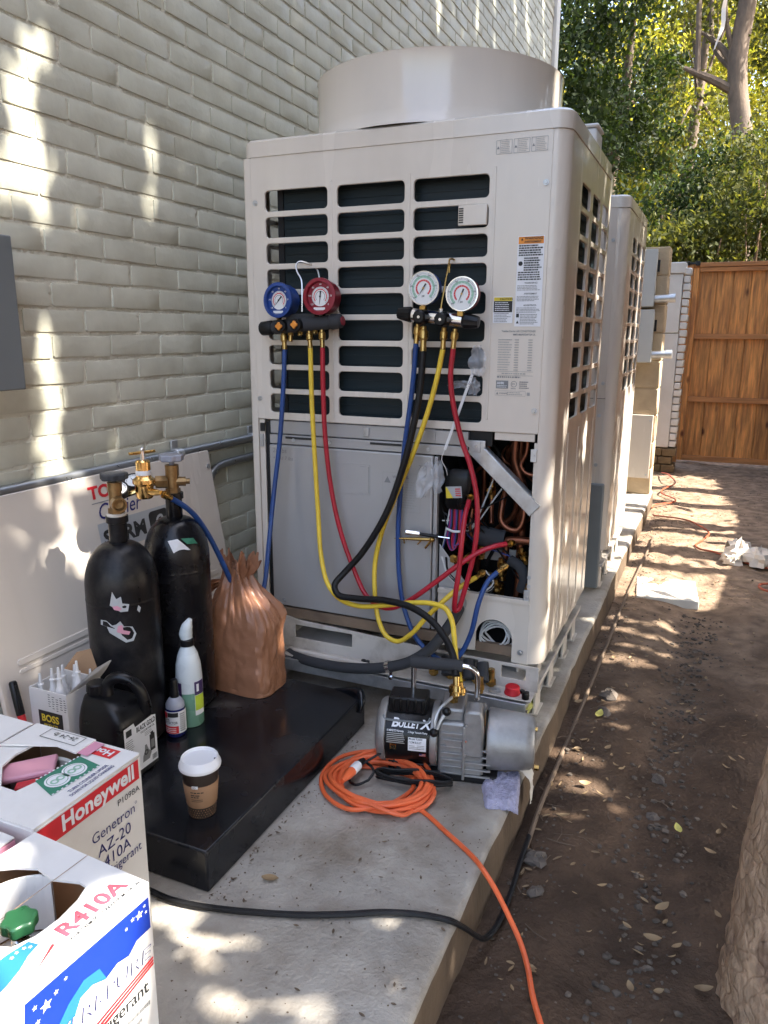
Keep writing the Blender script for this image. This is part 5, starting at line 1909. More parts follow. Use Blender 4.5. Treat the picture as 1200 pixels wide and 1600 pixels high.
m = MB()
m.lathe([(0.0, 0.012), (0.070, 0.012), (0.0805, 0.02), (0.0815, 0.03), (0.0815, 0.155), (0.078, 0.16), (0.0, 0.16)], 40, pp(0, 0, AX), U)
motor = m.build('motor', 'black_plastic', pump)
m = MB()
m.lathe([(0.0, 0.0), (0.060, 0.0), (0.078, 0.006), (0.085, 0.016), (0.0855, 0.028), (0.0822, 0.030)], 40, pp(0, 0, AX), U)
m.build('rear_cap', 'cast_alu', pump)
m = MB()
m.lathe([(0.0822, 0.150), (0.086, 0.152), (0.087, 0.158), (0.087, 0.168), (0.083, 0.170), (0.0, 0.170)], 40, pp(0, 0, AX), U)
m.build('front_ring', 'cast_alu', pump)
# capacitor housing
m = MB()
m.obox(pp(0.085, -0.008, AX + 0.093), U * 0.052, Vn * 0.034, Vector((0, 0, 0.022)))
for i in range(5):
    m.obox(pp(0.046 + 0.020 * i, -0.040, AX + 0.094), U * 0.005, Vn * 0.006, Vector((0, 0, 0.019)))
cap = m.build('capacitor_cover', 'black_plastic', pump, bevel=0.005)
m = MB()
m.tube([pp(0.022, -0.052, AX + 0.066), pp(0.026, -0.058, AX + 0.060), pp(0.085, -0.060, AX + 0.058), pp(0.142, -0.058, AX + 0.060), pp(0.148, -0.05, AX + 0.068)], 0.003, 6, sub=4)
m.build('cover_rim', 'grey_box', cap)


# print on the motor, wrapped round the cylinder
def wrap(m, geo, r, t0, mi):
    m.add([ppc(v[0], r, t0 - math.degrees(v[1] / r)) for v in geo[0]], geo[1], mi)


def subdiv_rect(u0, u1, v0, v1, n=6):
    vs, fs = [], []
    for k in range(n + 1):
        v = v0 + (v1 - v0) * k / n
        vs += [(u0, v, 0), (u1, v, 0)]
        if k:
            fs.append((2 * k - 2, 2 * k - 1, 2 * k + 1, 2 * k))
    return vs, fs


m = MB()
big = text('B', 0.034, 0.03, 0.18)
rest_ = text('ULLET', 0.026, 0.03, 0.18, fit=0.058)
bx = text('X', 0.034, 0.03, 0.18)
wrap(m, move(big, 0.046, 0), 0.0826, 57, 0)
wrap(m, move(rest_, 0.066, 0), 0.0826, 57, 0)
wrap(m, move(bx, 0.125, 0), 0.0826, 57, 0)
wrap(m, move(text('2 Stage Vacuum Pump', 0.0075, 0.01, fit=0.052), 0.092, 0), 0.0826, 66, 0)
wrap(m, move(text('10 MINUTE Warranty', 0.0075, 0.02, fit=0.045), 0.036, 0), 0.0826, 66, 0)
R = random.Random(5)
for i in range(6):
    wrap(m, subdiv_rect(0.036, 0.036 + R.uniform(0.034, 0.05), 0, 0.0022, 1), 0.0826, 70 + i * 3.4, 1)
wrap(m, subdiv_rect(0.094, 0.142, 0.0, 0.038), 0.0826, 100, 2)
wrap(m, move(text('Model 93600', 0.008, 0.01, fit=0.036), 0.096, 0), 0.0832, 78, 3)
wrap(m, move(text('7 CFM BULLET', 0.008, 0.01, fit=0.034), 0.096, 0), 0.0832, 84.5, 3)
for i in range(3):
    wrap(m, subdiv_rect(0.097, 0.112 + 0.008 * i, 0, 0.0018, 1), 0.0832, 90 + i * 3, 1)
    wrap(m, subdiv_rect(0.118, 0.138, 0, 0.0018, 1), 0.0832, 89 + i * 3, 1)
wrap(m, subdiv_rect(0.045, 0.062, 0.0, 0.017), 0.0826, 101, 4)
wrap(m, move(text('YJ', 0.015, 0.02), 0.047, 0.002), 0.0832, 101, 3)
for i in range(5):
    wrap(m, subdiv_rect(0.124, 0.141, 0.002 * i, 0.002 * i + 0.0011, 1), 0.0832, 111, 5 if i % 2 == 0 else 2)
wrap(m, subdiv_rect(0.124, 0.131, 0.005, 0.0100, 1), 0.0836, 111, 6)
m.build('nameplate', ['sticker_white', 'ink_faint', 'sticker_white', 'ink_black', 'brass', 'ink_red', 'ink_navy'], motor, smooth=False)
# finned pump body
m = MB()
m.obox(pp(0.232, 0, AX - 0.008), U * 0.060, Vn * 0.068, Vector((0, 0, 0.078)))
body = m.build('pump_body', 'cast_alu', pump, bevel=0.008, seg=3)
m = MB()
for i in range(7):
    z = AX - 0.072 + i * 0.019
    x0, x1 = (0.178, 0.240)
    if z < AX + 0.045:
        m.obox(pp((x0 + x1) / 2, -0.071, z), U * ((x1 - x0) / 2 - 0.002), Vn * 0.004, Vector((0, 0, 0.0022)))
    if z < AX + 0.02:
        m.obox(pp(0.277, -0.071, z - 0.004), U * 0.034, Vn * 0.004, Vector((0, 0, 0.0022)))
m.build('fin', 'cast_alu', body, bevel=0.001)
m = MB().obox(pp(0.2405, -0.073, AX - 0.01), U * 0.0035, Vn * 0.006, Vector((0, 0, 0.077)))
m.build('flange', 'cast_alu', body, bevel=0.002)
m = MB().obox(pp(0.213, -0.071, AX + 0.012), U * 0.02, Vn * 0.0035, Vector((0, 0, 0.013)))
m.build('raised_plate', 'cast_alu', body, bevel=0.001)
# upper block with the handle
m = MB()
prof_ = [(0.238, AX - 0.02), (0.290, AX - 0.02), (0.290, AX + 0.09), (0.282, AX + 0.112), (0.250, AX + 0.112), (0.238, AX + 0.100)]
m.prism(prof_, (PX - Vn * 0.066, U, (0, 0, 1), Vn), -0.012, 0.05)
blk = m.build('valve_block', 'cast_alu', pump, bevel=0.006)
m = MB().obox(pp(0.206, 0.0, AX + 0.085), U * 0.031, Vn * 0.055, Vector((0, 0, 0.018)))
m.build('inlet_block', 'cast_alu', pump, bevel=0.006)
m = MB()
fr = (pp(0.2915, -0.07, AX + 0.02), Vn, (0, 0, 1), U)
for i, mi in enumerate((0, 1, 2, 3, 4)):
    m.flat(rect(0.006 + 0.008 * i, 0.014 + 0.008 * i, 0.02, 0.082), fr, 0.0012, mi)
m.build('rainbow_label', ['rainbow_red', 'ink_orange', 'ink_yellow', 'ink_ltgreen', 'ink_sky'], blk, smooth=False)
m = MB()
for z in (AX + 0.075, AX + 0.03, AX - 0.01):
    m.cyl(pp(0.246, -0.079, z), pp(0.246, -0.084, z), 0.0035, n=8)
m.build('bolt', 'chrome', blk)
# oil case
m = MB()
m.lathe([(0.0, 0.30), (0.080, 0.30), (0.082, 0.305), (0.080, 0.33), (0.074, 0.395), (0.071, 0.412), (0.064, 0.421), (0.045, 0.424), (0.0, 0.424)], 40, pp(0, 0, AX), U)
case = m.build('oil_case', 'cast_alu', pump)
m = MB()
m.cyl(pp(0.424, -0.03, AX - 0.055), pp(0.436, -0.03, AX - 0.055), 0.008, n=6)
m.cyl(pp(0.421, -0.02, AX + 0.05), pp(0.428, -0.02, AX + 0.05), 0.006, n=8)
m.build('drain_plug', 'brass', case)
# handle
m = MB()
m.tube([pp(0.266, 0.0, AX + 0.11), pp(0.266, 0.0, AX + 0.165), pp(0.262, 0.0, AX + 0.185), pp(0.250, 0.0, AX + 0.197), pp(0.225, 0.0, AX + 0.202), pp(0.10, 0.0, AX + 0.202)], 0.0075, 12, sub=5)
hd = m.build('handle', 'chrome', pump)
m = MB()
m.tube([pp(0.085, 0, AX + 0.202), pp(0.09, 0, AX + 0.202), pp(0.222, 0, AX + 0.202), pp(0.226, 0, AX + 0.202)], [0.013, 0.0165, 0.0165, 0.014], 14)
m.build('grip', 'foam_grey', hd)
m = MB()
m.tube([pp(0.095, 0, AX + 0.202), pp(0.095, 0.0, AX + 0.13), pp(0.095, 0, AX + 0.11)], 0.0075, 10)
m.build('handle_post', 'chrome', hd)
# inlet and gas ballast fittings
m = MB()
a = pp(0.205, -0.01, AX + 0.10)
m.cyl(a, a + Vector((0, 0, 0.02)), 0.013, n=6)
m.cyl(a + Vector((0, 0, 0.018)), a + Vector((0, 0, 0.05)), 0.010, n=14)
m.cyl(a + Vector((0, 0, 0.03)), a + Vector((0, 0, 0.044)), 0.014, n=12)
m.tube([a + Vector((0, 0, 0.03)), a + Vector((0.028, 0.01, 0.032))], 0.008, 10)
m.build('inlet_fitting', 'brass', pump)
m = MB()
b = pp(0.272, 0.04, AX + 0.11)
m.cyl(b, b + Vector((0, 0, 0.045)), 0.008, n=12)
m.cyl(b + Vector((0, 0, 0.012)), b + Vector((0, 0, 0.024)), 0.012, n=6)
m.build('exhaust_fitting', 'brass', pump)
for q, r in ((pp(0.192, -0.062, AX + 0.098), 0.012), (pp(0.162, -0.082, AX + 0.045), 0.012)):
    m = MB().sphere(q, r, 12)
    m.build('knob', 'black_plastic', pump)
m = MB()
m.tube([pp(0.165, -0.078, AX + 0.05), pp(0.163, -0.075, AX + 0.075), pp(0.172, -0.06, AX + 0.10), pp(0.19, -0.04, AX + 0.115), pp(0.203, -0.015, AX + 0.118)], 0.0045, 8, sub=4)
m.tube([pp(0.17, -0.08, AX + 0.055), pp(0.18, -0.072, AX + 0.08), pp(0.19, -0.062, AX + 0.093)], 0.0045, 8, sub=4)
m.build('bypass_tube', 'galvanised', pump)
# base
m = MB().obox(pp(0.195, -0.01, 0.013), U * 0.135, Vn * 0.062, Vector((0, 0, 0.0125)))
m.build('base', 'black_rubber', pump, bevel=0.006)
m = MB().obox(pp(0.095, -0.01, 0.02), U * 0.06, Vn * 0.045, Vector((0, 0, 0.012)))
m.build('motor_foot', 'black_plastic', pump, bevel=0.004)
# power lead
m = MB()
pc = [pp(0.02, -0.075, AX - 0.035), pp(0.0, -0.085, AX - 0.045), pp(-0.035, -0.10, 0.03), pp(-0.055, -0.13, 0.012), pp(-0.03, -0.155, 0.012)]
m.tube(pc + [pp(0.0, -0.14, 0.02)], 0.0035, 8, sub=5)
m.build('lead', 'black_rubber', pump)
m = MB()
R = random.Random(4)
for i in range(4):
    ctr = pp(0.115, -0.105 - 0.004 * i, 0.012 + 0.007 * i)
    pts = []
    for k in range(12):
        t = 2 * math.pi * k / 12
        pts.append(ctr + U * (0.100 * math.cos(t)) + Vn * (0.022 * math.sin(t) + R.uniform(-.003, .003)) + Vector((0, 0, R.uniform(0, 0.004))))
    m.tube(pts, 0.0036, 8, sub=4, closed=True)
m.build('lead_coil', 'black_rubber', pump)

# towel under the pump end
t = thing('towel', 'folded lilac towel under the pump end at the pad edge', 'towel', (0.99, -0.38, PAD))
m = MB()
n1, n2 = 26, 30
c0 = Vector((0.982, -0.378, 0))
du, dv = Vector((0.92, 0.35, 0)), Vector((-0.30, 0.95, 0))
top, bot = [], []
for j in range(n2):
    for i in range(n1):
        u, v = i / (n1 - 1) - 0.5, j / (n2 - 1) - 0.5
        e = 1 - max(abs(u), abs(v)) * 2
        p = c0 + du * (u * 0.10 + 0.006 * fbm(u * 3, v * 3, 5)) + dv * (v * 0.155 + 0.006 * fbm(u * 4, v * 4, 8))
        over = max(0.0, p.x - 1.012)
        z = PAD + 0.0045 + 0.016 * min(1, e * 6) ** 0.5 + 0.005 * fbm(u * 7, v * 7, 1) + 0.0022 * fbm(u * 40, v * 40, 3) - over * 0.35
        top.append((p.x - over * 0.35, p.y, z))
        bot.append((p.x - over * 0.35, p.y, z - 0.0035 - 0.010 * min(1, e * 6)))
m.add(top + bot, [(j * n1 + i, j * n1 + i + 1, (j + 1) * n1 + i + 1, (j + 1) * n1 + i) for j in range(n2 - 1) for i in range(n1 - 1)] +
      [tuple(n1 * n2 + q for q in reversed((j * n1 + i, j * n1 + i + 1, (j + 1) * n1 + i + 1, (j + 1) * n1 + i))) for j in range(n2 - 1) for i in range(n1 - 1)])
m.build('cloth', 'towel', t, sharp=180)
t = thing('torn_rag', 'ragged white scrap of cloth hanging over the pad edge by the pump', 'rag', (1.03, -0.3, PAD - 0.02))
m = MB()
vs = []
for j in range(10):
    for i in range(7):
        u, v = i / 6 - 0.5, j / 9
        y = -0.295 + u * (0.05 - 0.02 * v) + 0.006 * fbm(i, j, 3)
        x = 1.005 + 0.035 * math.sin(min(1, v * 2.2) * math.pi / 2) + 0.006 * fbm(i * 0.8, j * 0.7, 7)
        z = PAD + 0.045 - 0.11 * v ** 1.3 + 0.012 * u * (1 - v) + 0.008 * fbm(i, j, 11)
        vs.append((x, y, z))
m.add(vs, [(j * 7 + i, j * 7 + i + 1, (j + 1) * 7 + i + 1, (j + 1) * 7 + i) for j in range(9) for i in range(6)])
m.build('cloth', 'rag_white', t, sharp=180)

# ================================================================== cords on the pad
t = thing('extension_cord', 'coiled orange extension cord on the pad with tail running onto the dirt', 'cord', (0.69, -0.5, PAD))
m = MB()
R = random.Random(12)
pts = []
NL = 13
for k in range(NL * 10):
    lap, a = divmod(k, 10)
    if a == 0:
        ox, oy, rx, ry, hz = R.uniform(-.012, .012), R.uniform(-.012, .012), R.uniform(0.088, 0.152), R.uniform(0.085, 0.138), R.uniform(0, 0.02)
    tt = 2 * math.pi * (a / 10) - 1.0
    z = PAD + 0.0075 + 0.0018 * lap + 0.006 * math.sin(tt * 2 + lap) + R.uniform(0, 0.006)
    z = max(z, PAD + 0.0062)
    pts.append((0.685 + ox + rx * math.cos(tt), -0.492 + oy + ry * math.sin(tt), z))
pts += [(0.79, -0.60, PAD + 0.02), (0.8091, -0.5441, 0.1170), (0.9103, -0.6048, 0.1170), (0.9803, -0.6530, 0.1170), (1.0157, -0.6865, 0.1190), (1.0574, -0.7189, 0.1000), (1.0937, -0.7379, 0.0600), (1.1235, -0.7572, 0.0260), (1.1517, -0.8060, 0.0160), (1.1771, -0.8723, 0.0180), (1.2084, -0.9369, 0.0200), (1.2507, -1.0202, 0.0200)]
m.tube(pts, 0.0058, 8, sub=5)
m.build('cable', 'cord_orange', t)
m = MB()
a = Vector((0.6132, -0.4729, 0.1500))
b = Vector((0.6089, -0.5370, 0.1500))
d = (b - a).normalized()
m.tube([a, a + d * 0.035], 0.0135, 8)
m.build('socket', 'sticker_white', t, bevel=0.003)
m = MB().tube([a + d * 0.034, a + d * 0.055, a + d * 0.085], [0.013, 0.0115, 0.0065], 10)
m.build('socket_boot', 'cord_orange', t)
m = MB().tube([a - d * 0.03, a - d * 0.012, a], [0.005, 0.010, 0.0105], 10)
m.build('plug', 'black_rubber', t)
m = MB()
pts = [(0.70 + 0.030 * math.cos(x_) * 0.55, -0.372 + 0.034 * math.cos(x_) , PAD + 0.021 + 0.021 * math.sin(x_)) for x_ in [2 * math.pi * k / 10 for k in range(10)]]
m.tube(pts, 0.004, 6, sub=3, closed=True)
m.build('strap', 'black_rubber', t)
m = MB().tube([pp(0.0, -0.14, 0.02), pp(0.01, -0.12, 0.035), a - d * 0.03], 0.0036, 8, sub=5)
m.build('lead_end', 'black_rubber', t)

t = thing('black_cable', 'black twin power cable crossing the front of the pad down to the dirt', 'cord', (0.8, -0.98, PAD))
base = [(0.3745, -1.0348, 0.1160), (0.4536, -1.0388, 0.1160), (0.5398, -1.0244, 0.1160), (0.6309, -0.9976, 0.1160), (0.7181, -0.9666, 0.1160), (0.8007, -0.9280, 0.1160), (0.8702, -0.8914, 0.1160), (0.9446, -0.8661, 0.1160), (1.0001, -0.8598, 0.1170), (1.0247, -0.8322, 0.0850), (1.0424, -0.8006, 0.0450), (1.0502, -0.7616, 0.0120), (1.0589, -0.7205, 0.0040), (1.0622, -0.6625, 0.0000), (1.0617, -0.5737, 0.0000), (1.0568, -0.4782, 0.0000), (1.0545, -0.3716, 0.0000)]
m = MB()
m.tube(base, 0.0048, 8, sub=5)
m.tube([(p[0] + 0.004, p[1] - 0.006, p[2] + 0.002) for p in base], 0.0048, 8, sub=5)
m.build('cable', 'black_rubber', t)
t = thing('irrigation_tube', 'thin brown irrigation tube running along the foot of the pad', 'pipe', (1.1, 0.4, 0.03))
m = MB().tube([(p[0], p[1], ground_z(p[0], p[1]) + 0.010) for p in ((1.0561, -0.4071, 0.0000), (1.0523, -0.2311, 0.0000), (1.0548, 0.0295, 0.0000), (1.0620, 0.3567, 0.0000), (1.0692, 0.7057, 0.0000), (1.0726, 1.1294, 0.0000), (1.0734, 1.5745, 0.0000), (1.0855, 1.9607, 0.0000), (1.1036, 2.4267, 0.0000), (1.1083, 2.8169, 0.0000))], 0.0068, 8, sub=5)
m.build('tube', 'tube_brown', t)

# ================================================================== wall mounted things
t = thing('wall_conduit', 'long straight steel conduit running along the brick wall above the leaning panel', 'conduit', (-0.22, -0.4, 0.875))
MB().tube([(-0.222, -1.9, 0.876), (-0.222, -0.6, 0.876), (-0.222, 0.9, 0.876)], 0.0155, 14).build('pipe', 'conduit', t)
for y in (-0.12, 0.33):
    m = MB().tube([(-0.222, y, 0.876), (-0.222, y + 0.035, 0.876)], 0.019, 14)
    m.obox((-0.236, y + 0.018, 0.905), (0.004, 0, 0), (0, 0.016, 0), (0, 0, 0.016))
    m.build('strap', 'galvanised', t, bevel=0.002)
t = thing('bent_conduit', 'short bent steel conduit coming out from under the condenser corner', 'conduit', (-0.22, 0.2, 0.8))
MB().tube([(-0.222, 0.9, 0.806), (-0.222, 0.45, 0.806), (-0.222, 0.20, 0.806), (-0.223, 0.12, 0.800), (-0.223, 0.075, 0.775), (-0.223, 0.06, 0.73), (-0.223, 0.058, 0.35)], 0.014, 12, sub=4).build('pipe', 'conduit', t)
t = thing('wall_box', 'dark grey electrical box on the brick wall at the left edge', 'electrical box', (-0.19, -0.95, 1.14))
m = MB().box(-0.248, -0.13, -1.20, -0.777, 1.138, 1.475)
m.build('enclosure', 'grey_box', t, bevel=0.004)
m = MB().box(-0.1285, -0.118, -1.205, -0.772, 1.133, 1.48)
m.build('cover', 'grey_box', t, bevel=0.003)

# ================================================================== leaning panel
PT, PB = Vector((-0.205, 0, 0.872)), Vector((-0.098, 0, PLAT + 0.002))
pv = (PT - PB)
PH = pv.length
pv.normalize()
pn = Vector((pv.z, 0, -pv.x))
FP = (PB + Vector((0, -0.925, 0)), Vector((0, 1, 0)), pv, pn)
pan = thing('leaning_panel', 'beige metal service panel with red and blue lettering leaning on the wall conduit', 'panel', PB + Vector((0, -0.45, 0)))
m = MB()
m.prism(rrect(0.0, 0.965, 0.0, PH, 0.004, 1), FP, -0.014, 0.0)
pb = m.build('sheet', 'unit_paint', pan, bevel=0.003)
m = MB().prism(rrect(0.06, 0.9, 0.245, 0.262, 0.006, 2), FP, 0.0, 0.003)
m.prism(rrect(0.06, 0.9, 0.225, 0.236, 0.005, 2), FP, 0.0, 0.002)
m.build('crease', 'unit_paint', pb, bevel=0.002)
for u_, v_ in ((0.948, PH - 0.055), (0.02, PH - 0.055)):
    p = FP[0] + FP[1] * u_ + pv * v_
    MB().cyl(p, p + pn * 0.004, 0.008, n=12).build('screw', 'galvanised', pb)
m = MB()
m.flat(move(text('TOSHIBA', 0.050, 0.035, fit=0.245), 0.395, PH - 0.066), FP, 0.0012, 0)
m.flat(rect(0.400, 0.640, PH - 0.081, PH - 0.078), FP, 0.0012, 2)
m.flat(move(text('Carrier', 0.064, 0.004, 0.28, fit=0.175), 0.420, PH - 0.128), FP, 0.0012, 1)
m.build('lettering', ['ink_red', 'ink_navy', 'ink_grey'], pb, smooth=False)
m = MB()
m.flat(rect(0.405, 0.72, PH - 0.225, PH - 0.139), FP, 0.0012, 0)
m.flat(move(text('SHRM', 0.062, 0.04, fit=0.175), 0.418, PH - 0.206), FP, 0.0020, 1)
m.flat((lambda q: ([(a, b, 0) for a, b in q], [tuple(range(len(q)))]))(rrect(0.612, 0.700, PH - 0.214, PH - 0.148, 0.014, 4)), FP, 0.0020, 1)
m.flat(move(text('e', 0.085, 0.01, 0.25), 0.632, PH - 0.202), FP, 0.0028, 0)
m.build('badge', ['sticker_grey', 'ink_black'], pb, smooth=False)

# ================================================================== black platform
pf = thing('black_platform', 'low glossy black plastic platform on the pad holding the tanks and cup', 'platform', (0.14, -0.59, PAD))
m = MB().box(-0.235, 0.508, -0.990, -0.205, PAD + 0.001, PLAT)
m.build('body', 'black_platform', pf, bevel=0.005, seg=2)
m = MB()
m.tube([(0.40, -0.212, PLAT - 0.004), (0.455, -0.208, PLAT + 0.002), (0.495, -0.215, PLAT + 0.006), (0.512, -0.235, PLAT - 0.012), (0.512, -0.25, PLAT - 0.04)], [0.004, 0.010, 0.014, 0.010, 0.004], 10, sub=5)
m.build('bent_corner', 'black_platform', pf)


# ================================================================== gas tanks
def tank(label, x, y, r, ztop, matn, parts):
    t = thing('gas_cylinder', label, 'gas cylinder', (x, y, PLAT), 'black nitrogen cylinders on the platform')
    zs = ztop
    pr = [(0.0, PLAT + 0.001), (r * 0.86, PLAT + 0.001), (r * 0.97, PLAT + 0.012), (r, PLAT + 0.03)]
    for k in range(11):
        a = math.radians(90 * k / 10)
        pr.append((r * (0.24 + 0.76 * math.cos(a)) if k else r, zs - 0.115 + 0.115 * math.sin(a) ** 1.0))
    pr += [(r * 0.25, zs + 0.004), (r * 0.25, zs + 0.05), (r * 0.30, zs + 0.052), (r * 0.30, zs + 0.068), (0.0, zs + 0.069)]
    m = MB().lathe(pr, 48, (x, y, 0))
    b = m.build('body', matn, t, sharp=50)
    m = MB().lathe([(r * 1.0, zs - 0.150), (r * 1.006, zs - 0.147), (r * 1.006, zs - 0.143), (r * 1.0, zs - 0.140)], 48, (x, y, 0))
    m.build('weld_seam', matn, b)
    return t, b


def handwheel(m, c, r, n=7):
    pts = []
    for k in range(n * 6):
        tt = 2 * math.pi * k / (n * 6)
        pts.append((r * (1 + 0.09 * math.cos(n * tt)) * math.cos(tt), r * (1 + 0.09 * math.cos(n * tt)) * math.sin(tt)))
    m.prism(pts, (c, (1, 0, 0), (0, 1, 0), (0, 0, 1)), -0.009, 0.009)


T1 = (0.032, -0.668)
t1, b1 = tank('scuffed black gas cylinder with torn silver stickers and grey handwheel, front', T1[0], T1[1], 0.091, 0.748, 'black_steel_dusty', None)
m = MB()
x, y = T1
m.lathe([(0.0, 0.812), (0.024, 0.812), (0.025, 0.820), (0.0215, 0.823), (0.0, 0.824)], 20, (x, y, 0), mi=0)
m.build('neck_ring', 'unit_paint', t1)
m = MB()
m.cyl((x, y, 0.822), (x, y, 0.836), 0.020, n=6)
m.cyl((x, y, 0.834), (x, y, 0.885), 0.016, n=16)
m.cyl((x, y, 0.880), (x, y, 0.902), 0.018, n=16)
d = Vector((0.80, -0.60, 0))
p = Vector((x, y, 0.852))
m.cyl(p, p + d * 0.020, 0.015, n=16)
m.lathe([(0.016, 0.018), (0.0185, 0.020), (0.0185, 0.050), (0.0145, 0.050), (0.013, 0.030), (0.0, 0.028)], 20, p, d)
m.cyl(p - d * 0.024, p, 0.012, n=8)
m.build('valve', 'bronze', t1)
m = MB()
handwheel(m, Vector((x, y, 0.917)), 0.032)
m.build('handwheel', 'foam_grey', t1, bevel=0.004)


def sticker(m, cx, cz, r, pts, x, y, mi=0, d=0.0009):
    """ragged scrap wrapped on a cylinder: pts are (arc, height) offsets"""
    ctr = (sum(p[0] for p in pts) / len(pts), sum(p[1] for p in pts) / len(pts))
    vs = [ctr] + list(pts)
    out = []
    for u, v in vs:
        a = cx + u / r
        out.append((x + (r + d) * math.cos(a), y + (r + d) * math.sin(a), cz + v))
    n = len(pts)
    m.add(out, [(0, 1 + i, 1 + (i + 1) % n) for i in range(n)], mi)


m = MB()
A0 = -0.98
sticker(m, A0, 0.605, 0.091, [(-0.010, 0.040), (-0.002, 0.020), (0.010, 0.026), (0.012, 0.008), (0.028, 0.004), (0.024, -0.014), (0.006, -0.014), (-0.004, -0.004), (-0.018, 0.004), (-0.014, 0.022)], x, y, 0)
sticker(m, A0, 0.535, 0.091, [(-0.045, 0.035), (-0.030, 0.034), (-0.020, 0.020), (-0.006, 0.024), (0.004, 0.032), (0.012, 0.018), (0.032, 0.014), (0.040, -0.006), (0.032, -0.024), (0.014, -0.026), (-0.004, -0.012), (-0.024, 0.002), (-0.030, 0.018), (-0.046, 0.022)], x, y, 0)
sticker(m, A0, 0.602, 0.091, [(-0.012, 0.004), (0.0, 0.006), (0.010, -0.002), (0.004, -0.008), (-0.008, -0.004)], x, y, 1, 0.0015)
sticker(m, A0, 0.535, 0.091, [(-0.002, 0.020), (0.008, 0.022), (0.010, 0.008), (0.026, 0.002), (0.022, -0.006), (0.008, -0.002), (-0.006, 0.004)], x, y, 1, 0.0015)
sticker(m, A0, 0.59, 0.091, [(0.050, 0.012), (0.056, 0.004), (0.052, -0.008), (0.046, 0.0)], x, y, 0)
m.build('torn_sticker', ['sticker_grey', 'tank_pink'], b1, smooth=False)

T2 = (0.045, -0.462)
t2, b2 = tank('glossy black gas cylinder with brass regulator and small white tag, rear', T2[0], T2[1], 0.0895, 0.770, 'black_steel', None)
x, y = T2
m = MB()
sticker(m, -0.72, 0.705, 0.083, [(-0.035, 0.018), (-0.010, 0.022), (0.0, 0.012), (0.022, -0.012), (-0.022, -0.016)], x, y, 0, 0.004)
sticker(m, -0.60, 0.712, 0.082, [(-0.012, 0.016), (0.022, 0.012), (0.034, -0.006), (0.004, -0.002)], x, y, 1, 0.0045)
m.build('shoulder_tag', ['sticker_white', 'ink_green'], b2, smooth=False)
m = MB()
m.cyl((x, y, 0.838), (x, y, 0.850), 0.020, n=6)
m.cyl((x, y, 0.848), (x, y, 0.895), 0.016, n=16)
m.cyl((x, y, 0.885), (x, y, 0.915), 0.0185, n=16)
d = Vector((-0.75, -0.55, 0)).normalized()
p = Vector((x, y, 0.868))
m.cyl(p + d * -0.035, p, 0.013, n=8)
m.cyl(p + d * -0.046, p + d * -0.033, 0.008, n=8)
m.build('valve', 'bronze', t2)
m = MB()
handwheel(m, Vector((x, y, 0.935)), 0.031)
m.cyl((x, y, 0.914), (x, y, 0.93), 0.008, n=8)
m.build('handwheel', 'clear_grey', t2, bevel=0.004)
rg = thing('pressure_regulator', 'shiny brass pressure regulator with two gauges on the rear gas cylinder', 'regulator', p + d * 0.06)
m = MB()
m.cyl(p + d * 0.012, p + d * 0.045, 0.018, n=6)
m.cyl(p + d * 0.04, p + d * 0.075, 0.010, n=14)
m.build('inlet_nut', 'bronze', rg)
rc = Vector((-0.0038, -0.5200, 0.8469))
m = MB()
m.lathe([(0.0, -0.018), (0.020, -0.018), (0.024, -0.012), (0.0245, 0.018), (0.030, 0.024), (0.030, 0.034), (0.024, 0.038), (0.0195, 0.042), (0.0195, 0.082), (0.016, 0.086), (0.0, 0.087)], 28, rc)
m.cyl(rc, p + d * 0.07, 0.009, n=10)
body = m.build('body', 'brass_bright', rg)
m = MB().lathe([(0.0199, 0.046), (0.0202, 0.047), (0.0202, 0.058), (0.0199, 0.059)], 24, rc)
m.build('label_band', 'sticker_white', body)
m = MB()
m.cyl(rc + Vector((0, 0, 0.085)), rc + Vector((0, 0, 0.112)), 0.006, n=10)
m.sphere(rc + Vector((0, 0, 0.114)), 0.007, 10)
m.build('adjusting_screw', 'chrome', rg)
m = MB()
e = Vector((0.45, 0.89, 0.02)).normalized()
m.cyl(rc + Vector((0, 0, 0.107)) - e * 0.036, rc + Vector((0, 0, 0.107)) + e * 0.036, 0.0042, n=10)
m.build('tee_bar', 'brass', rg)
g1 = Vector((-0.0500, -0.5700, 0.8627))
g2 = Vector((-0.0792, -0.4750, 0.8647))
for g_, dr in ((g1, Vector((0.35, -0.45, 0.82)).normalized()), (g2, Vector((0.35, -0.45, 0.82)).normalized())):
    m = MB()
    m.lathe([(0.0, -0.028), (0.020, -0.028), (0.0265, -0.022), (0.028, -0.006), (0.0275, 0.0), (0.0245, 0.001), (0.024, -0.002), (0.0, -0.002)], 26, g_, dr)
    gg = m.build('gauge', 'black_rubber', rg)
    u_ = Vector((0.9, 0.4, 0)).normalized()
    v_ = dr.cross(u_).normalized()
    u_ = v_.cross(dr)
    fr = (g_ - dr * 0.002, u_, v_, dr)
    m = MB()
    m.flat(disc(0, 0.0235, 24), fr, 0.0008, 0)
    m.flat(disc(0.0185, 0.0195, 24, -30, 210), fr, 0.0014, 1)
    for k in range(13):
        tt = math.radians(-30 + 20 * k)
        m.flat(move(disc(0, 0.0009, 6), 0.021 * math.cos(tt), 0.021 * math.sin(tt)), fr, 0.0014, 1)
    m.flat(([(-0.002, -0.003, 0), (0.002, -0.003, 0), (-0.013, 0.010, 0)], [(0, 1, 2)]), fr, 0.002, 1)
    m.build('dial', ['dial_white', 'ink_black'], gg, smooth=False)
    m = MB().tube([g_ - dr * 0.026, g_ - dr * 0.034 + Vector((0, 0, -0.004)), rc + Vector((0, 0, 0.008))], 0.007, 8)
    m.build('gauge_stem', 'brass_bright', rg)
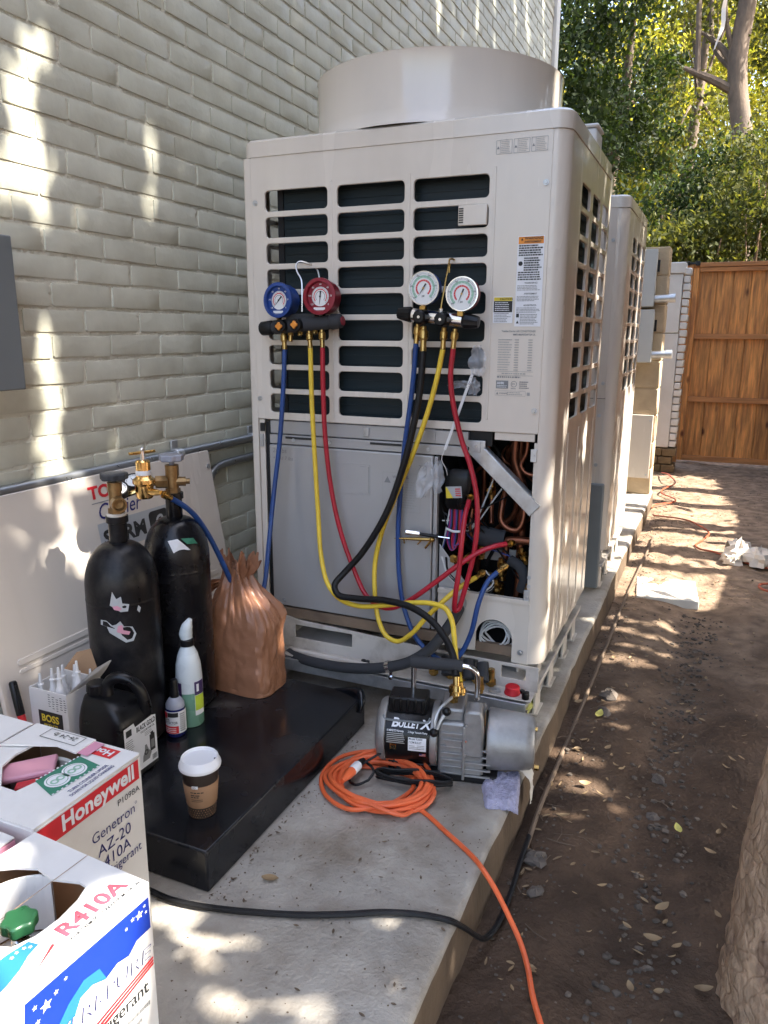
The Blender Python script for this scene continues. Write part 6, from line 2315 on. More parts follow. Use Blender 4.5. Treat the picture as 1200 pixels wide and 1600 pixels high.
m = MB().tube([rc, rc.lerp(Vector((0.0609, -0.5300, 0.8510)), 0.75), Vector((0.0609, -0.5300, 0.8510))], [0.011, 0.009, 0.006], 10)
m.build('outlet', 'brass_bright', rg)

# ================================================================== brown bag
t = thing('plastic_bag', 'crumpled brown plastic bag standing on the platform beside the tanks', 'bag', (0.145, -0.29, PLAT))
m = MB()
NR, NA = 84, 128


def crease(x, y, z):
    d_, p_ = mnoise.voronoi(Vector((x, y, z)))
    return d_[1] - d_[0]


vs = []
for j in range(NR):
    f_ = j / (NR - 1)
    z = PLAT + 0.002 + 0.412 * f_
    if f_ < 0.50:
        hx, hy = 0.112 + 0.010 * math.sin(f_ * 5), 0.078
    elif f_ < 0.88:
        g = (f_ - 0.50) / 0.38
        g2 = g * g * (3 - 2 * g) * 0.55 + g * 0.45
        hx = 0.118 * (1 - g2) + 0.040 * g2
        hy = 0.078 * (1 - g2) + 0.026 * g2
    else:
        g = (f_ - 0.88) / 0.12
        hx, hy = 0.040 + 0.022 * g, 0.026 + 0.004 * g
    cx = 0.140 - 0.35 * (0.115 - min(0.115, hx))
    cy = -0.292 + 0.02 * f_
    top = max(0.0, (f_ - 0.42) / 0.58)
    for i in range(NA):
        a = 2 * math.pi * i / NA
        c_, s_ = math.cos(a), math.sin(a)
        e = 4.5 - 2.3 * top
        k = (abs(c_) ** e + abs(s_) ** e) ** (-1 / e)
        pleat = 0.30 * top * (abs(fbm(c_ * 3.2 + 5, s_ * 3.2, f_ * 0.7, 2)) - 0.22) * 2.2
        cr = 0.10 * (crease(c_ * 1.6, s_ * 1.6, f_ * 3.2) - 0.35) + 0.075 * (crease(c_ * 3.0 + 7, s_ * 3.0, f_ * 5.5 + 3) - 0.3) + 0.03 * (crease(c_ * 6 + 2, s_ * 6, f_ * 11 + 5) - 0.3)
        sag = 0.05 * math.sin(f_ * 9 + 2.0 * c_) * (1 - top)
        k *= 1 + pleat + cr * (0.25 if j < 2 else 1.0) + sag
        zz = z + (0.010 * fbm(c_ * 3, s_ * 3, f_ * 5) + 0.11 * top ** 2 * (crease(c_ * 1.5, s_ * 1.5, 4.0) - 0.45) if j > 1 else 0)
        vs.append((cx + hx * k * c_, cy + hy * k * s_, zz))
m.add(vs, [(j * NA + i, j * NA + (i + 1) % NA, (j + 1) * NA + (i + 1) % NA, (j + 1) * NA + i) for j in range(NR - 1) for i in range(NA)] + [tuple(reversed(range(NA)))])
m.build('sack', 'bag_brown', t, sharp=16)
for hi, (A_, B_, C_, w0) in enumerate((((0.095, -0.335, 0.548), (0.020, -0.350, 0.520), (0.030, -0.325, 0.44), 0.045), ((0.120, -0.305, 0.600), (0.165, -0.335, 0.618), (0.170, -0.350, 0.565), 0.030))):
    m = MB()
    A_, B_, C_ = Vector(A_), Vector(B_), Vector(C_)
    n1, n2 = 12, 7
    vs = []
    for j in range(n1):
        f_ = j / (n1 - 1)
        p = A_ * (1 - f_) ** 2 + B_ * 2 * f_ * (1 - f_) + C_ * f_ ** 2
        for i in range(n2):
            u = i / (n2 - 1) - 0.5
            vs.append(p + Vector((0.25, -0.25, 1)) * u * w0 * (0.5 + math.sin(f_ * 3.0)) + Vector((0.3, -0.9, 0)) * (0.012 * abs(math.sin(u * 9 + f_ * 3)) + 0.008 * fbm(j * 0.6, i * 0.7, hi)))
    m.add(vs, [(j * n2 + i, j * n2 + i + 1, (j + 1) * n2 + i + 1, (j + 1) * n2 + i) for j in range(n1 - 1) for i in range(n2 - 1)])
    m.build('handle', 'bag_brown', t, sharp=28)

# ================================================================== bottles and cup
x, y, z = 0.138, -0.556, PLAT + 0.001
t = thing('spray_bottle', 'tall white bottle with green liquid and tilted nozzle before the rear tank', 'bottle', (x, y, z))
m = MB().lathe([(0.0, 0.0), (0.033, 0.0), (0.036, 0.006), (0.0362, 0.10)], 28, (x, y, z))
m.build('liquid_zone', 'bottle_green', t)
m = MB().lathe([(0.0362, 0.1005), (0.0362, 0.135), (0.0335, 0.175), (0.027, 0.205), (0.018, 0.225), (0.014, 0.232), (0.0, 0.232)], 28, (x, y, z))
m.build('body', 'bottle_white', t)
m = MB().lathe([(0.015, 0.228), (0.019, 0.230), (0.019, 0.246), (0.012, 0.252), (0.0, 0.253)], 20, (x, y, z))
m.build('collar', 'black_plastic', t)
m = MB().tube([(x, y, z + 0.248), (x - 0.002, y, z + 0.262), (x + 0.004, y, z + 0.285), (x + 0.012, y + 0.004, z + 0.305)], [0.016, 0.0185, 0.015, 0.006], 14, sub=4)
m.build('nozzle', 'bottle_white', t)
m = MB()


def cyl_patch(m, x, y, z, r, a0, a1, z0, z1, mi, d=0.0009, n=6):
    vs, fs = [], []
    for k in range(n + 1):
        a = a0 + (a1 - a0) * k / n
        vs += [(x + (r + d) * math.cos(a), y + (r + d) * math.sin(a), z + z0), (x + (r + d) * math.cos(a), y + (r + d) * math.sin(a), z + z1)]
        if k:
            fs.append((2 * k - 2, 2 * k, 2 * k + 1, 2 * k - 1))
    m.add(vs, fs, mi)


cyl_patch(m, x, y, z, 0.0362, -0.55, 0.3, 0.035, 0.135, 0)
cyl_patch(m, x, y, z, 0.0362, -0.53, 0.3, 0.05, 0.094, 1, 0.0016)
cyl_patch(m, x, y, z, 0.0362, -0.55, 0.3, 0.095, 0.134, 2, 0.0016)
cyl_patch(m, x, y, z, 0.0362, -2.0, -1.5, 0.085, 0.132, 2)
cyl_patch(m, x, y, z, 0.0362, -0.40, -0.2, 0.105, 0.127, 0, 0.0022)
m.build('label', ['sticker_white', 'ink_lime', 'ink_purple'], t, smooth=False)
x, y, z = 0.140, -0.622, PLAT + 0.001
t = thing('detector_bottle', 'small blue bottle with red and white label and black cap', 'bottle', (x, y, z))
m = MB().lathe([(0.0, 0.0), (0.024, 0.0), (0.0262, 0.004), (0.0262, 0.075), (0.024, 0.09), (0.016, 0.102), (0.011, 0.108), (0.0, 0.108)], 24, (x, y, z))
m.build('body', 'bottle_blue', t)
m = MB().lathe([(0.0255, 0.0795), (0.0246, 0.092), (0.0166, 0.104), (0.0115, 0.109)], 24, (x, y, z))
m.build('clear_shoulder', 'clear_grey', t)
m = MB().lathe([(0.012, 0.107), (0.0125, 0.118), (0.0105, 0.124), (0.0105, 0.152), (0.009, 0.157), (0.0, 0.158)], 18, (x, y, z))
m.build('cap', 'black_plastic', t)
m = MB()
cyl_patch(m, x, y, z, 0.0262, -2.3, 0.6, 0.012, 0.075, 0, n=14)
cyl_patch(m, x, y, z, 0.0262, -2.25, -0.65, 0.013, 0.034, 1, 0.0016, 8)
cyl_patch(m, x, y, z, 0.0262, -2.25, -1.75, 0.056, 0.073, 1, 0.0016, 4)
cyl_patch(m, x, y, z, 0.0262, -1.72, -0.65, 0.060, 0.073, 2, 0.0016, 6)
for k in range(9):
    cyl_patch(m, x, y, z, 0.0262, -0.50, 0.1, 0.018 + 0.006 * k, 0.0208 + 0.006 * k, 3, 0.0016, 4)


def wrap_text(m, s, size, x, y, z, r, a0, z0, mi, fit=None, d=0.002):
    g = text(s, size, 0.01, fit=fit)
    m.add([(x + (r + d) * math.cos(a0 + v[0] / r), y + (r + d) * math.sin(a0 + v[0] / r), z + z0 + v[1]) for v in g[0]], g[1], mi)


wrap_text(m, 'LEAK', 0.009, x, y, z, 0.0262, -2.1, 0.050, 2, fit=0.016)
wrap_text(m, 'DETECTOR', 0.010, x, y, z, 0.0262, -2.1, 0.041, 2, fit=0.036)
for k in range(3):
    cyl_patch(m, x, y, z, 0.0262, -2.1, -0.9, 0.017 + 0.005 * k, 0.0188 + 0.005 * k, 0, 0.002, 5)
m.build('label', ['sticker_white', 'ink_red', 'ink_black', 'ink_grey'], t, smooth=False)

x, y, z = 0.415, -0.878, PLAT + 0.001
t = thing('coffee_cup', 'paper coffee cup with white lid and cardboard sleeve on the platform', 'cup', (x, y, z))
m = MB().lathe([(0.0, 0.002), (0.028, 0.002), (0.0285, 0.0), (0.0295, 0.0), (0.0425, 0.124), (0.0, 0.124)], 36, (x, y, z))
cup = m.build('body', 'cup_brown', t)
m = MB()


def cupr(h):
    return 0.0295 + (0.0425 - 0.0295) * h / 0.124


sl = []
for h in (0.028, 0.030, 0.083, 0.085):
    sl.append((cupr(h) + (0.0014 if h not in (0.028, 0.085) else 0.0004), h))
m.lathe(sl, 36, (x, y, z))
slv = m.build('sleeve', 'cup_sleeve', t)
m = MB()
R = random.Random(2)
for row in range(4):
    for k in range(34):
        h = 0.004 + row * 0.006
        a = 2 * math.pi * k / 34 + row * 0.09
        r = cupr(h)
        cyl_patch(m, x, y, z, r + 0.0006, a, a + R.uniform(0.03, 0.09), h, h + 0.0022, 0, 0.0004, 1)
m.build('dot_pattern', 'cup_sleeve', cup, smooth=False)
m = MB()
for i, h in enumerate((0.070, 0.063, 0.058)):
    a_ = -1.55
    for k in range((4, 2, 3)[i]):
        e_ = a_ + (0.16, 0.24, 0.13)[i]
        cyl_patch(m, x, y, z, cupr(h) + 0.001, a_, e_, h, h + 0.0026, 0, 0.0012, 2)
        a_ = e_ + 0.04
for k in range(2):
    cyl_patch(m, x, y, z, cupr(0.05) + 0.001, -1.55, -0.85, 0.052 - 0.004 * k, 0.0533 - 0.004 * k, 0, 0.0012, 4)
cyl_patch(m, x, y, z, cupr(0.087) + 0.0008, -1.42, -1.08, 0.082, 0.089, 1, 0.0014, 3)
wrap_text(m, 'ED', 0.006, x, y, z, cupr(0.087) + 0.0022, -1.38, 0.0835, 2, d=0.0008)
m.build('sleeve_print', ['cup_brown', 'sticker_white', 'cup_brown'], slv, smooth=False)
m = MB().lathe([(0.0425, 0.116), (0.0462, 0.117), (0.0470, 0.121), (0.0458, 0.126), (0.0440, 0.128), (0.0412, 0.138), (0.0395, 0.140), (0.0375, 0.1385), (0.0365, 0.134), (0.0, 0.134)], 40, (x, y, z))
lid = m.build('lid', 'lid_white', t)
m = MB().cyl((x + 0.033, y + 0.012, z + 0.1342), (x + 0.033, y + 0.012, z + 0.136), 0.0028, n=8)
m.build('sip_hole', 'cup_brown', lid)

# ================================================================== black oil jug
jx, jy, jz = 0.124, -0.822, PLAT + 0.001
t = thing('oil_jug', 'black plastic oil jug with handle and white label beside the front tank', 'jug', (jx, jy, jz))
m = MB()
secs = [(0.0, 0.066, 0.056, 0, 0), (0.006, 0.073, 0.062, 0, 0), (0.13, 0.073, 0.062, 0, 0), (0.155, 0.071, 0.060, 0, 0), (0.180, 0.062, 0.053, -0.004, -0.002), (0.198, 0.046, 0.040, -0.016, -0.006), (0.205, 0.030, 0.028, -0.030, -0.012)]
rings = []
for h, sx, sy, ox, oy in secs:
    rings.append([(jx + ox + q[0], jy + oy + q[1], jz + h) for q in rrect(-sx, sx, -sy, sy, min(sx, sy) * 0.45, 5)])
n = len(rings[0])
m.add([p for r_ in rings for p in r_], [(k * n + i, k * n + (i + 1) % n, (k + 1) * n + (i + 1) % n, (k + 1) * n + i) for k in range(len(rings) - 1) for i in range(n)] + [tuple(reversed(range(n))), tuple((len(rings) - 1) * n + i for i in range(n))])
jb = m.build('body', 'black_plastic', t, sharp=60)
cp = Vector((jx - 0.038, jy - 0.014, jz + 0.203))
m = MB().lathe([(0.020, 0.0), (0.020, 0.008), (0.0, 0.008)], 20, cp)
n = 30
vs = []
for h, r_ in ((0.009, 0.0235), (0.028, 0.0228), (0.031, 0.020), (0.0312, 0.0)):
    for k in range(n):
        tt = 2 * math.pi * k / n
        rr = r_ * (1 + (0.025 if k % 2 else -0.02) * (1 if r_ > 0.021 else 0))
        vs.append(cp + Vector((rr * math.cos(tt), rr * math.sin(tt), h)))
m.add(vs, [(i * n + k, i * n + (k + 1) % n, (i + 1) * n + (k + 1) % n, (i + 1) * n + k) for i in range(3) for k in range(n)])
m.build('cap', 'black_plastic', t, sharp=25)
m = MB().tube([(jx - 0.012, jy - 0.010, jz + 0.195), (jx - 0.010, jy - 0.004, jz + 0.232), (jx + 0.012, jy + 0.006, jz + 0.247), (jx + 0.045, jy + 0.022, jz + 0.232), (jx + 0.062, jy + 0.032, jz + 0.190), (jx + 0.060, jy + 0.034, jz + 0.150)], [0.017, 0.014, 0.014, 0.014, 0.015, 0.018], 12, sub=5)
m.build('handle', 'black_plastic', t)
FJ = ((jx + 0.0735, jy - 0.056, jz), (0, 1, 0), (0, 0, 1), (1, 0, 0))
m = MB()
m.flat(([(0.002, 0.012, 0), (0.112, 0.012, 0), (0.112, 0.140, 0), (0.098, 0.144, 0), (0.040, 0.140, 0), (0.036, 0.152, 0), (0.002, 0.150, 0)], [tuple(range(7))]), FJ, 0.0008, 0)
m.flat(rect(0.002, 0.112, 0.012, 0.021), FJ, 0.0014, 1)
m.flat(move(text('BLACK GOLD', 0.018, 0.03, fit=0.066), 0.043, 0.124), FJ, 0.0014, 1)
m.flat(move(text('VACUUM PUMP OIL', 0.008, 0.015, fit=0.050), 0.056, 0.114), FJ, 0.0014, 1)
m.flat(rect(0.008, 0.027, 0.126, 0.143), FJ, 0.0014, 1)
lines(m, FJ, 0.006, 0.034, 0.075, 0.118, 8, 0.0014, 0.35, 2, seed=4)
lines(m, FJ, 0.070, 0.102, 0.100, 0.112, 3, 0.0014, 0.35, 2, seed=14)
m.flat(rect(0.086, 0.104, 0.052, 0.096), FJ, 0.0014, 1)
m.flat(rect(0.090, 0.100, 0.096, 0.102), FJ, 0.0014, 1)
m.flat(rect(0.089, 0.101, 0.060, 0.082), FJ, 0.0020, 2)
m.flat(([(0.058, 0.036, 0), (0.082, 0.036, 0), (0.090, 0.050, 0), (0.080, 0.062, 0), (0.074, 0.078, 0), (0.068, 0.078, 0), (0.066, 0.062, 0), (0.060, 0.052, 0)], [tuple(range(8))]), FJ, 0.0014, 2)
m.flat(move(disc(0.004, 0.007, 12), 0.071, 0.058), FJ, 0.0020, 1)
for k in range(6):
    m.flat(rect(0.092 + 0.003 * k, 0.0935 + 0.003 * k, 0.026, 0.040), FJ, 0.0014, 1)
m.build('label', ['sticker_white', 'ink_black', 'ink_grey'], jb, smooth=False)

# ================================================================== carton of sealant tubes and a marker
bx0, bx1, by0, by1, bz1 = -0.088, 0.034, -0.882, -0.770, 0.418
t = thing('sealant_carton', 'open white carton of nozzle tubes with yellow on black label', 'box', (-0.03, -0.83, PLAT))
zb = PLAT + 0.001
for nm, a in (('wall', (bx0, bx1, by0, by0 + 0.003)), ('wall', (bx0, bx1, by1 - 0.003, by1)), ('wall', (bx0, bx0 + 0.003, by0 + 0.0032, by1 - 0.0032)), ('wall', (bx1 - 0.003, bx1, by0 + 0.0032, by1 - 0.0032))):
    MB().box(a[0], a[1], a[2], a[3], zb, bz1).build(nm, 'carton_white', t)
m = MB().add([(bx1 - 0.002, by0, bz1 - 0.001), (bx1 - 0.002, by1, bz1 - 0.001), (bx1 + 0.028, by1 + 0.030, bz1 + 0.048), (bx1 + 0.018, by0 + 0.085, bz1 + 0.040)], [(0, 1, 2, 3)])
m.add([(bx1 - 0.004, by0, bz1 - 0.001), (bx1 - 0.004, by1, bz1 - 0.001), (bx1 + 0.026, by1 + 0.030, bz1 + 0.048), (bx1 + 0.016, by0 + 0.085, bz1 + 0.040)], [(3, 2, 1, 0)])
m.build('flap', 'carton_white', t, smooth=False)
m = MB().add([(bx0, by1, bz1), (bx1, by1, bz1), (bx1 - 0.045, by1 + 0.02, bz1 + 0.062), (bx0 + 0.03, by1 + 0.018, bz1 + 0.045)], [(0, 1, 2, 3)])
m.build('flap', 'carton_brown', t, smooth=False)
m = MB().box(bx0 + 0.004, bx1 - 0.004, by0 + 0.004, by1 - 0.004, zb + 0.001, zb + 0.004)
m.build('bottom', 'carton_brown', t)
FB = ((bx0, by0, zb), (1, 0, 0), (0, 0, 1), (0, -1, 0))
m = MB()
m.flat(rect(0.026, 0.104, 0.106, 0.153), FB, 0.0010, 0)
m.flat(move(text('BOSS', 0.026, 0.03, fit=0.056), 0.036, 0.126), FB, 0.0018, 1)
m.flat(move(text('PRODUCTS', 0.011, 0.01, fit=0.044), 0.042, 0.112), FB, 0.0018, 1)
m.build('label', ['ink_black', 'ink_yellow'], t, smooth=False)
m = MB()
R = random.Random(9)
for c in range(5):
    u = 0.062 + c * 0.0125
    for k in range(6):
        m.flat(rect(u, u + R.uniform(0.005, 0.009), 0.198 - k * 0.006 - 0.004 * c % 0.01, 0.1996 - k * 0.006 - 0.004 * c % 0.01), FB, 0.0010, 0)
m.build('scribble', 'ink_black', t, smooth=False)
for k, (ux, uy, hh) in enumerate(((0.018, 0.02, 0.03), (0.048, 0.03, 0.045), (0.082, 0.02, 0.058), (0.10, 0.06, 0.062), (0.112, 0.09, 0.03), (0.03, 0.08, 0.03), (0.065, 0.085, 0.035))):
    px_, py_ = bx0 + ux, by0 + uy
    q = thing('sealant_tube', ('shortest white nozzle at the left inside the carton', 'white nozzle tube second from the left in the carton', 'tall white nozzle tube at the carton front corner', 'tallest white nozzle tube behind the carton front corner', 'white nozzle tip at the right rear of the carton', 'white nozzle tube at the left rear of the carton', 'white nozzle tube at the middle rear of the carton')[k], 'tube', (px_, py_, zb + 0.005), 'white nozzle tubes in the carton')
    zz = bz1 - 0.062 + hh
    MB().lathe([(0.0, zb + 0.006), (0.013, zb + 0.006), (0.013, zz - 0.008), (0.009, zz), (0.0, zz)], 14, (px_, py_, 0)).build('barrel', 'tie_white', q)
    MB().lathe([(0.0105, zz - 0.002), (0.010, zz + 0.006), (0.0075, zz + 0.012), (0.0055, zz + 0.030), (0.0078, zz + 0.031), (0.0078, zz + 0.034), (0.0045, zz + 0.036), (0.0028, zz + 0.062), (0.0, zz + 0.063)], 12, (px_, py_, 0)).build('nozzle', 'tie_white', q)
t = thing('red_marker', 'red stick with black clip cap leaning left of the sealant carton', 'marker', (-0.105, -0.90, PLAT))
a, b = Vector((-0.062, -0.912, PLAT + 0.008)), Vector((-0.118, -0.902, PLAT + 0.225))
d = (b - a).normalized()
MB().tube([a, a + d * 0.006, a.lerp(b, 0.62)], [0.007, 0.0095, 0.0095], 12).build('barrel', 'ink_red', t)
m = MB().tube([a.lerp(b, 0.62), b - d * 0.004, b], [0.0105, 0.0098, 0.007], 12)
m.obox(a.lerp(b, 0.80) + Vector((0.012, -0.004, 0.003)), d * 0.035, (0.002, 0, 0), (0, 0.003, 0))
m.build('cap', 'black_plastic', t)


# ================================================================== refrigerant cartons
def carton(label, ox, oy, ang_, sx, sy, z1, side_mat, grp='refrigerant cartons in the front left corner', seam=True, hole=None, name='refrigerant_carton'):
    """box with near-right corner at (ox,oy); ex to +x, ey to +y; returns frames"""
    ex = Vector((math.cos(ang_), math.sin(ang_), 0))
    ey = Vector((-math.sin(ang_), math.cos(ang_), 0))
    O = Vector((ox, oy, PAD + 0.001))
    t = thing(name, label, 'box', O - ex * sx / 2 + ey * sy / 2, grp)
    h = z1 - PAD - 0.001
    up_ = Vector((0, 0, 1))
    th = 0.004
    k = th / 2
    MB().obox(O - ex * k + ey * sy / 2 + up_ * h / 2, ex * k, ey * sy / 2, up_ * h / 2).build('side', side_mat, t, bevel=0.0015, seg=1)
    MB().obox(O - ex * (sx - k) + ey * sy / 2 + up_ * h / 2, ex * k, ey * sy / 2, up_ * h / 2).build('side', side_mat, t, bevel=0.0015, seg=1)
    MB().obox(O - ex * sx / 2 + ey * k + up_ * h / 2, ex * (sx / 2 - th - 0.0005), ey * k, up_ * h / 2).build('side', side_mat, t, bevel=0.0015, seg=1)
    MB().obox(O - ex * sx / 2 + ey * (sy - k) + up_ * h / 2, ex * (sx / 2 - th - 0.0005), ey * k, up_ * h / 2).build('side', side_mat, t, bevel=0.0015, seg=1)
    m = MB()
    m.obox(O - ex * (th + 0.0012) + ey * sy / 2 + up_ * h / 2, ex * 0.0006, ey * (sy / 2 - th - 0.002), up_ * (h / 2 - 0.002))
    m.obox(O - ex * (sx - th - 0.0012) + ey * sy / 2 + up_ * h / 2, ex * 0.0006, ey * (sy / 2 - th - 0.002), up_ * (h / 2 - 0.002))
    m.obox(O - ex * sx / 2 + ey * (th + 0.0012) + up_ * h / 2, ex * (sx / 2 - th - 0.003), ey * 0.0006, up_ * (h / 2 - 0.002))
    m.obox(O - ex * sx / 2 + ey * (sy - th - 0.0012) + up_ * h / 2, ex * (sx / 2 - th - 0.003), ey * 0.0006, up_ * (h / 2 - 0.002))
    m.build('liner', 'carton_brown', t)
    FT = (O + up_ * h, ey, -ex, up_)             # top: u along +y, v towards -x
    FS = (O, ey, up_, ex)                        # right side
    if hole:
        geo = plate([(0.0005, 0.0005), (sy - 0.0005, 0.0005), (sy - 0.0005, sx - 0.0005), (0.0005, sx - 0.0005)], [hole], 0.004)
        MB().flat(geo, FT, 0.0025).build('top_flap', 'carton_white', t, smooth=False)
    else:
        for v0, v1 in ((0.0005, sx / 2 - 0.0015), (sx / 2 + 0.0015, sx - 0.0005)):
            m = MB()
            m.prism([(0.0005, v0), (sy - 0.0005, v0), (sy - 0.0005, v1), (0.0005, v1)], FT, 0.0005, 0.004)
            m.build('top_flap', 'carton_white', t, bevel=0.001, seg=1)
    return t, FT, FS, h


def cylinder_inside(label, c, ztop, col, knob):
    q = thing('refrigerant_cylinder', label, 'gas cylinder', (c[0], c[1], PAD + 0.005), 'refrigerant cylinders inside the cartons')
    x_, y_ = c
    r = 0.105
    pr = [(0.0, PAD + 0.006), (r * 0.8, PAD + 0.006), (r, PAD + 0.03), (r, ztop - 0.20), (r * 0.93, ztop - 0.165), (r * 0.7, ztop - 0.14), (r * 0.3, ztop - 0.128), (0.0, ztop - 0.126)]
    MB().lathe(pr, 36, (x_, y_, 0)).build('body', col, q)
    return q


# Honeywell carton
HX, HY, SZ = 0.497, -1.386, 0.52
hole = []
for p in ((0.3547, -1.3237, 0.5200), (0.3045, -1.2785, 0.5200), (0.2940, -1.2424, 0.5200), (0.2984, -1.1947, 0.5200), (0.3212, -1.1771, 0.5200), (0.3658, -1.1866, 0.5200), (0.3925, -1.1794, 0.5200), (0.4119, -1.2081, 0.5200), (0.4040, -1.2473, 0.5200), (0.3975, -1.2924, 0.5200), (0.3892, -1.3243, 0.5200)):
    hole.append((p[1] - HY, HX - p[0]))
hw, FT, FS, h = carton('white carton with a red band and navy lettering, torn open on top', HX, HY, 0.0, 0.25, 0.238, SZ, 'carton_white', hole=hole)
m = MB()
m.flat(rect(0.001, 0.230, h - 0.041, h - 0.003), FS, 0.0012, 0)
m.flat(move(text('Honeywell', 0.040, 0.03, fit=0.165), 0.052, h - 0.033), FS, 0.0020, 1)
m.flat(move(text('Genetron', 0.028, -0.002, fit=0.103), 0.110, h - 0.099), FS, 0.0012, 2)
m.flat(move(text('AZ-20', 0.031, -0.002, fit=0.080), 0.120, h - 0.131), FS, 0.0012, 2)
m.flat(move(text('410A', 0.031, -0.002, fit=0.066), 0.131, h - 0.160), FS, 0.0012, 2)
m.flat(move(text('Refrigerant', 0.026, -0.002, fit=0.105), 0.118, h - 0.182), FS, 0.0012, 2)
m.flat(move(disc(0.0018, 0.0026, 12), 0.217, h - 0.082), FS, 0.0012, 2)
m.flat(move(text('P1098A', 0.017, -0.002, fit=0.055), 0.174, h - 0.064), FS, 0.0012, 3)
lines(m, FS, 0.03, 0.2, 0.05, 0.15, 6, 0.0012, 0.3, 2, seed=6)
m.build('print', ['ink_red', 'sticker_white', 'ink_navy', 'ink_black'], hw, smooth=False)
FTT = (FT[0] + Vector((0, 0, 0.0045)), FT[1], FT[2], FT[3])
m = MB()
gq = [(0.095, 0.101), (0.185, 0.090), (0.177, 0.036), (0.075, 0.043)]
m.flat(([(a, b, 0) for a, b in gq], [(0, 3, 2, 1)]), FTT, 0.0008, 0)
for cu, cv in ((0.112, 0.068), (0.148, 0.066)):
    m.flat(move(disc(0.0, 0.021, 24), cu, cv), FTT, 0.0014, 1)
    m.flat(move(disc(0.0165, 0.0175, 24), cu, cv), FTT, 0.0020, 0)
    m.flat(move(disc(0.004, 0.0075, 12), cu - 0.006, cv), FTT, 0.0020, 2)
    m.flat(move(disc(0.004, 0.0075, 12), cu + 0.007, cv), FTT, 0.0020, 2)
for i in range(11):
    f_ = i / 11
    for (a0, b0), (a1, b1) in ((gq[0], gq[1]), (gq[3], gq[2])):
        u_, v_ = a0 + (a1 - a0) * f_, b0 + (b1 - b0) * f_
        m.flat(rect(u_ + 0.002, u_ + 0.006, v_ - 0.0015, v_ + 0.0015), FTT, 0.0016, 1)
m.flat(move(text('TURN CYLINDER UPSIDE', 0.010, 0.012, fit=0.088), 0.095, 0.022), FTT, 0.0008, 3)
m.flat(move(text('DOWN FOR LIQUID CHARGING', 0.010, 0.012, fit=0.098), 0.088, 0.011), FTT, 0.0008, 3)
m.flat(rect(0.2, 0.228, 0.035, 0.155), FTT, 0.0008, 4)
g = text('Honeywell', 0.024, 0.03, fit=0.105)
m.add([FTT[0] + FTT[1] * (0.221 - v[1] * 0.95) + FTT[2] * (0.042 + v[0]) + FTT[3] * 0.0016 for v in g[0]], g[1], 1)
m.build('top_print', ['ink_green', 'sticker_white', 'ink_ltgreen', 'ink_navy', 'ink_red'], hw, smooth=False)
# raised far flap with notes
m = MB()
m.flat(plate([(0.185, 0.10), (0.235, 0.10), (0.236, 0.249), (0.15, 0.249), (0.17, 0.20), (0.19, 0.15)], [], 0.003), FT, 0.0085)
m.build('top_flap', 'carton_white', hw, smooth=False)
m = MB()
FN = (FT[0] + Vector((0, 0, 0.010)), FT[1], FT[2], FT[3])
g = text('26-24 lb', 0.017, -0.002, 0.1)
m.add([FN[0] + FN[1] * (0.224 - v[1]) + FN[2] * (0.130 + v[0]) + FN[3] * 0.0012 for v in g[0]], g[1], 0)
m.flat(plate(rrect(0.20, 0.231, 0.118, 0.205, 0.001, 1), [rrect(0.2013, 0.2297, 0.1193, 0.2037, 0.001, 1)], 0), FN, 0.0012, 0)
m.flat(rect(0.188, 0.232, 0.076, 0.112), (FN[0] - Vector((0, 0, 0.0035)), FN[1], FN[2], FN[3]), 0.0012, 1)
m.build('handwriting', ['ink_black', 'carton_pink'], hw, smooth=False)
m = MB()
for i, z_ in enumerate((0.0, -0.01, -0.02)):
    m.prism([(0.06, 0.245), (0.11, 0.225), (0.12, 0.20), (0.06, 0.19), (0.035, 0.22)], FT, z_ - 0.022, z_ - 0.019, i % 2)
m.build('torn_flap', ['carton_brown', 'carton_pink'], hw, smooth=False)
q = cylinder_inside('pink refrigerant cylinder with grey collar and red lever inside the torn carton', (0.372, -1.268), 0.555, 'tank_pink', 'red')
m = MB()
cx, cy = 0.372, -1.268
m.lathe([(0.072, 0.42), (0.072, 0.508), (0.069, 0.512), (0.0655, 0.508), (0.0655, 0.42)], 30, (cx, cy, 0), a0=-1.2, a1=2.3)
m.build('collar', 'tank_grey', q)
m = MB()
pts = [(cx - 0.10, cy - 0.035, 0.505), (cx - 0.03, cy + 0.025, 0.522), (cx + 0.0, cy + 0.05, 0.520)]
m.obox((cx - 0.055, cy + 0.0, 0.508), Vector((0.055, 0.045, 0.006)), Vector((-0.018, 0.022, 0)), (0, 0, 0.006))
m.build('pink_strap', 'tank_pink', q, bevel=0.004)
m = MB()
m.cyl((cx, cy, 0.428), (cx, cy, 0.498), 0.010, n=10)
m.obox((cx + 0.006, cy - 0.004, 0.505), Vector((0.028, 0.022, 0.004)), Vector((-0.006, 0.008, 0)), (0, 0, 0.006))
m.build('lever', 'lever_red', q, bevel=0.003)

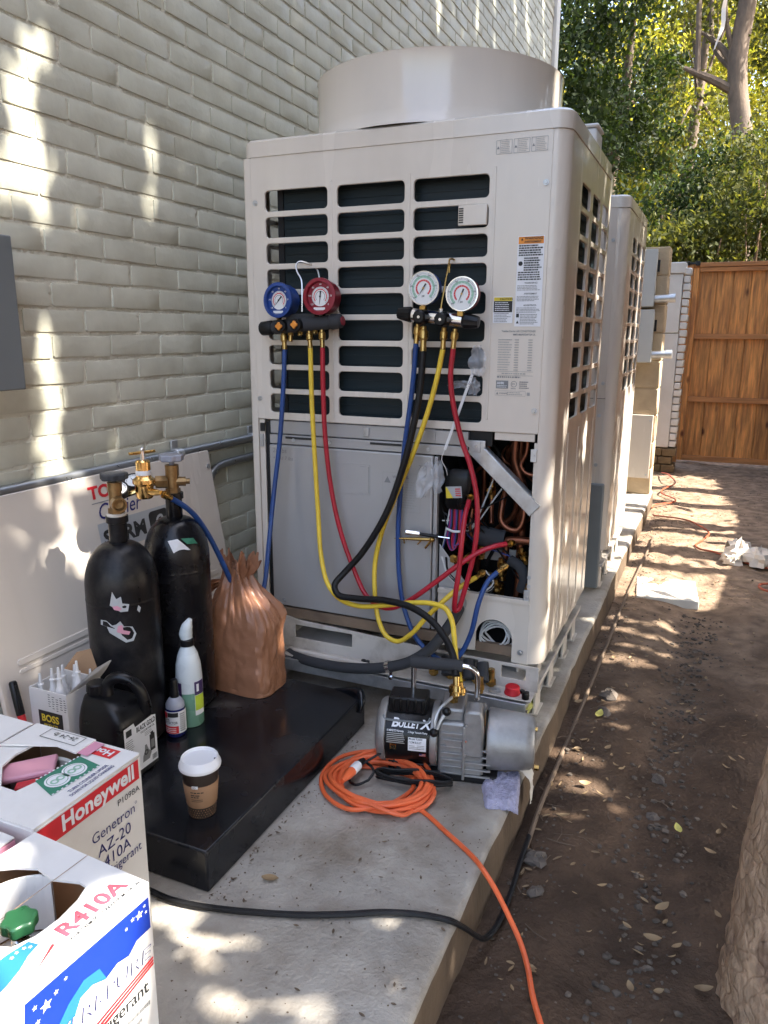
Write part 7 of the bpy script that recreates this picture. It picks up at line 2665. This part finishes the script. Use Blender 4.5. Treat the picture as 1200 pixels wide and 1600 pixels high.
# Veri-Pure carton
VX, VY, VA = 0.7190, -1.6394, math.radians(-4)
hole = [(0.085, 0.225), (0.150, 0.215), (0.168, 0.190), (0.182, 0.160), (0.176, 0.125), (0.190, 0.085), (0.188, 0.070), (0.165, 0.060), (0.130, 0.054), (0.095, 0.056), (0.070, 0.066), (0.055, 0.10), (0.05, 0.15), (0.05, 0.2)]
vp, FT, FS, h = carton('white carton with blue mountain print and red swoosh, brightly sunlit, nearest', VX, VY, VA, 0.232, 0.235, SZ, 'carton_white', hole=hole)
m = MB()
zt_ = h - 0.016
sky_poly = [(0.034, zt_), (0.030, 0.36), (0.030, 0.28), (0.040, 0.272), (0.050, 0.290), (0.060, 0.296), (0.078, 0.312), (0.092, 0.308), (0.108, 0.335), (0.128, 0.338), (0.150, 0.328), (0.170, 0.335), (0.190, 0.330), (0.205, 0.342), (0.231, 0.343), (0.231, zt_)]
m.flat(plate(sky_poly, [], 0), FS, 0.0010, 0)
m.flat(plate([(0.060, 0.296), (0.078, 0.312), (0.092, 0.308), (0.108, 0.335), (0.128, 0.338), (0.150, 0.328), (0.14, 0.352), (0.115, 0.356), (0.09, 0.342), (0.07, 0.322)], [], 0), FS, 0.0016, 4)


def star(cu, cv, r):
    p = []
    for k in range(10):
        a = math.pi / 2 + math.pi * k / 5
        rr = r if k % 2 == 0 else r * 0.42
        p.append((cu + rr * math.cos(a), cv + rr * math.sin(a), 0))
    return [(cu, cv, 0)] + p, [(0, 1 + k, 1 + (k + 1) % 10) for k in range(10)]


for cu, cv, r in ((0.212, 0.378, 0.0075), (0.222, 0.385, 0.003), (0.200, 0.380, 0.004), (0.188, 0.374, 0.003), (0.224, 0.374, 0.003), (0.06, 0.368, 0.009), (0.045, 0.378, 0.004), (0.075, 0.374, 0.004), (0.047, 0.356, 0.004), (0.09, 0.381, 0.003)):
    m.flat(star(cu, cv, r), FS, 0.0018, 1)
m.flat(move(text('VERI-PURE', 0.030, 0.02, 0.15, fit=0.160), 0.069, 0.297), FS, 0.0016, 2)
m.flat(move(text('VERI-PURE', 0.030, -0.010, 0.15, fit=0.157), 0.0705, 0.2975), FS, 0.0022, 5)
for i in range(3):
    m.flat(([(0.05 + 0.01 * i, 0.262 - 0.005 * i, 0), (0.05 + 0.01 * i, 0.2575 - 0.006 * i, 0), (0.231, 0.292 - 0.005 * i, 0), (0.231, 0.2955 - 0.005 * i, 0)], [(0, 1, 2, 3)]), FS, 0.0016, 3)
m.flat(move(text('Refrigerant', 0.030, 0.008, fit=0.114), 0.105, 0.247), FS, 0.0012, 6)
m.flat(move(text('1-800-555', 0.012, 0.0, fit=0.06), 0.16, 0.225), FS, 0.0012, 6) if False else None
lines(m, FS, 0.15, 0.22, 0.205, 0.235, 2, 0.0012, 0.45, 7, seed=2)
m.build('print', ['ink_blue', 'sticker_white', 'ink_navy', 'ink_red', 'ink_sky', 'sticker_white', 'ink_black', 'ink_grey'], vp, smooth=False)
FTT = (FT[0] + Vector((0, 0, 0.0045)), FT[1], FT[2], FT[3])
m = MB()
m.flat(move(text('R410A', 0.034, 0.03, fit=0.105), 0.113, 0.020), FTT, 0.0008, 0)
m.flat(move(text('DO NOT REMOVE CYLINDER FROM CARTON', 0.0085, 0.012, fit=0.118), 0.110, 0.009), FTT, 0.0008, 1)
m.flat(plate([(0.005, 0.062), (0.06, 0.060), (0.085, 0.055), (0.088, 0.040), (0.07, 0.036), (0.05, 0.026), (0.03, 0.020), (0.005, 0.016)], [], 0), FTT, 0.0008, 2)
for cu, cv in ((0.075, 0.050), (0.066, 0.052), (0.08, 0.045), (0.058, 0.050), (0.02, 0.05), (0.012, 0.045)):
    m.flat(star(cu, cv, 0.003), FTT, 0.0014, 4)
m.flat(([(0.050, 0.004, 0), (0.055, 0.006, 0), (0.098, 0.022, 0), (0.096, 0.026, 0)], [(0, 1, 2, 3)]), FTT, 0.0008, 3)
m.flat(move(text('PURE', 0.014, 0.0, fit=0.03), 0.064, 0.024), FTT, 0.0008, 5)
m.build('top_print', ['ink_pinkred', 'ink_black', 'ink_sky', 'ink_red', 'sticker_white', 'ink_faint'], vp, smooth=False)
m = MB().flat(rect(0.001, 0.234, 0.118, 0.1192), FTT, 0.0006)
m.build('flap_seam', 'carton_brown', vp, smooth=False)
exv = Vector((math.cos(VA), math.sin(VA), 0))
eyv = Vector((-math.sin(VA), math.cos(VA), 0))
cc = Vector((VX, VY, 0)) - exv * 0.116 + eyv * 0.116
q = cylinder_inside('grey refrigerant cylinder with clear green valve knob inside the sunlit carton', (cc.x, cc.y), 0.565, 'tank_grey', 'green')
m = MB()
for k in range(7):
    a_ = math.radians(108 + 9 * k)
    m.obox((cc.x + 0.072 * math.cos(a_), cc.y + 0.072 * math.sin(a_), 0.474), Vector((-math.sin(a_), math.cos(a_), 0)) * 0.0062, Vector((math.cos(a_), math.sin(a_), 0)) * 0.0022, Vector((0, 0, 0.044)))
m.build('collar', 'tie_white', q)
m = MB()
kx = Vector((0.636, -1.534, 0))
m.cyl((kx.x, kx.y, 0.43), (kx.x, kx.y, 0.518), 0.010, n=12)
for k in range(5):
    m.lathe([(0.010, 0.486 + 0.006 * k), (0.0125, 0.488 + 0.006 * k), (0.010, 0.490 + 0.006 * k)], 14, (kx.x, kx.y, 0))
m.build('valve_stem', 'chrome', q)
m = MB()
handwheel(m, Vector((kx.x, kx.y, 0.527)), 0.021, 6)
m.build('valve_knob', 'knob_green', q, bevel=0.003)

ca, FT, FS, h = carton('white topped carton with pink sides at the left frame edge beyond the red banded one', 0.234, -1.385, 0.0, 0.24, 0.24, SZ, 'carton_pink')
m = MB()
m.flat(plate(rrect(0.06, 0.18, 0.035, 0.09, 0.001, 1), [rrect(0.0612, 0.1788, 0.0362, 0.0888, 0.001, 1)], 0), FT, 0.0050)
m.build('outline_print', 'ink_navy', ca, smooth=False)
carton('white topped carton with pink sides left of the blue printed one', 0.472, -1.640, math.radians(-2), 0.235, 0.235, SZ - 0.004, 'carton_pink')

# ================================================================== things on the dirt
t = thing('far_cord', 'orange cord snaking over the sunlit dirt beside the block wall', 'cord', (1.1, 4.2, 0.02))
MB().tube([(0.99, 5.25, 0.03), (1.06, 5.05, 0.05), (1.133, 4.80, 0.025), (1.052, 4.464, 0.02), (1.06, 4.3, 0.02), (1.17, 4.107, 0.02), (1.16, 3.98, 0.02), (1.045, 3.80, 0.025), (1.03, 3.70, 0.02)], 0.006, 6, sub=6).build('cable', 'cord_far', t)
t = thing('far_cord', 'red orange cord crossing the sunlit dirt towards the crumpled paper', 'cord', (1.4, 2.9, 0.02))
MB().tube([(1.06, 3.42, 0.03), (1.27, 3.42, 0.02), (1.38, 3.25, 0.02), (1.43, 3.10, 0.02), (1.40, 2.9, 0.02), (1.36, 2.75, 0.018), (1.39, 2.66, 0.02), (1.462, 2.63, 0.02), (1.55, 2.54, 0.02), (1.64, 2.46, 0.02), (1.74, 2.40, 0.02)], 0.006, 6, sub=6).build('cable', 'cord_far', t)
t = thing('far_cord', 'short loop of orange cord at the right frame edge', 'cord', (1.75, 2.05, 0.02))
MB().tube([(1.95, 2.15, 0.03), (1.80, 2.10, 0.03), (1.695, 2.07, 0.025), (1.685, 2.0, 0.025), (1.74, 1.95, 0.025), (1.95, 1.96, 0.03)], 0.006, 6, sub=6).build('cable', 'cord_far', t)
t = thing('crumpled_paper', 'crumpled pale paper bag lying on the dirt at the right', 'paper', (1.62, 2.5, 0.02))
m = MB()
for s_, (cx, cy, cz, r) in enumerate(((1.60, 2.52, 0.055, 0.085), (1.70, 2.46, 0.045, 0.075), (1.56, 2.45, 0.03, 0.05))):
    n1, n2 = 14, 9
    vs = []
    for j in range(n2):
        ph = math.pi * j / (n2 - 1) - math.pi / 2
        for i in range(n1):
            a = 2 * math.pi * i / n1
            rr = r * (1 + 0.7 * fbm(math.cos(a) * 2 + s_, math.sin(a) * 2, ph * 1.6, 3))
            vs.append((cx + rr * math.cos(ph) * math.cos(a), cy + rr * math.cos(ph) * math.sin(a), max(0.012, cz + rr * 0.75 * math.sin(ph))))
    m.add(vs, [(j * n1 + i, j * n1 + (i + 1) % n1, (j + 1) * n1 + (i + 1) % n1, (j + 1) * n1 + i) for j in range(n2 - 1) for i in range(n1)])
m.build('paper', 'tissue', t, sharp=20)
t = thing('stepping_slab', 'pale square paving slab lying in the sunlit dirt', 'slab', (1.25, 1.86, 0.02))
m = MB().obox((1.25, 1.865, -0.020), (0.145, 0.02, 0), (-0.015, 0.165, 0), (0, 0, 0.022))
m.build('slab', 'slab_pale', t, bevel=0.004)

# near tree trunk at the right edge
t = thing('near_tree', 'thick leaning tree trunk with flaky bark at the right edge of the dirt', 'tree', (1.70, -0.66, 0))
m = MB()
NA = 110
path = [Vector((1.692, -0.66, -0.1)), Vector((1.692, -0.66, 0.15)), Vector((1.708, -0.655, 0.6)), Vector((1.76, -0.63, 1.3)), Vector((1.98, -0.55, 2.3)), Vector((2.6, -0.4, 3.8))]
prad = [0.188, 0.170, 0.160, 0.15, 0.12, 0.09]
pl, rl = spline(path, prad, 40)
vs = []
for j, (p, r) in enumerate(zip(pl, rl)):
    tn = (pl[min(j + 1, len(pl) - 1)] - pl[max(j - 1, 0)]).normalized()
    a_ = tn.cross(Vector((0, 1, 0))).normalized()
    b_ = tn.cross(a_)
    for i in range(NA):
        a = 2 * math.pi * i / NA
        rr = r * (1 + 0.06 * fbm(math.cos(a) * 2.2, math.sin(a) * 2.2, p.z * 2.5) + 0.028 * min(0.35, crease(math.cos(a) * 4.5 + 0.6 * fbm(p.z * 3, a, 2), math.sin(a) * 4.5, p.z * 9)) / 0.35 + 0.02 * fbm(math.cos(a) * 14, math.sin(a) * 14, p.z * 26, 3))
        vs.append(p + a_ * rr * math.cos(a) + b_ * rr * math.sin(a))
m.add(vs, [(j * NA + i, j * NA + (i + 1) % NA, (j + 1) * NA + (i + 1) % NA, (j + 1) * NA + i) for j in range(len(pl) - 1) for i in range(NA)])
m.build('trunk', 'bark', t, sharp=180)
NEAR_TREE = t

# ================================================================== litter on the dirt and the pad
def blob(m, c, r, seed, sq=0.6):
    R = random.Random(seed)
    q = Matrix.Rotation(R.uniform(0, 6.28), 3, 'Z') @ Matrix.Rotation(R.uniform(0, 3.1), 3, 'X') @ Matrix.Rotation(R.uniform(0, 3.1), 3, 'Y')
    k = 1.2
    base_ = [(-1, 0, k), (1, 0, k), (-1, 0, -k), (1, 0, -k), (0, k, 1), (0, k, -1), (0, -k, 1), (0, -k, -1), (k, 1, 0), (-k, 1, 0), (k, -1, 0), (-k, -1, 0)]
    out = []
    sx, sy = R.uniform(0.7, 1.2), R.uniform(0.6, 1.0)
    for v in base_:
        p = q @ (Vector(v).normalized() * r * R.uniform(0.75, 1.2))
        out.append((c[0] + p.x * sx, c[1] + p.y * sy, c[2] + p.z * sq))
    m.add(out, [(0, 4, 1), (0, 9, 4), (9, 5, 4), (4, 5, 8), (4, 8, 1), (8, 10, 1), (8, 3, 10), (5, 3, 8), (5, 2, 3), (2, 7, 3), (7, 10, 3), (7, 6, 10), (7, 11, 6), (11, 0, 6), (0, 1, 6), (6, 1, 10), (9, 0, 11), (9, 11, 2), (9, 2, 5), (7, 2, 11)])


m = MB()
R = random.Random(21)
for i in range(2600):
    y = R.uniform(-2.0, 5.5) if i % 3 else R.uniform(-1.4, 1.6)
    if i % 3 == 0:
        x = 1.36 + 0.03 * y + R.gauss(0, 0.05)
    elif i % 3 == 1:
        x = R.uniform(1.04, 2.0)
    else:
        x = 1.04 + abs(R.gauss(0, 0.09))
    r = R.choice((0.0022, 0.003, 0.004, 0.005)) * (1.8 if R.random() < 0.05 else 1)
    if i % 3 == 0 and -1.0 < y < 1.6:
        r = R.choice((0.003, 0.005, 0.007, 0.010))
    blob(m, (x, y, ground_z(x, y) + r * 0.25), r, i)
tag(m.build('gravel', 'pebble', sharp=30), 'small grey brown pebbles and grit scattered over the dirt', 'gravel', kind='stuff')


def leaf_shape(m, c, L, yaw_, seed, wid=0.42, curl=0.2, tilt=0.0):
    R = random.Random(seed)
    e = Vector((math.cos(yaw_), math.sin(yaw_), tilt))
    s = Vector((-math.sin(yaw_), math.cos(yaw_), R.uniform(-0.25, 0.25)))
    vs, fs = [], []
    n = 5
    for k in range(n + 1):
        f_ = k / n
        wd = wid * L * 0.5 * math.sin(math.pi * min(1, f_ * 0.92 + 0.06)) ** 0.8
        p = Vector(c) + e * (f_ - 0.5) * L + Vector((0, 0, curl * L * (f_ - 0.5) ** 2 * 2))
        vs += [p - s * wd + Vector((0, 0, wd * 0.5)), p, p + s * wd + Vector((0, 0, wd * 0.5))]
        if k:
            b = 3 * k
            fs += [(b - 3, b - 2, b + 1, b), (b - 2, b - 1, b + 2, b + 1)]
    m.add(vs, fs)


m = MB()
for i in range(620):
    y = R.uniform(-1.9, 5.8)
    x = R.uniform(1.04, 2.0) if i % 3 else 1.06 + abs(R.gauss(0, 0.10))
    leaf_shape(m, (x, y, ground_z(x, y) + 0.006), R.uniform(0.010, 0.028), R.uniform(0, 6.28), i, R.uniform(0.2, 0.5), R.uniform(0, 0.5), R.uniform(-0.15, 0.15))
tag(m.build('leaf_litter', 'leaf_dry'), 'small dry leaf scraps scattered over the brown dirt', 'leaf litter', kind='stuff')
m = MB()
for i in range(150):
    y = R.uniform(-1.9, 4.5)
    x = R.uniform(1.05, 1.95) if i % 2 else 1.05 + abs(R.gauss(0, 0.07))
    a = R.uniform(0, 6.28)
    L = R.uniform(0.02, 0.085)
    z = ground_z(x, y) + 0.006
    m.tube([(x, y, z), (x + L * 0.5 * math.cos(a), y + L * 0.5 * math.sin(a), z + 0.004), (x + L * math.cos(a + 0.2), y + L * math.sin(a + 0.2), z + 0.002)], R.uniform(0.0008, 0.002), 4)
tag(m.build('twigs', 'twig'), 'thin dry twigs scattered over the dirt', 'twigs', kind='stuff')
m = MB()
for i in range(420):
    x, y = (R.uniform(0.53, 1.0), R.uniform(-1.3, -0.5)) if i % 3 else (0.515 + abs(R.gauss(0, 0.02)), R.uniform(-1.0, -0.3))
    if i % 7 == 0:
        leaf_shape(m, (x, y, PAD + 0.003), R.uniform(0.005, 0.014), R.uniform(0, 6.28), i, 0.4, 0.2)
    else:
        blob(m, (x, y, PAD + 0.001), R.uniform(0.0008, 0.0026), i, 0.6)
tag(m.build('pad_debris', 'twig'), 'tiny dark crumbs and specks on the concrete pad', 'debris', kind='stuff')

LG = 'dry leaves on the dirt'
for i, (p, L, yw, mt, lb) in enumerate((
        ((1.1304, 0.3452, 0.0300), 0.07, 1.45, 'leaf_yellow', 'long yellow green leaf lying beside the irrigation tube'),
        ((1.4092, -0.1888, 0.0120), 0.05, 1.9, 'leaf_yellow', 'pale yellow leaf alone on the dirt below the gravel streak'),
        ((1.3785, -0.6083, 0.0120), 0.05, 0.1, 'leaf_dry', None),
        ((1.4276, -0.6097, 0.0120), 0.035, 0.8, 'leaf_dry', None),
        ((1.3909, -0.5039, 0.0120), 0.055, 0.9, 'leaf_dry', None),
        ((1.4826, -0.7062, 0.0120), 0.05, 0.4, 'leaf_dry', None),
        ((1.4014, -0.7455, 0.0120), 0.03, 0.6, 'leaf_dry', None),
        ((1.5069, -0.4803, 0.0120), 0.03, 2.2, 'leaf_dry', None),
        ((1.4877, -0.2515, 0.0120), 0.04, 2.8, 'leaf_dry', None),
        ((1.3480, -0.7575, 0.0120), 0.035, 2.0, 'leaf_dry', None),
        ((1.3239, -0.5926, 0.0120), 0.03, 2.6, 'leaf_dry', None),
        ((1.1205, -0.2546, 0.0200), 0.05, 0.4, 'leaf_dry', None),
        ((1.1512, -0.0751, 0.0200), 0.045, 0.2, 'leaf_dry', None),
        ((1.1866, 0.1325, 0.0200), 0.04, 1.1, 'leaf_dry', None),
        ((1.0484, 0.4266, 0.0300), 0.045, 0.7, 'leaf_dry', None),
        ((1.2442, 0.2218, 0.0200), 0.03, 0.3, 'leaf_dry', None))):
    p = (p[0], p[1], max(ground_z(p[0], p[1]) + 0.008, 0.0))
    m = MB()
    leaf_shape(m, (0, 0, 0), L * 0.75, yw, i + 40, 0.5, 0.35, 0.05)
    o = m.build('fallen_leaf', mt, sharp=180)
    o.location = p
    tag(o, lb or 'small curled tan leaf lying on the shaded brown dirt', 'leaf', LG)
p = (0.6057, -0.9031, 0.1150)
m = MB()
leaf_shape(m, (0, 0, 0), 0.038, 0.3, 5, 0.5, 0.2)
o = m.build('fallen_leaf', 'leaf_dry', sharp=180)
o.location = (p[0], p[1], PAD + 0.004)
tag(o, 'single small brown leaf on the concrete beside the platform', 'leaf')


def stone(label, p, r, sq, seed):
    m = MB()
    n1, n2 = 12, 8
    vs = []
    for j in range(n2):
        ph = math.pi * j / (n2 - 1) - math.pi / 2
        for i in range(n1):
            a = 2 * math.pi * i / n1
            k = r * 0.8 * (1 + 0.6 * fbm(math.cos(a) * 1.5 + seed, math.sin(a) * 1.2, ph, 3))
            vs.append((k * math.cos(ph) * math.cos(a), 0.75 * k * math.cos(ph) * math.sin(a), sq * k * math.sin(ph)))
    m.add(vs, [(j * n1 + i, j * n1 + (i + 1) % n1, (j + 1) * n1 + (i + 1) % n1, (j + 1) * n1 + i) for j in range(n2 - 1) for i in range(n1)])
    o = m.build('stone', 'stone', sharp=22)
    o.location = (p[0], p[1], ground_z(p[0], p[1]) + r * sq * 0.4)
    o.rotation_euler = (0, 0, seed)
    tag(o, label, 'stone', 'stones along the pad')


stone('rounded grey stone beside the irrigation tube', (1.1417, 0.5065, 0.0200), 0.045, 0.5, 1)
stone('flat grey stone next to the rounded one', (1.1424, 0.3864, 0.0200), 0.04, 0.3, 2)
stone('flat pale rock at the foot of the pad below the pump', (1.0872, -0.4332, 0.0200), 0.05, 0.35, 3)
stone('small pale rock beside the flat one below the pump', (1.1154, -0.5602, 0.0200), 0.026, 0.5, 4)
stone('pale stone in the middle of the gravel streak', (1.3412, 0.0831, 0.0200), 0.03, 0.4, 5)
stone('small pale stone lower in the gravel streak', (1.3404, -0.0930, 0.0200), 0.024, 0.4, 6)

# ================================================================== shade trees on the right: out of view, crowns cut open where sun should land
SA = Vector((-math.sin(SUN_AZ), math.cos(SUN_AZ), 0))
SB = SDIR.cross(SA)


def ab(p):
    p = Vector(p)
    return p.dot(SA), p.dot(SB)


GAPS = []


def gap(p, q, r):
    GAPS.append((*ab(p), *ab(q), r))


for p, q, r in (
        ((-0.2450, -0.4820, 2.0693), (-0.2450, -0.4963, 1.8834), 0.018), ((-0.2450, -0.5552, 1.9532), (-0.2450, -0.5542, 1.8679), 0.016), ((-0.2450, -0.6227, 1.8355), (-0.2450, -0.6338, 1.6904), 0.021),
        ((-0.2450, -0.5539, 1.8390), (-0.2450, -0.5583, 1.7233), 0.016), ((-0.2450, -0.6280, 1.6771), (-0.2450, -0.6317, 1.5584), 0.019), ((-0.2450, -0.5454, 1.6807), (-0.2450, -0.5550, 1.5689), 0.009),
        ((-0.2450, -0.1090, 1.8829), (-0.2450, -0.1138, 1.6201), 0.012), ((-0.2450, -0.5370, 1.5636), (-0.2450, -0.5466, 1.3957), 0.006), ((-0.2450, -0.4362, 1.5852), (-0.2450, -0.4449, 1.4689), 0.005),
        ((-0.2450, -0.6077, 1.2723), (-0.2450, -0.6023, 1.2151), 0.024), ((-0.2450, -0.5460, 1.2560), (-0.2450, -0.5654, 1.1300), 0.017), ((-0.2450, -0.5741, 1.1305), (-0.2450, -0.5730, 0.9925), 0.021),
        ((-0.2450, -0.6181, 0.9806), (-0.2450, -0.6102, 0.8658), 0.024), ((-0.2450, -0.5368, 0.9525), (-0.2450, -0.5401, 0.8442), 0.008), ((-0.2450, -0.3657, 1.0023), (-0.2450, -0.3572, 0.9323), 0.009),
        ((-0.1850, -0.6938, 0.8518), (-0.1700, -0.6958, 0.7072), 0.017), ((-0.1800, -0.6191, 0.7936), (-0.1650, -0.6230, 0.6523), 0.012), ((-0.1700, -0.5997, 0.6911), (-0.1600, -0.6013, 0.6006), 0.011),
        ((-0.1700, -0.7854, 0.7725), (-0.1700, -0.7801, 0.7529), 0.011), ((-0.1600, -0.7841, 0.6981), (-0.1600, -0.7797, 0.6373), 0.011), ((-0.1400, -0.8111, 0.5305), (-0.1400, -0.8088, 0.5001), 0.007),
        ((-0.2450, 2.3161, 3.3309), (-0.2450, 2.4104, 2.8456), 0.029), ((-0.2450, 3.0576, 3.6300), (-0.2450, 3.1648, 3.0744), 0.019), ((-0.2450, 3.4179, 3.6644), (-0.2450, 3.5159, 3.2007), 0.010),
        ((-0.2450, 3.9432, 3.7861), (-0.2450, 4.0981, 3.3575), 0.016), ((-0.2450, 4.3189, 3.8836), (-0.2450, 4.5004, 3.4338), 0.019), ((-0.2450, 4.8302, 4.1175), (-0.2450, 5.0495, 3.5476), 0.024),
        ((-0.2450, 2.5670, 3.4321), (-0.2450, 2.6200, 3.0607), 0.009), ((-0.2450, 2.7810, 3.4189), (-0.2450, 2.8434, 3.0298), 0.008),
        ((0.985, 0.05, 0.34), (0.985, 0.05, 0.70), 0.018), ((0.985, 0.03, 0.75), (0.985, 0.04, 0.95), 0.016),
        ((0.99, 0.16, 0.35), (0.99, 0.17, 1.05), 0.012), ((0.99, 0.30, 0.28), (0.99, 0.30, 0.75), 0.013), ((0.99, 0.42, 0.40), (0.99, 0.42, 1.0), 0.010),
        ((0.99, 0.54, 0.30), (0.99, 0.54, 1.02), 0.015), ((0.99, 0.66, 0.30), (0.99, 0.66, 0.95), 0.013), ((0.99, 0.74, 0.4), (0.99, 0.74, 1.3), 0.008),
        ((0.99, 0.28, 1.66), (0.99, 0.28, 1.80), 0.008), ((0.99, 0.46, 1.30), (0.99, 0.46, 1.82), 0.009), ((0.99, 0.62, 1.15), (0.99, 0.62, 1.82), 0.013), ((0.99, 0.75, 1.4), (0.99, 0.75, 1.82), 0.010),
        ((0.99, 0.22, 1.05), (0.99, 0.22, 1.30), 0.008),
        ((0.99, 1.52, 0.35), (0.99, 1.52, 1.2), 0.015), ((0.99, 1.72, 0.35), (0.99, 1.72, 1.7), 0.018), ((0.99, 1.95, 0.3), (0.99, 1.95, 1.8), 0.024),
        ((0.88, 0.34, 1.88), (0.88, 0.34, 2.0), 0.022), ((0.80, 0.16, 1.90), (0.80, 0.16, 1.96), 0.014),
        ((0.83, -0.62, PAD), (1.01, -0.58, PAD), 0.022), ((0.83, -0.79, PAD), (0.97, -0.77, PAD), 0.024), ((0.90, -0.71, PAD), (0.96, -0.71, PAD), 0.017),
        ((0.54, -1.12, PAD), (0.63, -1.09, PAD), 0.032), ((0.83, -1.17, PAD), (0.85, -1.17, PAD), 0.020), ((0.63, -1.22, PAD), (0.68, -1.21, PAD), 0.025),
        ((0.46, -1.07, PAD), (0.48, -1.07, PAD), 0.022), ((0.70, -0.45, PAD), (0.72, -0.45, PAD), 0.013),
        ((0.735, -1.52, 0.12), (0.54, -1.52, 0.52), 0.090), ((0.735, -1.62, 0.16), (0.62, -1.62, 0.52), 0.06), ((0.497, -1.35, 0.48), (0.48, -1.34, 0.52), 0.022),
        ((0.40, -1.22, 0.52), (0.45, -1.22, 0.52), 0.016),
        ((0.52, -0.42, 0.15), (0.53, -0.40, 0.15), 0.02), ((0.12, -0.30, 0.40), (0.10, -0.33, 0.50), 0.016),
        ((1.04, 1.36, 0), (1.42, 1.36, 0), 0.030), ((1.04, 1.20, 0), (1.34, 1.20, 0), 0.030), ((1.04, 1.02, 0), (1.30, 1.02, 0), 0.028), ((1.05, 0.86, 0), (1.28, 0.86, 0), 0.030),
        ((1.06, 0.70, 0), (1.24, 0.70, 0), 0.024), ((1.08, 0.50, 0), (1.20, 0.50, 0), 0.022), ((1.10, 0.30, 0), (1.20, 0.30, 0), 0.018), ((1.08, 0.08, 0), (1.17, 0.08, 0), 0.030),
        ((1.10, -0.06, 0), (1.19, -0.07, 0), 0.026), ((1.12, -0.24, 0), (1.19, -0.24, 0), 0.020), ((1.17, -0.64, 0), (1.22, -0.64, 0), 0.045),
        ((1.38, 0.30, 0), (1.50, 0.30, 0), 0.014), ((0.99, 0.95, 0.11), (0.99, 0.95, 0.11), 0.021), ((0.97, 0.42, 0.11), (0.98, 0.42, 0.11), 0.025)):
    gap(p, q, r)
LIT = [(1.60, 2.08), (2.20, 2.37), (2.55, 3.15), (3.33, 3.84), (4.0, 4.47), (4.7, 5.2)]     # sunny bands along the yard
B0, B1 = -1.30, -0.22
gp = np.array(GAPS)
g = np.random.default_rng(77)
N = 100000
a = g.uniform(-3.6, 7.0, N)
b = g.uniform(-2.2, 3.6, N)
xx = g.uniform(2.35, 4.9, N)
margin = 0.024
keep = np.ones(N, bool)
for a0, b0, a1, b1, r in gp:
    dx, dy = a1 - a0, b1 - b0
    L2 = dx * dx + dy * dy + 1e-9
    tt = np.clip(((a - a0) * dx + (b - b0) * dy) / L2, 0, 1)
    d2 = (a - a0 - tt * dx) ** 2 + (b - b0 - tt * dy) ** 2
    keep &= (d2 > (r + margin) ** 2) | (g.uniform(0, 1, N) < (0.05 if r > 0.055 else 0.018))
for y0, y1 in LIT:
    keep &= ~((a > y0 - 0.03) & (a < y1 + 0.03) & (b > B0 - 0.2) & (b < B1)) | (g.uniform(0, 1, N) < 0.004)
a, b, xx = a[keep], b[keep], xx[keep]
sa, sb, ss = np.array(SA), np.array(SB), np.array(SDIR)
c = (xx - a * sa[0] - b * sb[0]) / ss[0]
P = a[:, None] * sa + b[:, None] * sb + c[:, None] * ss
P = P[P[:, 2] > 1.0]
TR = [(-2.6, 4.1), (0.95, 4.3), (3.42, 4.5), (6.3, 4.4)]
lab = np.argmin(np.abs(P[:, 1][:, None] - np.array([q[0] for q in TR])[None]), axis=1)
for i, (ty, tx) in enumerate(TR):
    t = thing('shade_tree', ('leafy shade tree right of the yard, nearest the camera', 'leafy shade tree right of the yard opposite the first condenser', 'leafy shade tree right of the yard opposite the second condenser', 'leafy shade tree right of the yard near the gate')[i], 'tree', (tx, ty, 0), 'shade trees along the right side')
    m = MB()
    m.tube([(tx, ty, -0.1), (tx + 0.05, ty, 2), (tx - 0.1, ty + 0.03, 4.5), (tx - 0.3, ty, 7.5)], [0.12, 0.085, 0.065, 0.03], 10, sub=4)
    R = random.Random(i)
    for k in range(7):
        z = R.uniform(2.2, 6.5)
        e = (tx - R.uniform(0.5, 1.6), ty + R.uniform(-1.3, 1.3), z + R.uniform(0.3, 1.3))
        m.tube([(tx - 0.05, ty, z), ((tx + e[0]) / 2, (ty + e[1]) / 2, (z + e[2]) / 2 + 0.1), e], [0.028, 0.018, 0.006], 5, sub=3)
    m.build('trunk', 'bark', t)
    leaf_mesh('crown', P[lab == i], 0.165, 'leaf_shade', t, 700 + i, droop=0.4, wid=0.62)
